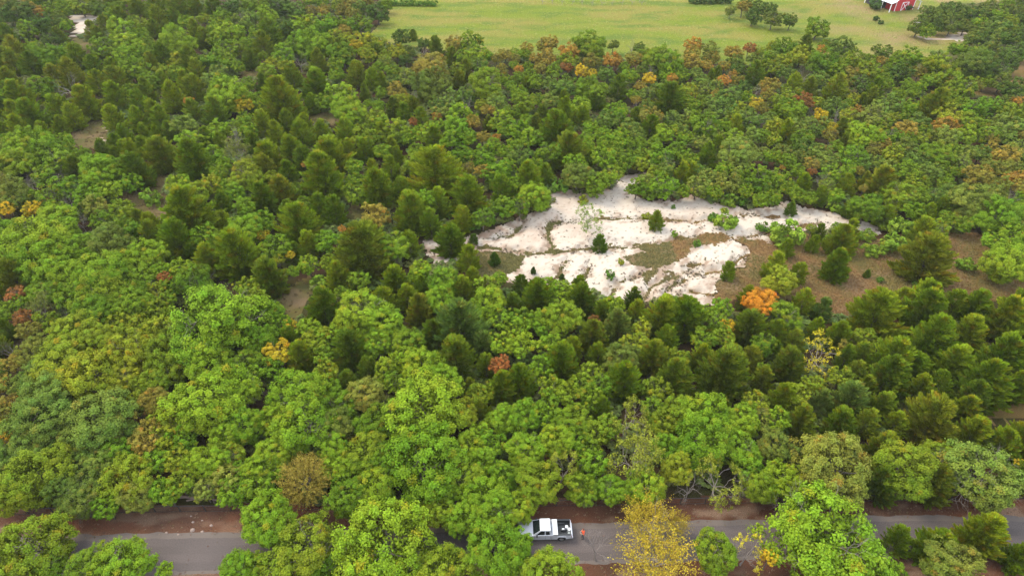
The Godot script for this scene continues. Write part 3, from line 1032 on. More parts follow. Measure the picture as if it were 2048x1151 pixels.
# joined tapered capsules meshed as surface nets; bone: [a, b, ra, rb, colour]
func blend_body(bones: Array, cell: float, k: float) -> ArrayMesh:
	var lo := Vector3(1e9, 1e9, 1e9)
	var hi := -lo
	for b in bones:
		for e in [[b[0], b[2]], [b[1], b[3]]]:
			lo = lo.min(e[0] - Vector3.ONE * (e[1] + cell * 2))
			hi = hi.max(e[0] + Vector3.ONE * (e[1] + cell * 2))
	var n := Vector3i(((hi - lo) / cell).ceil()) + Vector3i.ONE
	var f := PackedFloat32Array()
	f.resize(n.x * n.y * n.z)
	f.fill(9.0)
	for b in bones:
		var m: float = maxf(b[2], b[3]) + cell * 3 + k
		var l: Vector3 = (b[0] as Vector3).min(b[1]) - Vector3.ONE * m
		var h: Vector3 = (b[0] as Vector3).max(b[1]) + Vector3.ONE * m
		var i0 := Vector3i(((l - lo) / cell).floor()).clamp(Vector3i.ZERO, n - Vector3i.ONE)
		var i1 := Vector3i(((h - lo) / cell).ceil()).clamp(Vector3i.ZERO, n - Vector3i.ONE)
		var ab: Vector3 = b[1] - b[0]
		var den := maxf(ab.length_squared(), 1e-9)
		for z in range(i0.z, i1.z + 1):
			for y in range(i0.y, i1.y + 1):
				for x in range(i0.x, i1.x + 1):
					var p := lo + Vector3(x, y, z) * cell
					var s := clampf((p - b[0]).dot(ab) / den, 0, 1)
					var d: float = p.distance_to(b[0] + ab * s) - lerpf(b[2], b[3], s)
					var at := (z * n.y + y) * n.x + x
					var o := f[at]
					var g := clampf(0.5 + 0.5 * (o - d) / k, 0, 1)
					f[at] = lerpf(o, d, g) - k * g * (1 - g) if o < 8.0 else d
	var vid := {}
	var pv := PackedVector3Array()
	var pc := PackedColorArray()
	var idx := PackedInt32Array()
	var sx := 1
	var sy := n.x
	var sz := n.x * n.y
	var corners := [0, sx, sy, sx + sy, sz, sx + sz, sy + sz, sx + sy + sz]
	var offs := [Vector3(0, 0, 0), Vector3(1, 0, 0), Vector3(0, 1, 0), Vector3(1, 1, 0), Vector3(0, 0, 1), Vector3(1, 0, 1), Vector3(0, 1, 1), Vector3(1, 1, 1)]
	var edges := [[0, 1], [2, 3], [4, 5], [6, 7], [0, 2], [1, 3], [4, 6], [5, 7], [0, 4], [1, 5], [2, 6], [3, 7]]
	for z in n.z - 1:
		for y in n.y - 1:
			for x in n.x - 1:
				var at := z * sz + y * sy + x
				var neg := 0
				for c in corners:
					if f[at + c] < 0.0:
						neg += 1
				if neg == 0 or neg == 8:
					continue
				var sum := Vector3.ZERO
				var cnt := 0
				for e in edges:
					var a := f[at + corners[e[0]]]
					var b := f[at + corners[e[1]]]
					if (a < 0.0) != (b < 0.0):
						sum += (offs[e[0]] as Vector3).lerp(offs[e[1]], a / (a - b))
						cnt += 1
				var p := lo + (Vector3(x, y, z) + sum / cnt) * cell
				var best := 1e9
				var col := Color.WHITE
				for b in bones:
					var ab: Vector3 = b[1] - b[0]
					var s := clampf((p - b[0]).dot(ab) / maxf(ab.length_squared(), 1e-9), 0, 1)
					var d: float = p.distance_to(b[0] + ab * s) - lerpf(b[2], b[3], s)
					if d < best:
						best = d
						col = b[4]
				vid[at] = pv.size()
				pv.append(p)
				pc.append(col)
	for at in vid:
		for ax in 3:
			var st: int = [sx, sy, sz][ax]
			var u: int = [sy, sz, sx][ax]
			var w: int = [sz, sx, sy][ax]
			if (f[at] < 0.0) == (f[at + st] < 0.0):
				continue
			if not (vid.has(at - u) and vid.has(at - w) and vid.has(at - u - w)):
				continue
			var q := [vid[at], vid[at - u], vid[at - u - w], vid[at - w]]
			if f[at] < 0.0:
				q.reverse()
			idx.append_array(PackedInt32Array([q[0], q[1], q[2], q[0], q[2], q[3]]))
	var nrm := PackedVector3Array()
	nrm.resize(pv.size())
	for i in range(0, idx.size(), 3):
		var g := (pv[idx[i + 2]] - pv[idx[i]]).cross(pv[idx[i + 1]] - pv[idx[i]])
		for e in 3:
			nrm[idx[i + e]] += g
	for i in nrm.size():
		nrm[i] = nrm[i].normalized()
	var arr := []
	arr.resize(Mesh.ARRAY_MAX)
	arr[Mesh.ARRAY_VERTEX] = pv
	arr[Mesh.ARRAY_NORMAL] = nrm
	arr[Mesh.ARRAY_COLOR] = pc
	arr[Mesh.ARRAY_INDEX] = idx
	var m := ArrayMesh.new()
	m.add_surface_from_arrays(Mesh.PRIMITIVE_TRIANGLES, arr)
	return m

func build_person(at: Vector3, turn: float) -> void:
	var o := thing("person", "person in an orange red top and dark trousers standing behind the pickup", "person", at, turn)
	var skin := Color(0.42, 0.24, 0.16)
	var vest := Color(0.85, 0.085, 0.018)
	var pants := Color(0.035, 0.045, 0.06)
	var shoe := Color(0.03, 0.025, 0.02)
	var bones := []
	# faces -x; hips at 0.92, shoulders at 1.42
	bones.append([Vector3(0, 0.95, -0.06), Vector3(0, 0.95, 0.06), 0.125, 0.125, pants])
	bones.append([Vector3(0, 1.04, 0), Vector3(-0.02, 1.30, 0), 0.135, 0.155, vest])
	bones.append([Vector3(-0.03, 1.38, -0.13), Vector3(-0.03, 1.38, 0.13), 0.095, 0.095, vest])
	bones.append([Vector3(-0.03, 1.42, 0), Vector3(-0.05, 1.53, 0), 0.06, 0.055, skin])
	bones.append([Vector3(-0.065, 1.60, 0), Vector3(-0.075, 1.67, 0), 0.082, 0.098, skin])
	for s in [-1.0, 1.0]:
		bones.append([Vector3(0, 0.92, s * 0.09), Vector3(-0.02, 0.50, s * 0.11), 0.092, 0.064, pants])
		bones.append([Vector3(-0.02, 0.50, s * 0.11), Vector3(0.03, 0.10, s * 0.13), 0.062, 0.046, pants])
		bones.append([Vector3(0.04, 0.045, s * 0.13), Vector3(-0.15, 0.035, s * 0.15), 0.045, 0.036, shoe])
		bones.append([Vector3(-0.03, 1.38, s * 0.19), Vector3(-0.02, 1.12, s * 0.27), 0.060, 0.050, vest])
		bones.append([Vector3(-0.02, 1.12, s * 0.27), Vector3(-0.24, 1.12, s * 0.13), 0.046, 0.034, skin])
		# palm, four fingers and thumb closed on the controller
		bones.append([Vector3(-0.25, 1.12, s * 0.125), Vector3(-0.31, 1.125, s * 0.105), 0.028, 0.026, skin])
		for k in 4:
			var y := 1.095 + k * 0.018
			var ln: float = [0.030, 0.038, 0.040, 0.034][k]
			bones.append([Vector3(-0.32, y, s * 0.105), Vector3(-0.32 - ln, y - 0.006, s * 0.085), 0.0095, 0.009, skin])
			bones.append([Vector3(-0.32 - ln, y - 0.006, s * 0.085), Vector3(-0.325 - ln * 0.7, y - 0.012, s * 0.06), 0.009, 0.008, skin])
		bones.append([Vector3(-0.27, 1.145, s * 0.11), Vector3(-0.315, 1.165, s * 0.08), 0.012, 0.010, skin])
	var m := mat(Color.WHITE, 0.85)
	m.vertex_color_use_as_albedo = true
	part("body", blend_body(bones, 0.012, 0.022), m, o)
	var hair := Color(0.10, 0.03, 0.015)
	var face := []
	face.append([Vector3(-0.172, 1.625, 0), Vector3(-0.182, 1.605, 0), 0.012, 0.016, skin])
	for s in [-1.0, 1.0]:
		face.append([Vector3(-0.155, 1.645, s * 0.034), Vector3(-0.158, 1.645, s * 0.030), 0.012, 0.012, Color(0.04, 0.025, 0.02)])
		face.append([Vector3(-0.07, 1.625, s * 0.095), Vector3(-0.06, 1.655, s * 0.098), 0.014, 0.018, skin])
	face.append([Vector3(-0.150, 1.568, -0.022), Vector3(-0.150, 1.568, 0.022), 0.008, 0.008, Color(0.30, 0.10, 0.08)])
	part("face", blend_body(face, 0.004, 0.004), m, o)
	var hr := [[Vector3(-0.045, 1.69, -0.02), Vector3(-0.035, 1.64, 0.0), 0.102, 0.096, hair], [Vector3(-0.09, 1.725, -0.03), Vector3(-0.09, 1.725, 0.03), 0.06, 0.06, hair]]
	part("hair", blend_body(hr, 0.010, 0.02), m, o)
	var c := thing("drone_controller", "small dark controller held by the person in orange", "controller", at, turn)
	var t_ := Tris.new()
	t_.soft_box(Vector3(-0.36, 1.115, -0.085), Vector3(-0.27, 1.150, 0.085), 0.01)
	part("body", t_.mesh(), mat(lin(0.05, 0.05, 0.055), 0.5), c)
	var sc := Tris.new()
	sc.quad(Vector3(-0.35, 1.152, -0.06), Vector3(-0.35, 1.152, 0.06), Vector3(-0.29, 1.152, 0.06), Vector3(-0.29, 1.152, -0.06))
	part("screen", sc.mesh(), mat(lin(0.2, 0.22, 0.25), 0.1), c)

func build_fence() -> void:
	var o := thing("pipe_fence", "long dark pipe and wire fence along the far side of the verge", "fence")
	var iron := mat(lin(0.022, 0.018, 0.016), 0.7)
	var post := Tris.new()
	post.tube(PackedVector3Array([Vector3(0, -0.2, 0), Vector3(0, 1.22, 0), Vector3(0, 1.25, 0)]), PackedFloat32Array([0.055, 0.055, 0.02]), 7)
	var pm := post.mesh()
	var n := 46
	rng.seed = 55
	for i in n:
		var x := -60.0 + i * 2.7
		var p := part("post", pm, iron, o, Vector3(x, 0, fence_z(x)))
		p.rotation = Vector3(rng.randf_range(-0.04, 0.04), 0, rng.randf_range(-0.04, 0.04))
	for y in [1.16, 0.62, 0.14]:
		var rail := Tris.new()
		var ps := PackedVector3Array()
		var rs := PackedFloat32Array()
		for i in n * 2 - 1:
			var x := -60.0 + i * 1.35
			ps.append(Vector3(x, y - (0.02 if i % 2 == 1 else 0.0), fence_z(x) + 0.07))
			rs.append(0.04 if y > 1.0 else (0.028 if y < 0.2 else 0.010))
		rail.tube(ps, rs, 5)
		part("rail" if y > 1.0 or y < 0.2 else "wire", rail.mesh(), iron, o)

func build_logs() -> void:
	var wood := mat(lin(0.17, 0.12, 0.095), 0.9)
	var says := ["thick grey fallen log lying just behind the fence, longest", "thinner fallen log crossing the longest one behind the fence", "short forked dead branch on the fallen logs behind the fence"]
	var rows := [[-37.6, -39.3, -30.9, -38.6, 0.17, 0.45], [-35.5, -38.9, -29.6, -39.5, 0.10, 0.62], [-31.0, -39.2, -28.6, -38.4, 0.075, 0.35]]
	for i in 3:
		var r: Array = rows[i]
		var a := Vector3(r[0], 0.18, r[1])
		var b := Vector3(r[2], r[5], r[3])
		var d := b - a
		var t_ := Tris.new()
		rng.seed = 70 + i
		var ps := PackedVector3Array()
		var rs := PackedFloat32Array()
		for k in 8:
			var f := k / 7.0
			ps.append(d * f + Vector3(0, sin(f * PI) * 0.18 + rng.randf_range(-0.05, 0.05), rng.randf_range(-0.08, 0.08)))
			rs.append(r[4] * (1.0 - 0.5 * f))
		t_.tube(ps, rs, 8)
		for k in 3:
			var j := 3 + k
			t_.tube(PackedVector3Array([ps[j], ps[j] + Vector3(0.5, 0.3 + 0.2 * k, 0.5 - 0.5 * k)]), PackedFloat32Array([rs[j] * 0.6, rs[j] * 0.25]), 5)
		single("fallen_log", t_.mesh(), wood, says[i], "log", a, 0.0, "fallen logs behind the fence")
	var st := mat(lin(0.26, 0.19, 0.15), 0.9)
	var tells := ["pale stone on the verge nearest the left big roadside tree", "pale stone second along the verge from the left tree", "largest pale stone at the lane's edge on the left", "pale stone between the largest one and the fence", "small pale stone close under the fence, left", "pale stone right of the largest one at the lane's edge", "small pale stone half way up the left verge", "pale flat stone near the leaning front oak on the verge"]
	var at := [[-36.2, -35.2], [-34.9, -35.0], [-33.6, -35.5], [-33.9, -36.4], [-34.4, -37.1], [-32.5, -35.3], [-33.0, -36.6], [-31.8, -36.0]]
	for i in 8:
		rng.seed = 90 + i
		var s := Tris.new()
		var rr: float = [0.16, 0.13, 0.30, 0.17, 0.12, 0.19, 0.13, 0.20][i]
		var ring := []
		for k in 7:
			var q := TAU * k / 7.0
			ring.append(Vector3(cos(q) * rr * rng.randf_range(0.8, 1.3), 0, sin(q) * rr * rng.randf_range(0.6, 0.9)))
		var top := []
		for k in 7:
			top.append(ring[k] * 0.6 + Vector3(0, rr * rng.randf_range(0.35, 0.55), 0))
		for k in 7:
			var j := (k + 1) % 7
			s.quad(ring[k], top[k], top[j], ring[j])
		for k in range(1, 6):
			s.tri(top[0], top[k], top[k + 1])
		single("stone", s.mesh(), st, tells[i], "stone", Vector3(at[i][0], 0.002, at[i][1]), 0.0, "pale stones on the verge")

func build_barn() -> void:
	# gable front towards the camera, a lean-to on its left
	var o := thing("red_barn", "red barn with white X doors, pale metal roof and an open lean-to", "barn", Vector3(131.2, 0.1, -223.0), 0.30)
	var red := mat(lin(0.42, 0.024, 0.028), 0.7)
	var white := mat(lin(0.74, 0.74, 0.74), 0.5)
	var roofm := mat(lin(0.62, 0.64, 0.66), 0.4)
	var dark := mat(lin(0.03, 0.028, 0.03), 0.9)
	var hw := 3.9
	var dp := 12.0
	var ev := 3.6
	var rd := 6.4
	var f := Tris.new()
	f.prism(PackedVector2Array([Vector2(-hw, 0), Vector2(hw, 0), Vector2(hw, ev), Vector2(0, rd), Vector2(-hw, ev)]), -0.15, 0.0)
	f.prism(PackedVector2Array([Vector2(-hw, 0), Vector2(hw, 0), Vector2(hw, ev), Vector2(0, rd), Vector2(-hw, ev)]), -dp, -dp + 0.15)
	f.box(Vector3(-hw, 0, -dp + 0.153), Vector3(-hw + 0.15, ev - 0.02, -0.153))
	f.box(Vector3(hw - 0.15, 0, -dp + 0.153), Vector3(hw, ev - 0.02, -0.153))
	var wall := part("wall", f.mesh(), red, o)
	for i in 16:
		var b := Tris.new()
		var x := -hw + 0.3 + i * 0.535
		var top := lerpf(ev, rd, 1.0 - absf(x) / hw)
		b.box(Vector3(x, 0.02, 0.0), Vector3(x + 0.05, minf(top, lerpf(ev, rd, 1.0 - absf(x + 0.05) / hw)) - 0.06, 0.025))
		part("batten", b.mesh(), red, wall)
	for s in [-1.0, 1.0]:
		var r := Tris.new()
		var sl := (rd - ev) / hw
		var ex := 1.0
		var a := Vector3(0, rd + 0.14, 0.6)
		var c := Vector3(s * (hw + ex), ev - ex * sl + 0.14, 0.6)
		var back := Vector3(0, 0, -dp - 1.2)
		var up := Vector3(0, 0.10, 0)
		r.hexa([a, c, c + back, a + back, a + up, c + up, c + back + up, a + back + up])
		part("roof", r.mesh(), roofm, o)
	var le := Tris.new()
	var la := Vector3(-hw - 0.9, 3.02, 0.6)
	var lb := Vector3(-hw - 2.5, 2.72, 0.6)
	le.hexa([la, lb, lb + Vector3(0, 0, -12), la + Vector3(0, 0, -12), la + Vector3(0, 0.1, 0), lb + Vector3(0, 0.1, 0), lb + Vector3(0, 0.1, -12), la + Vector3(0, 0.1, -12)])
	part("lean_to_roof", le.mesh(), roofm, o)
	for z in [0.3, -3.5, -7.5, -11.2]:
		var p := Tris.new()
		p.box(Vector3(-hw - 2.3, 0, z - 0.09), Vector3(-hw - 2.12, 2.74, z + 0.09))
		part("post", p.mesh(), white, o)
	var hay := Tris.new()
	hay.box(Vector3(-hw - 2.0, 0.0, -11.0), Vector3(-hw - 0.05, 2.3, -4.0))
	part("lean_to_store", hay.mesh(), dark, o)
	# right eave wing
	var re := Tris.new()
	var ra := Vector3(hw + 0.9, 2.95, 0.6)
	var rb := Vector3(hw + 2.2, 2.5, 0.6)
	re.hexa([ra, rb, rb + Vector3(0, 0, -12), ra + Vector3(0, 0, -12), ra + Vector3(0, 0.1, 0), rb + Vector3(0, 0.1, 0), rb + Vector3(0, 0.1, -12), ra + Vector3(0, 0.1, -12)])
	part("wing_roof", re.mesh(), roofm, o)
	for z in [0.3, -5.5, -11.2]:
		var p := Tris.new()
		p.box(Vector3(hw + 1.9, 0, z - 0.09), Vector3(hw + 2.08, 2.5, z + 0.09))
		part("post", p.mesh(), white, o)
	# door with white frame and X
	var door := Tris.new()
	door.box(Vector3(-1.25, 0.02, 0.03), Vector3(1.25, 2.65, 0.07))
	var dr := part("door", door.mesh(), red, o)
	var bar := func(a: Vector2, b: Vector2, w: float, z: float) -> ArrayMesh:
		var t_ := Tris.new()
		var d := (b - a).normalized()
		var nn := Vector2(-d.y, d.x) * w
		t_.prism(PackedVector2Array([a - nn, b - nn, b + nn, a + nn]), z, z + 0.03)
		return t_.mesh()
	for e in [[Vector2(-1.25, 0.05), Vector2(-1.25, 2.65)], [Vector2(1.25, 0.05), Vector2(1.25, 2.65)], [Vector2(-1.25, 2.65), Vector2(1.25, 2.65)]]:
		part("frame", bar.call(e[0], e[1], 0.09, 0.072), white, dr)
	part("cross_bar", bar.call(Vector2(-1.15, 0.1), Vector2(1.15, 2.55), 0.09, 0.106), white, dr)
	part("cross_bar", bar.call(Vector2(1.15, 0.1), Vector2(-1.15, 2.55), 0.09, 0.139), white, dr)
	var lo := Tris.new()
	lo.box(Vector3(-0.6, 3.5, 0.03), Vector3(0.6, 4.6, 0.07))
	var hat := part("loft_door", lo.mesh(), red, o)
	for e in [[Vector2(-0.6, 3.5), Vector2(-0.6, 4.6)], [Vector2(0.6, 3.5), Vector2(0.6, 4.6)], [Vector2(-0.6, 4.6), Vector2(0.6, 4.6)], [Vector2(-0.6, 3.5), Vector2(0.6, 3.5)]]:
		part("frame", bar.call(e[0], e[1], 0.07, 0.072), white, hat)
	part("cross_bar", bar.call(Vector2(-0.55, 3.55), Vector2(0.55, 4.55), 0.07, 0.106), white, hat)
	part("cross_bar", bar.call(Vector2(0.55, 3.55), Vector2(-0.55, 4.55), 0.07, 0.139), white, hat)
	part("corner_trim", bar.call(Vector2(-hw + 0.1, 0.05), Vector2(-hw + 0.1, ev - 0.1), 0.1, 0.03), white, o)
	part("corner_trim", bar.call(Vector2(hw - 0.1, 0.05), Vector2(hw - 0.1, ev - 0.1), 0.1, 0.03), white, o)
	var sl_ := Tris.new()
	sl_.soft_box(Vector3(-1.1, 0, -0.8), Vector3(1.1, 0.35, 0.8), 0.08)
	single("concrete_slab", sl_.mesh(), mat(lin(0.62, 0.58, 0.52), 0.9), "small pale slab lying on the tan ground before the barn", "slab", Vector3(129.0, 0.0, -209.0), 0.3)

func _ready() -> void:
	# camera, sky, sun and exposure
	var cam := Camera3D.new()
	cam.name = "camera"
	cam.position = Vector3(0, 61.6, 0)
	cam.rotation_degrees = Vector3(-39.1, 0, 0)
	cam.fov = 48.96
	cam.near = 0.5
	cam.far = 6000.0
	add_child(cam)
	cam.current = true
	var env := Environment.new()
	env.background_mode = Environment.BG_SKY
	var sky := ProceduralSkyMaterial.new()
	sky.sky_top_color = Color(0.86, 0.90, 0.97)
	sky.sky_horizon_color = Color(0.93, 0.94, 0.95)
	sky.ground_horizon_color = Color(0.5, 0.5, 0.45)
	sky.ground_bottom_color = Color(0.2, 0.22, 0.15)
	sky.sky_curve = 0.2
	sky.sun_angle_max = 1.0
	env.sky = Sky.new()
	env.sky.sky_material = sky
	env.tonemap_mode = Environment.TONE_MAPPER_LINEAR
	env.tonemap_exposure = 3.25
	env.sdfgi_enabled = true
	env.ssao_enabled = true
	env.ssil_enabled = true
	env.fog_enabled = true
	env.fog_light_color = Color(0.88, 0.89, 0.86)
	env.fog_density = 0.00009
	var we := WorldEnvironment.new()
	we.name = "sky_and_air"
	we.environment = env
	add_child(we)
	var sun := DirectionalLight3D.new()
	sun.name = "sun"
	sun.light_energy = 0.42
	sun.light_angular_distance = 24.0
	sun.light_color = Color(1.0, 0.965, 0.90)
	sun.shadow_enabled = true
	sun.rotation_degrees = Vector3(-52, -118, 0)
	add_child(sun)

	noise.seed = 5
	noise.frequency = 0.01
	noise.fractal_octaves = 3
	bark = mat(lin(0.085, 0.068, 0.055), 0.95)
	twig = mat(lin(0.20, 0.165, 0.14), 0.9)
	poly("sand", [-15.5, -89.0, -13.3, -90.5, -10.1, -88.7, -6.0, -90.7, -2.1, -93.0, 3.2, -96.6, 6.5, -99.1, 7.0, -103.9, 9.2, -106.1, 14.7, -103.9, 18.3, -106.3, 21.3, -110.6, 26.6, -112.6, 27.0, -111.2, 23.1, -106.3, 22.3, -103.5, 24.7, -101.4, 29.3, -100.8, 34.0, -103.5, 35.0, -101.7, 39.1, -99.6, 43.3, -98.2, 48.3, -99.6, 51.7, -101.4, 52.9, -99.5, 59.2, -96.9, 64.3, -93.3, 63.3, -90.5, 58.7, -91.4, 53.0, -90.2, 50.3, -92.1, 45.3, -93.0, 43.5, -90.5, 44.5, -87.2, 40.0, -89.9, 37.5, -88.4, 39.5, -85.8, 36.8, -81.0, 32.2, -77.7, 29.8, -71.9, 27.3, -71.5, 23.7, -72.2, 14.8, -72.9, 9.7, -75.5, 4.4, -77.7, -0.3, -77.0, -1.9, -79.3, 1.8, -82.7, 1.7, -84.9, -5.3, -85.8, -5.6, -83.0, -10.0, -81.4, -12.5, -81.6, -14.5, -85.5])
	poly("sand", [-146.4, -216.7, -136.6, -218.3, -134.2, -210.7, -134.8, -207.6, -131.3, -200.6, -132.0, -193.1, -136.1, -199.7, -139.6, -208.7, -143.0, -210.7])
	poly("sand", [-142.9, -199.7, -140.9, -199.7, -138.9, -195.9, -140.6, -196.8])
	poly("sand", [121.5, -197.3, 126.3, -195.4, 130.8, -195.9, 134.8, -199.2, 140.5, -199.2, 137.1, -196.3, 136.1, -193.5, 132.8, -190.8, 131.8, -193.5, 127.8, -193.1, 124.0, -194.5])
	poly("sand", [-93.5, -134.2, -91.2, -132.9, -90.6, -130.1, -92.1, -131.1])
	poly("sand", [-91.5, -127.6, -88.8, -126.6, -88.2, -124.2, -89.7, -124.2])
	poly("dry", [30.1, -72.2, 32.5, -77.7, 37.2, -81.0, 39.7, -85.8, 37.8, -88.7, 40.6, -90.2, 43.8, -91.0, 49.9, -91.0, 53.6, -89.4, 57.7, -89.0, 63.0, -89.4, 72.6, -91.4, 82.8, -90.2, 84.1, -79.7, 79.2, -72.2, 65.8, -72.3, 62.1, -73.8, 56.1, -72.4, 48.2, -67.8, 45.5, -67.5, 43.3, -72.3])
	poly("dry", [-100.9, -127.8, -95.7, -139.0, -87.0, -126.6, -85.4, -121.9, -96.8, -122.4])
	poly("dry", [-75.8, -103.9, -69.8, -113.6, -61.2, -98.2, -63.6, -94.1, -72.7, -100.0])
	poly("dry", [-36.6, -73.1, -32.6, -79.7, -30.8, -77.1, -31.6, -67.3, -34.7, -70.6])
	poly("dry", [-48.1, -139.0, -41.3, -141.0, -38.3, -134.2, -44.1, -132.1])
	poly("dry", [-30.9, -100.8, -28.6, -100.8, -25.4, -93.3, -28.8, -94.9])
	poly("dry", [-73.6, -168.4, -67.6, -168.4, -65.2, -160.6, -70.8, -162.0])
	poly("dry", [-133.2, -194.0, -127.7, -194.9, -122.2, -185.1, -127.6, -185.1])
	poly("dry", [57.7, -52.6, 67.0, -53.2, 64.6, -49.6, 57.7, -49.3])
	poly("dry", [-128.6, -224.0, -121.3, -222.9, -116.9, -212.9, -123.0, -213.9])
	poly("dry", [101.0, -164.8, 143.8, -176.1, 126.2, -148.3, 108.4, -151.4])
	poly("tuft", [-5.7, -85.4, 1.8, -84.9, 2.0, -82.4, -0.9, -78.7, -5.8, -78.2, -8.2, -80.6])
	poly("tuft", [16.3, -87.8, 20.8, -87.4, 24.3, -88.1, 28.7, -89.1, 32.0, -90.5, 36.8, -90.5, 37.7, -88.7, 34.2, -87.2, 30.6, -87.1, 28.6, -83.7, 23.2, -81.1, 19.2, -81.6, 18.3, -84.1, 22.6, -85.5, 18.1, -86.4])
	poly("tuft", [20.8, -79.7, 23.2, -81.9, 23.7, -80.3, 21.3, -77.5, 20.4, -77.7])
	poly("tuft", [24.5, -80.3, 25.7, -80.3, 25.8, -78.2, 24.9, -78.2])
	poly("meadow", [-43.6, -195.4, -41.7, -215.6, -41.3, -228.7, -49.8, -280.0, 258.6, -280.0, 226.7, -239.3, 184.1, -239.3, 149.9, -228.7, 139.0, -224.0, 128.8, -210.2, 128.1, -202.6, 135.4, -201.6, 143.0, -198.7, 136.5, -191.3, 128.6, -187.7, 119.3, -176.9, 92.2, -172.2, 65.0, -172.2, 10.6, -176.1, -17.7, -182.2, -32.5, -186.4])
	rill([48.3, -96.6, 43.1, -97.4, 33.4, -94.8, 24.7, -95.9, 15.8, -96.2, 6.7, -94.6])
	rill([-14.9, -85.5, -5.4, -87.2, 3.0, -85.4, 10.6, -86.6, 17.4, -87.5, 23.5, -88.4, 32.4, -90.2])
	rill([38.7, -84.7, 33.3, -80.3, 28.3, -79.5, 24.5, -76.2, 23.0, -72.2])
	rill([21.7, -80.3, 16.9, -77.5, 14.2, -73.1])
	rill([30.6, -82.4, 25.9, -79.5, 21.4, -76.2, 20.0, -73.3])
	rill([8.9, -83.7, 7.0, -79.0, 5.3, -77.0])
	rill([12.9, -83.0, 11.6, -79.3])
	rill([30.6, -74.3, 27.4, -75.2, 23.5, -72.9])
	rill([6.8, -94.9, 6.1, -90.2, 7.2, -85.8])
	rill([2.3, -94.9, -0.3, -90.2, -5.5, -90.2])
	rill([54.8, -94.9, 46.9, -92.5, 41.1, -90.5])
	build_ground()
	build_road()
	make_crowns()
	trees()
	build_rest()
	build_barn()
	build_fence()
	build_logs()
	var at := Vector3(3.45, 0.006, -35.1)
	build_pickup(at, 0.02)
	build_bed_load(at, 0.02)
	build_person(Vector3(7.35, 0.0, -34.6), 0.15)
	build_cover()

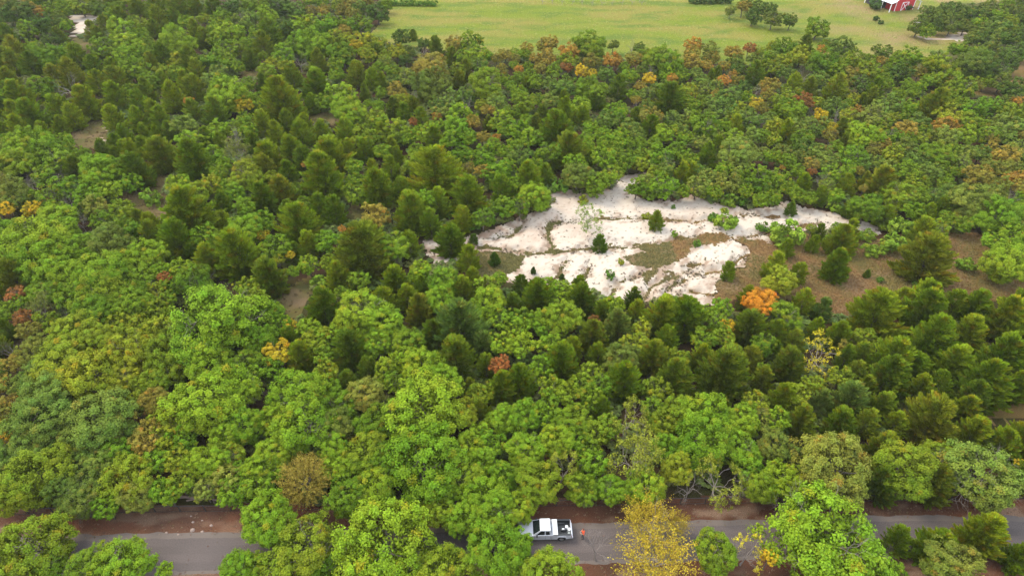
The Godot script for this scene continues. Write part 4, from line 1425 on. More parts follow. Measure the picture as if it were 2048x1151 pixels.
func trees() -> void:
	t("wy", 13.6, -30.2, 3.55, 6.6, 1, "golden wispy tree overhanging the road near the camera")
	t("wg", -22.1, -39.3, 3.18, 6.1, 1, "golden brown fuzzy globe tree beside the road's verge")
	t("wy", 14.0, -35.0, 2.72, 5.5, 1, "", 23, 1, 2, 0)
	t("ag", -20.4, -156.8, 5.43, 9.7, 1, "", 30, 1, 3, 0)
	t("aob", 35.3, -68.5, 2.49, 5.6, 1, "round bright orange tree in front of the dry clearing")
	t("ag", -43.1, -50.6, 1.96, 4.9, 1, "", 35, 0, 0, 7)
	t("ag", 87.2, -104.5, 2.79, 6.1, 0, "", 19, 1, 4, 0)
	t("ag", -41.8, -46.3, 1.69, 4.5, 0, "", 35, 0, 0, 6)
	t("ag", -23.1, -91.1, 2.44, 5.6, 0, "", 29, 1, 0, 0)
	t("ay", -30.4, -58.3, 1.87, 4.8, 0, "round bright yellow tree above the golden twiggy one")
	t("ag", -41.7, -44.4, 1.63, 4.4, 0, "", 35, 0, 0, 5)
	t("ag", -60.5, -48.4, 1.67, 4.5, 0, "", 35, 1, 4, 0)
	t("ag", 97.0, -112.8, 2.58, 5.8, 0, "", 19, 1, 2, 0)
	t("ag", -64.1, -53.3, 1.63, 4.4, 0, "", 35, 0, 3, 0)
	t("ag", 30.6, -130.8, 2.73, 6.0, 0, "", 14, 0, 2, 0)
	t("ao", 92.1, -125.3, 2.65, 5.9, 0, "", 34, 1, 4, 0)
	t("ag", -65.7, -63.0, 1.70, 4.5, 0, "", 9, 1, 6, 3)
	t("wy", 17.0, -34.9, 1.28, 3.5, 0, "", 23, 1, 1, 0)
	t("ao", 15.3, -170.5, 3.17, 6.6, 0, "", 11, 0, 4, 0)
	t("ag", 83.5, -124.9, 2.51, 5.7, 0, "", 34, 0, 4, 0)
	t("ag", 94.2, -101.8, 2.07, 5.1, 0, "", 19, 1, 7, 0)
	t("ag", -60.7, -50.4, 1.36, 4.1, 0, "", 35, 1, 3, 0)
	t("ag", -64.3, -56.8, 1.45, 4.2, 0, "", 9, 1, 6, 4)
	t("ar", -1.7, -56.2, 1.44, 4.2, 0, "orange-red crown poking out above dark cedars mid-wood")
	t("ag", -16.2, -179.2, 2.95, 6.3, 0, "", 30, 0, 1, 0)
	t("ag", -27.5, -146.0, 2.52, 5.7, 0, "", 30, 0, 5, 0)
	t("ao", 26.1, -165.7, 2.78, 6.0, 0, "orange tree at the near edge of the green meadow")
	t("ag", 48.1, -170.3, 2.84, 6.1, 0, "", 11, 2, 0, 5)
	t("ag", 46.8, -164.8, 2.77, 6.0, 0, "", 11, 2, 0, 6)
	t("ar", 67.6, -140.3, 2.45, 5.6, 0, "", 31, 1, 0, 0)
	t("ao", 94.5, -104.8, 1.99, 4.9, 0, "", 19, 1, 0, 0)
	t("ar", -72.5, -70.8, 1.55, 4.3, 0, "", 9, 1, 2, 0)
	t("ay", -60.7, -137.8, 2.27, 5.3, 0, "", 20, 1, 0, 0)
	t("ag", 8.9, -176.6, 2.75, 6.0, 0, "", 11, 0, 4, 6)
	t("ag", 9.2, -167.9, 2.64, 5.8, 0, "", 11, 0, 4, 7)
	t("ag", 32.2, -167.0, 2.63, 5.8, 0, "", 11, 1, 0, 0)
	t("ay", -83.3, -93.4, 1.73, 4.6, 0, "", 22, 0, 5, 0)
	t("ar", -68.4, -66.0, 1.40, 4.1, 0, "rust-red tree near the left edge of the wood")
	t("ag", -5.5, -107.4, 1.83, 4.7, 0, "", 13, 2, 1, 0)
	t("ag", -155.0, -214.3, 3.01, 6.4, 0, "", 8, 0, 3, 0)
	t("ag", -53.2, -210.3, 2.96, 6.3, 0, "", 18, 0, 4, 7)
	t("ag", -49.5, -205.1, 2.90, 6.2, 0, "", 18, 1, 4, 0)
	t("ag", 10.8, -179.0, 2.60, 5.8, 0, "", 11, 0, 4, 8)
	t("ag", 20.9, -165.6, 2.45, 5.6, 0, "", 11, 1, 4, 0)
	t("ao", 50.5, -178.0, 2.59, 5.8, 0, "", 11, 2, 0, 0)
	t("ag", 53.0, -168.3, 2.48, 5.6, 0, "", 11, 2, 0, 7)
	t("ag", 59.9, -173.0, 2.54, 5.7, 0, "", 17, 2, 4, 4)
	t("ag", 60.7, -143.7, 2.20, 5.2, 0, "", 31, 1, 4, 0)
	t("ay", 25.0, -31.2, 0.92, 3.5, 0, "", 24, 1, 5, 0)
	t("ag", 107.8, -125.6, 1.94, 4.9, 0, "", 19, 0, 2, 3)
	t("ag", 107.2, -122.3, 1.90, 4.8, 0, "", 19, 0, 2, 4)
	t("ay", -88.0, -94.0, 1.53, 4.3, 0, "", 22, 2, 5, 0)
	t("ay", -79.3, -79.9, 1.38, 4.1, 0, "", 9, 0, 2, 0)
	t("ag", -8.6, -129.2, 1.87, 4.8, 0, "", 30, 0, 7, 1)
	t("ag", 73.2, -116.3, 1.69, 4.5, 0, "", 32, 0, 1, 0)
	t("ag", 58.4, -110.5, 1.63, 4.4, 0, "", 32, 1, 2, 0)
	t("ag", 96.5, -116.4, 1.65, 4.5, 0, "", 19, 0, 3, 0)
	t("ag", -59.9, -211.4, 2.58, 5.8, 0, "", 18, 0, 4, 6)
	t("ag", -2.8, -160.1, 2.07, 5.1, 0, "", 30, 0, 0, 4)
	t("ag", -1.9, -171.0, 2.18, 5.2, 0, "", 30, 0, 0, 3)
	t("ag", -6.2, -122.8, 1.70, 4.5, 0, "", 30, 2, 7, 0)
	t("ag", 4.1, -175.8, 2.23, 5.3, 0, "", 11, 2, 4, 0)
	t("ag", 7.4, -161.0, 2.08, 5.1, 0, "", 11, 0, 4, 5)
	t("ay", 17.5, -159.3, 2.06, 5.0, 0, "", 11, 0, 5, 0)
	t("ag", 74.6, -215.5, 2.62, 5.8, 0, "", 17, 2, 4, 3)
	t("ag", 102.6, -157.6, 2.05, 5.0, 0, "", 34, 0, 2, 0)
	t("ay", 68.6, -132.6, 1.80, 4.7, 0, "", 31, 1, 7, 0)
	t("ao", 77.4, -134.5, 1.82, 4.7, 0, "", 31, 0, 0, 0)
	t("ao", 116.6, -140.0, 1.87, 4.8, 0, "", 34, 0, 1, 0)
	t("ag", 66.5, -122.2, 1.70, 4.5, 0, "", 32, 0, 2, 0)
	t("ar", -52.0, -74.4, 1.22, 3.9, 0, "small tree with red sprouts among pale oaks")
	t("ay", -58.2, -45.6, 0.94, 3.5, 0, "", 35, 1, 4, 4)
	t("ag", -165.8, -214.7, 2.60, 5.8, 0, "", 8, 2, 4, 0)
	t("ag", 76.8, -121.1, 1.63, 4.4, 0, "", 34, 0, 4, 3)
	t("ag", -47.9, -222.8, 2.60, 5.8, 0, "", 18, 1, 3, 2)
	t("ag", 55.9, -153.3, 1.93, 4.9, 0, "", 31, 0, 4, 3)
	t("ag", 56.9, -136.8, 1.75, 4.6, 0, "", 31, 0, 4, 4)
	t("ag", -51.8, -219.1, 2.49, 5.6, 0, "", 18, 1, 3, 1)
	t("ag", 63.9, -151.2, 1.86, 4.8, 0, "", 31, 0, 3, 2)
	t("ag", -63.0, -209.4, 2.36, 5.5, 0, "", 18, 0, 4, 5)
	t("ag", -48.6, -191.1, 2.20, 5.2, 0, "", 18, 0, 5, 0)
	t("ay", -43.3, -178.2, 2.08, 5.1, 0, "", 18, 0, 5, 0)
	t("ay", 34.0, -153.8, 1.86, 4.8, 0, "", 11, 0, 7, 0)
	t("ar", 14.1, -161.3, 1.93, 4.9, 0, "", 11, 0, 4, 0)
	t("ay", 56.4, -139.5, 1.73, 4.6, 0, "", 31, 0, 4, 0)
	t("ag", 82.5, -152.2, 1.84, 4.7, 0, "", 31, 0, 1, 4)
	t("ag", 108.0, -152.2, 1.84, 4.7, 0, "", 34, 0, 2, 0)
	t("ag", 112.2, -149.8, 1.82, 4.7, 0, "", 34, 0, 1, 0)
	t("ay", -41.2, -86.3, 1.24, 3.9, 0, "", 29, 0, 4, 0)
	t("ay", -59.6, -47.4, 0.88, 3.4, 0, "", 35, 1, 4, 3)
	t("ay", -30.6, -64.5, 1.04, 3.6, 0, "", 2, 1, 2, 3)
	t("ay", 30.0, -64.5, 1.04, 3.6, 0, "", 3, 1, 5, 0)
	t("ag", 44.4, -60.4, 1.00, 3.6, 0, "", 4, 1, 0, 0)
	t("ay", 56.2, -41.7, 0.83, 3.3, 0, "", 25, 1, 0, 0)
	t("ag", 62.2, -151.3, 1.83, 4.7, 0, "", 31, 0, 3, 1)
	t("ag", 85.5, -158.1, 1.90, 4.8, 0, "", 31, 0, 1, 3)
	t("ag", -5.7, -135.1, 1.64, 4.5, 0, "", 30, 0, 7, 2)
	t("ag", 50.5, -163.2, 1.84, 4.7, 0, "", 11, 2, 0, 0)
	t("ag", 31.1, -149.3, 1.72, 4.6, 0, "", 11, 0, 7, 3)
	t("ag", 55.0, -163.2, 1.84, 4.7, 0, "", 31, 2, 3, 0)
	t("ag", 6.2, -168.3, 1.86, 4.8, 0, "", 11, 0, 4, 0)
	t("ao", -149.6, -210.6, 2.18, 5.2, 0, "", 8, 0, 3, 0)
	t("ar", -58.7, -152.5, 1.69, 4.5, 0, "", 20, 0, 1, 0)
	t("ar", 65.7, -177.7, 1.90, 4.8, 0, "", 17, 0, 4, 0)
	t("ao", 52.5, -153.3, 1.70, 4.5, 0, "", 31, 0, 4, 1)
	t("ag", 99.8, -120.9, 1.43, 4.2, 0, "", 34, 0, 0, 0)
	t("ag", -8.4, -108.7, 1.32, 4.0, 0, "", 13, 0, 1, 0)
	t("ag", 76.4, -118.6, 1.41, 4.1, 0, "", 34, 0, 4, 4)
	t("ag", 66.2, -107.7, 1.32, 4.0, 0, "", 32, 0, 0, 0)
	t("ar", 11.5, -65.6, 0.96, 3.5, 0, "", 33, 1, 5, 0)
	t("ag", -56.3, -224.0, 2.23, 5.3, 0, "", 18, 0, 3, 0)
	t("ao", 39.8, -154.5, 1.55, 4.3, 0, "", 11, 0, 7, 0)
	t("ag", 48.3, -145.1, 1.48, 4.2, 0, "", 31, 2, 4, 0)
	t("ay", -83.1, -97.1, 1.12, 3.7, 0, "", 22, 0, 6, 0)
	t("ag", -4.0, -168.8, 1.65, 4.5, 0, "", 30, 0, 0, 0)
	t("ag", 0.7, -168.8, 1.63, 4.4, 0, "", 30, 2, 0, 0)
	t("ao", -74.8, -140.4, 1.30, 4.0, 0, "", 20, 0, 4, 0)
	t("ao", -16.6, -132.9, 1.25, 3.9, 0, "", 30, 0, 6, 0)
	t("ao", 1.9, -161.5, 1.45, 4.2, 0, "", 30, 2, 0, 0)
	t("ay", 20.3, -158.1, 1.42, 4.2, 0, "", 11, 1, 5, 0)
	t("ao", 60.8, -146.9, 1.35, 4.1, 0, "", 31, 0, 4, 2)
	t("ag", 29.0, -142.5, 1.32, 4.0, 0, "", 11, 0, 7, 4)
	t("ao", 85.0, -175.5, 1.54, 4.3, 0, "", 17, 0, 6, 0)
	t("ag", 97.2, -166.9, 1.48, 4.2, 0, "", 7, 0, 6, 0)
	t("ay", 68.9, -127.2, 1.21, 3.9, 0, "", 31, 0, 7, 0)
	t("ag", 63.6, -116.2, 1.14, 3.8, 0, "", 32, 1, 1, 0)
	t("ar", -21.6, -130.0, 1.09, 3.7, 0, "", 30, 0, 6, 0)
	t("ao", -3.4, -122.7, 1.05, 3.6, 0, "", 30, 2, 7, 0)
	t("ao", 56.1, -158.5, 1.27, 4.0, 0, "", 31, 0, 3, 0)
	t("ay", -35.2, -81.3, 0.80, 3.3, 0, "", 29, 0, 5, 0)
	t("ar", 57.5, -107.8, 0.96, 3.5, 0, "", 32, 1, 1, 0)
	t("ag", 64.7, -101.7, 0.92, 3.5, 0, "", 15, 0, 2, 0)
	t("ay", 89.2, -103.1, 0.93, 3.5, 0, "", 19, 1, 5, 0)
	t("ay", -9.2, -183.5, 1.24, 3.9, 0, "", 30, 0, 1, 0)
	t("ay", -6.4, -161.4, 1.13, 3.8, 0, "", 30, 0, 0, 0)
	t("ao", -40.5, -110.9, 0.86, 3.4, 0, "", 29, 0, 3, 0)
	t("ao", -28.5, -88.4, 0.74, 3.2, 0, "", 29, 1, 5, 0)
	t("ar", -169.4, -222.6, 1.25, 3.9, 0, "", 8, 2, 4, 0)
	t("ar", -54.7, -136.4, 0.85, 3.4, 0, "", 20, 1, 0, 0)
	t("ao", 35.2, -126.7, 0.81, 3.3, 0, "", 14, 0, 1, 0)
	t("ao", 52.4, -109.6, 0.73, 3.2, 0, "", 32, 1, 4, 0)
	t("bs", 13.1, -88.5, 1.06, 1.7, 0, "", 6, 0, 4, 0)
	t("bs", 10.5, -230.2, 1.54, 2.5, 0, "", 11, 2, 3, 5)
	t("bs", 13.9, -230.2, 1.54, 2.5, 0, "", 11, 2, 3, 6)
	t("bs", 17.3, -230.2, 1.54, 2.5, 0, "", 11, 2, 3, 7)
	t("bs", 20.7, -230.2, 1.54, 2.5, 0, "", 11, 2, 3, 8)
	t("bs", 24.2, -230.2, 1.54, 2.5, 0, "", 11, 2, 2, 5)
	t("bs", 27.6, -230.2, 1.54, 2.5, 0, "", 11, 2, 2, 6)
	t("bs", 31.0, -230.2, 1.54, 2.5, 0, "", 11, 2, 2, 7)
	t("bs", 34.5, -230.2, 1.54, 2.5, 0, "", 11, 2, 2, 8)
	t("bs", 37.9, -230.2, 1.54, 2.5, 0, "", 11, 2, 2, 9)
	t("bs", 41.3, -230.2, 1.54, 2.5, 0, "", 11, 2, 2, 10)
	t("bs", 44.7, -230.2, 1.54, 2.5, 0, "", 11, 2, 2, 11)
	t("bs", 22.7, -98.4, 0.79, 1.3, 0, "", 6, 1, 3, 0)
	t("b", 8.4, -32.2, 2.02, 5.2, 1, "", 23, 1, 4, 0)
	t("b", 18.9, -38.9, 1.53, 4.5, 0, "", 23, 0, 1, 0)
	t("b", -105.6, -147.0, 3.27, 7.1, 0, "", 22, 0, 2, 0)
	t("b", -56.8, -119.7, 2.56, 6.0, 0, "", 20, 0, 6, 0)
	t("b", -77.8, -95.1, 2.08, 5.3, 0, "", 21, 0, 4, 0)
	t("b", 25.0, -39.4, 1.21, 4.0, 0, "", 24, 0, 3, 0)
	t("b", -88.2, -102.3, 1.95, 5.1, 0, "", 22, 0, 5, 0)
	t("b", -66.9, -60.0, 1.33, 4.2, 0, "", 9, 1, 6, 0)
	t("b", -73.4, -90.6, 1.59, 4.6, 0, "", 21, 0, 5, 0)
	t("b", 30.1, -110.7, 1.82, 4.9, 0, "", 14, 1, 1, 0)
	t("b", 58.0, -104.9, 1.76, 4.8, 0, "", 32, 1, 0, 0)
	t("b", 89.3, -97.4, 1.67, 4.7, 0, "", 19, 1, 6, 0)
	t("b", -10.2, -138.7, 2.00, 5.2, 0, "", 30, 0, 7, 0)
	t("b", 73.3, -156.8, 2.19, 5.5, 0, "", 31, 0, 2, 0)
	t("b", 71.6, -131.4, 1.92, 5.1, 0, "", 31, 0, 7, 0)
	t("b", -55.6, -165.9, 2.13, 5.4, 0, "", 20, 0, 1, 0)
	t("b", 58.2, -146.9, 1.94, 5.1, 0, "", 31, 0, 4, 2)
	t("b", 67.2, -134.2, 1.81, 4.9, 0, "", 31, 1, 7, 0)
	t("b", -63.7, -67.2, 1.15, 3.9, 0, "", 9, 1, 0, 0)
	t("b", 35.3, -157.6, 1.89, 5.0, 0, "", 11, 0, 7, 0)
	t("b", 53.5, -155.1, 1.87, 5.0, 0, "", 31, 0, 4, 1)
	t("b", 27.8, -137.2, 1.70, 4.8, 0, "", 11, 0, 6, 2)
	t("b", -79.7, -101.4, 1.38, 4.3, 0, "", 21, 0, 4, 0)
	t("b", -60.0, -69.8, 1.09, 3.8, 0, "", 10, 0, 4, 0)
	t("b", -23.1, -146.1, 1.64, 4.7, 0, "", 30, 0, 6, 0)
	t("b", 33.3, -178.3, 1.91, 5.1, 0, "", 11, 1, 1, 0)
	t("b", 19.1, -132.2, 1.52, 4.5, 0, "", 11, 0, 6, 1)
	t("b", 54.8, -129.5, 1.23, 4.0, 0, "", 31, 0, 5, 0)
	t("b", 140.2, -199.8, 1.52, 4.5, 0, "", 7, 2, 0, 0)
	t("og", 35.0, -41.0, 4.03, 7.3, 1, "", 24, 0, 2, 0)
	t("ob", 49.7, -39.8, 3.98, 7.2, 1, "pale bluish willowy tree beside the road, far right")
	t("ob", -47.4, -47.1, 4.03, 7.3, 1, "", 35, 1, 0, 0)
	t("ob", -54.6, -46.9, 3.60, 6.7, 1, "", 35, 1, 4, 0)
	t("og", 42.2, -30.1, 2.68, 5.4, 1, "", 25, 0, 6, 0)
	t("ob", -55.9, -51.4, 3.17, 6.1, 1, "", 35, 1, 2, 0)
	t("ob", -54.5, -44.5, 2.47, 5.1, 1, "", 35, 1, 5, 0)
	t("ob", 80.2, -95.7, 3.72, 6.8, 1, "", 19, 0, 5, 0)
	t("ob", -59.2, -54.1, 2.57, 5.3, 1, "", 35, 1, 3, 0)
	t("og", -18.1, -51.5, 2.51, 5.2, 1, "", 2, 0, 7, 0)
	t("og", -64.6, -83.0, 3.19, 6.1, 1, "", 21, 0, 5, 0)
	t("og", -19.3, -148.1, 4.47, 7.9, 1, "", 30, 1, 6, 0)
	t("od", 117.7, -160.1, 4.75, 8.3, 1, "", 34, 2, 2, 0)
	t("ob", 44.2, -113.2, 3.68, 6.8, 1, "", 32, 0, 4, 0)
	t("og", 14.0, -57.5, 2.42, 5.0, 1, "", 33, 1, 7, 0)
	t("ob", -49.4, -44.3, 2.12, 4.6, 1, "", 35, 1, 6, 0)
	t("od", -45.2, -38.9, 2.00, 4.5, 1, "", 35, 0, 6, 7)
	t("od", -45.0, -37.1, 1.96, 4.4, 1, "", 35, 0, 6, 6)
	t("og", 29.7, -44.3, 2.12, 4.6, 1, "", 24, 0, 3, 0)
	t("og", -20.4, -46.7, 2.16, 4.7, 1, "", 1, 0, 1, 0)
	t("ob", -56.0, -40.6, 2.02, 4.5, 1, "", 35, 0, 5, 4)
	t("ob", -57.4, -42.9, 2.07, 4.6, 1, "", 35, 0, 5, 3)
	t("og", -39.5, -37.8, 1.78, 4.2, 1, "", 12, 1, 4, 0)
	t("og", -88.0, -97.3, 2.88, 5.7, 1, "", 22, 0, 5, 7)
	t("og", 12.2, -105.2, 3.04, 5.9, 1, "", 14, 0, 4, 0)
	t("og", -63.2, -59.3, 2.14, 4.6, 1, "", 9, 1, 6, 0)
	t("ob", -46.5, -44.5, 1.85, 4.2, 1, "", 35, 1, 7, 3)
	t("od", -47.8, -38.6, 1.71, 4.1, 1, "", 35, 0, 6, 5)
	t("ob", -45.5, -42.1, 1.76, 4.1, 1, "", 35, 1, 7, 4)
	t("ob", 79.1, -98.3, 2.79, 5.6, 1, "", 19, 0, 4, 0)
	t("og", -30.8, -40.0, 1.64, 4.0, 0, "", 12, 1, 1, 2)
	t("ob", 11.6, -147.7, 3.58, 6.6, 0, "", 11, 0, 5, 0)
	t("ob", 47.0, -134.3, 3.34, 6.3, 0, "", 31, 0, 4, 4)
	t("og", 79.0, -130.5, 3.27, 6.2, 0, "", 31, 0, 0, 0)
	t("ob", 105.0, -126.2, 3.19, 6.1, 0, "", 34, 0, 0, 0)
	t("ob", -47.4, -41.3, 1.64, 4.0, 0, "", 35, 1, 6, 0)
	t("og", 31.4, -43.6, 1.64, 4.0, 0, "", 24, 0, 2, 0)
	t("og", -89.9, -94.4, 2.51, 5.2, 0, "", 22, 2, 5, 0)
	t("od", -153.7, -205.6, 4.45, 7.8, 0, "", 8, 2, 4, 0)
	t("og", 39.6, -102.5, 2.65, 5.4, 0, "", 32, 0, 4, 0)
	t("od", 128.2, -164.7, 3.57, 6.6, 0, "", 34, 2, 1, 3)
	t("ob", 85.3, -137.5, 3.12, 6.0, 0, "", 34, 0, 3, 0)
	t("ob", 89.8, -121.4, 2.85, 5.6, 0, "", 34, 1, 6, 0)
	t("og", -72.8, -94.6, 2.40, 5.0, 0, "", 21, 0, 4, 0)
	t("ob", 50.5, -142.0, 3.05, 5.9, 0, "", 31, 0, 4, 3)
	t("ob", 79.0, -111.9, 2.57, 5.2, 0, "", 34, 0, 5, 0)
	t("og", 85.8, -88.3, 2.19, 4.7, 0, "", 19, 0, 6, 0)
	t("ob", -65.9, -56.0, 1.64, 4.0, 0, "", 9, 0, 6, 0)
	t("od", -140.8, -196.7, 3.74, 6.9, 0, "", 8, 0, 4, 0)
	t("ob", -80.8, -199.8, 3.78, 6.9, 0, "", 20, 2, 2, 0)
	t("ob", -70.6, -127.7, 2.69, 5.4, 0, "", 20, 0, 4, 0)
	t("ob", -14.1, -140.8, 2.89, 5.7, 0, "", 30, 0, 7, 5)
	t("ob", -3.4, -138.7, 2.86, 5.6, 0, "", 30, 0, 7, 7)
	t("ob", 20.7, -130.2, 2.73, 5.5, 0, "", 11, 0, 6, 0)
	t("od", 122.7, -158.5, 3.16, 6.1, 0, "", 34, 2, 1, 4)
	t("od", 138.2, -207.2, 3.90, 7.1, 0, "", 7, 0, 0, 7)
	t("od", 143.4, -206.0, 3.88, 7.0, 0, "", 7, 2, 0, 5)
	t("ob", 143.2, -193.9, 3.69, 6.8, 0, "", 7, 2, 0, 0)
	t("og", -92.3, -102.1, 2.30, 4.9, 0, "", 22, 0, 5, 6)
	t("ob", 1.5, -113.6, 2.47, 5.1, 0, "", 14, 2, 4, 0)
	t("ob", -62.6, -53.6, 1.56, 3.9, 0, "", 35, 0, 3, 0)
	t("og", 29.6, -48.3, 1.48, 3.7, 0, "", 4, 0, 5, 0)
	t("og", -32.9, -38.8, 1.34, 3.5, 0, "", 12, 1, 1, 1)
	t("od", -42.1, -207.8, 3.71, 6.8, 0, "dark dense tree at the meadow's left corner")
	t("ob", 52.2, -130.4, 2.59, 5.3, 0, "", 31, 0, 5, 0)
	t("od", 90.7, -176.2, 3.26, 6.2, 0, "", 17, 0, 7, 0)
	t("od", 120.9, -147.7, 2.84, 5.6, 0, "", 34, 0, 1, 6)
	t("ob", 73.2, -137.6, 2.70, 5.4, 0, "", 31, 1, 0, 0)
	t("ob", 34.0, -101.8, 2.18, 4.7, 0, "", 14, 0, 0, 0)
	t("ob", 79.7, -107.3, 2.26, 4.8, 0, "", 34, 0, 6, 0)
	t("od", -89.8, -213.6, 3.60, 6.7, 0, "", 20, 2, 2, 0)
	t("od", -74.7, -215.0, 3.62, 6.7, 0, "", 18, 2, 4, 3)
	t("od", 98.0, -157.5, 2.83, 5.6, 0, "", 34, 2, 3, 0)
	t("ob", 61.0, -127.0, 2.41, 5.0, 0, "", 31, 1, 6, 0)
	t("od", 133.2, -205.0, 3.48, 6.5, 0, "", 7, 0, 0, 6)
	t("od", 151.4, -212.3, 3.58, 6.6, 0, "", 7, 2, 0, 6)
	t("od", 141.7, -182.7, 3.17, 6.1, 0, "", 7, 2, 0, 7)
	t("ob", 61.1, -115.6, 2.26, 4.8, 0, "", 32, 1, 2, 0)
	t("og", 80.2, -117.7, 2.28, 4.9, 0, "", 34, 0, 5, 0)
	t("og", 90.4, -102.9, 2.08, 4.6, 0, "", 19, 1, 5, 0)
	t("og", -95.9, -103.7, 2.05, 4.5, 0, "", 22, 0, 5, 5)
	t("ob", -68.2, -211.5, 3.37, 6.4, 0, "", 18, 2, 4, 0)
	t("od", -67.7, -195.4, 3.16, 6.1, 0, "", 18, 2, 4, 4)
	t("ob", -26.1, -155.4, 2.65, 5.4, 0, "", 30, 1, 5, 0)
	t("od", 59.5, -117.4, 2.15, 4.7, 0, "", 32, 1, 2, 0)
	t("ob", 93.5, -114.7, 2.12, 4.6, 0, "", 19, 0, 3, 0)
	t("og", 88.2, -99.5, 1.92, 4.4, 0, "", 19, 1, 5, 0)
	t("ob", 43.7, -109.1, 2.02, 4.5, 0, "", 32, 0, 4, 0)
	t("ob", 48.7, -114.8, 2.04, 4.5, 0, "", 32, 0, 3, 0)
	t("ob", -74.5, -153.3, 2.47, 5.1, 0, "", 20, 0, 3, 4)
	t("ob", 23.9, -157.3, 2.52, 5.2, 0, "", 11, 1, 6, 0)
	t("ob", 25.6, -128.1, 2.16, 4.7, 0, "", 14, 0, 2, 0)
	t("od", 100.2, -172.5, 2.70, 5.4, 0, "", 7, 0, 6, 0)
	t("od", 113.1, -168.5, 2.65, 5.4, 0, "", 7, 0, 7, 7)
	t("od", 84.9, -150.9, 2.44, 5.1, 0, "", 31, 0, 0, 0)
	t("od", 119.8, -151.7, 2.45, 5.1, 0, "", 34, 0, 1, 5)
	t("ob", 89.1, -129.9, 2.18, 4.7, 0, "", 34, 1, 4, 0)
	t("od", 131.2, -208.2, 3.13, 6.0, 0, "", 7, 0, 0, 5)
	t("od", 159.8, -210.8, 3.17, 6.1, 0, "", 7, 2, 0, 8)
	t("od", 137.5, -174.5, 2.72, 5.5, 0, "", 34, 2, 1, 1)
	t("ob", 76.3, -99.0, 1.79, 4.2, 0, "", 15, 0, 1, 0)
	t("od", 118.7, -140.5, 2.26, 4.8, 0, "", 34, 0, 1, 7)
	t("og", 95.1, -109.3, 1.87, 4.3, 0, "", 19, 1, 3, 2)
	t("ob", -15.9, -134.8, 2.17, 4.7, 0, "", 30, 0, 6, 0)
	t("ob", -11.0, -144.5, 2.29, 4.9, 0, "", 30, 0, 7, 6)
	t("ob", 114.0, -133.0, 2.15, 4.7, 0, "", 34, 0, 0, 0)
	t("ob", 35.2, -131.2, 2.11, 4.6, 0, "", 14, 0, 1, 1)
	t("ob", 90.8, -115.0, 1.92, 4.4, 0, "", 34, 1, 7, 0)
	t("og", -100.0, -112.1, 1.89, 4.3, 0, "", 22, 0, 5, 0)
	t("od", -31.7, -185.1, 2.68, 5.4, 0, "", 18, 0, 7, 0)
	t("ob", -8.7, -163.7, 2.43, 5.1, 0, "", 30, 0, 0, 0)
	t("od", 59.1, -166.4, 2.46, 5.1, 0, "", 31, 2, 3, 0)
	t("ob", 36.2, -148.9, 2.26, 4.8, 0, "", 11, 0, 7, 0)
	t("ob", 9.0, -141.5, 2.18, 4.7, 0, "", 11, 0, 5, 0)
	t("ob", 38.5, -131.4, 2.06, 4.5, 0, "", 14, 0, 1, 2)
	t("ob", 50.8, -123.5, 1.97, 4.4, 0, "", 31, 0, 5, 1)
	t("od", 79.8, -215.4, 3.02, 5.9, 0, "", 17, 0, 3, 0)
	t("od", 80.0, -202.4, 2.87, 5.7, 0, "", 17, 0, 4, 6)
	t("ob", 70.2, -159.4, 2.38, 5.0, 0, "", 31, 0, 3, 0)
	t("ob", 76.5, -155.2, 2.34, 4.9, 0, "", 31, 1, 1, 0)
	t("ob", 103.5, -122.9, 1.97, 4.4, 0, "", 19, 0, 2, 0)
	t("od", 121.9, -196.4, 2.81, 5.6, 0, "", 7, 0, 7, 5)
	t("od", 132.5, -176.9, 2.58, 5.3, 0, "", 7, 2, 7, 7)
	t("ob", 29.9, -109.0, 1.81, 4.2, 0, "", 14, 1, 0, 0)
	t("ob", 68.1, -110.5, 1.82, 4.2, 0, "", 32, 0, 0, 1)
	t("ob", 60.7, -111.5, 1.84, 4.2, 0, "", 32, 1, 1, 1)
	t("ob", 70.7, -111.5, 1.84, 4.2, 0, "", 32, 0, 0, 2)
	t("ob", 87.9, -110.8, 1.81, 4.2, 0, "", 34, 0, 6, 0)
	t("ob", 38.7, -119.7, 1.87, 4.3, 0, "", 14, 0, 1, 6)
	t("og", 93.4, -110.9, 1.78, 4.2, 0, "", 19, 1, 3, 1)
	t("ob", 36.1, -108.1, 1.73, 4.1, 0, "", 14, 0, 0, 3)
	t("ob", 72.9, -109.5, 1.74, 4.1, 0, "", 34, 0, 5, 0)
	t("ob", 102.0, -113.8, 1.77, 4.1, 0, "", 19, 1, 2, 4)
	t("ob", 103.4, -118.3, 1.82, 4.2, 0, "", 19, 1, 2, 3)
	t("ob", 46.0, -140.9, 2.06, 4.5, 0, "", 31, 2, 4, 0)
	t("ob", 58.3, -103.0, 1.64, 4.0, 0, "", 32, 1, 7, 0)
	t("ob", -75.4, -160.5, 2.25, 4.8, 0, "", 20, 0, 3, 3)
	t("ob", 35.7, -126.3, 1.88, 4.3, 0, "", 14, 0, 1, 5)
	t("ob", 36.8, -105.5, 1.66, 4.0, 0, "", 14, 0, 0, 4)
	t("ob", 64.7, -129.8, 1.92, 4.3, 0, "", 31, 1, 6, 0)
	t("od", -133.3, -214.6, 2.81, 5.6, 0, "", 8, 0, 1, 0)
	t("og", 54.6, -176.3, 2.41, 5.0, 0, "", 11, 2, 0, 0)
	t("od", 65.1, -168.6, 2.32, 4.9, 0, "", 31, 0, 3, 0)
	t("ob", 46.6, -149.2, 2.12, 4.6, 0, "", 11, 2, 0, 4)
	t("od", 140.2, -214.6, 2.81, 5.6, 0, "", 7, 0, 0, 0)
	t("ob", 140.8, -187.8, 2.53, 5.2, 0, "", 7, 2, 0, 0)
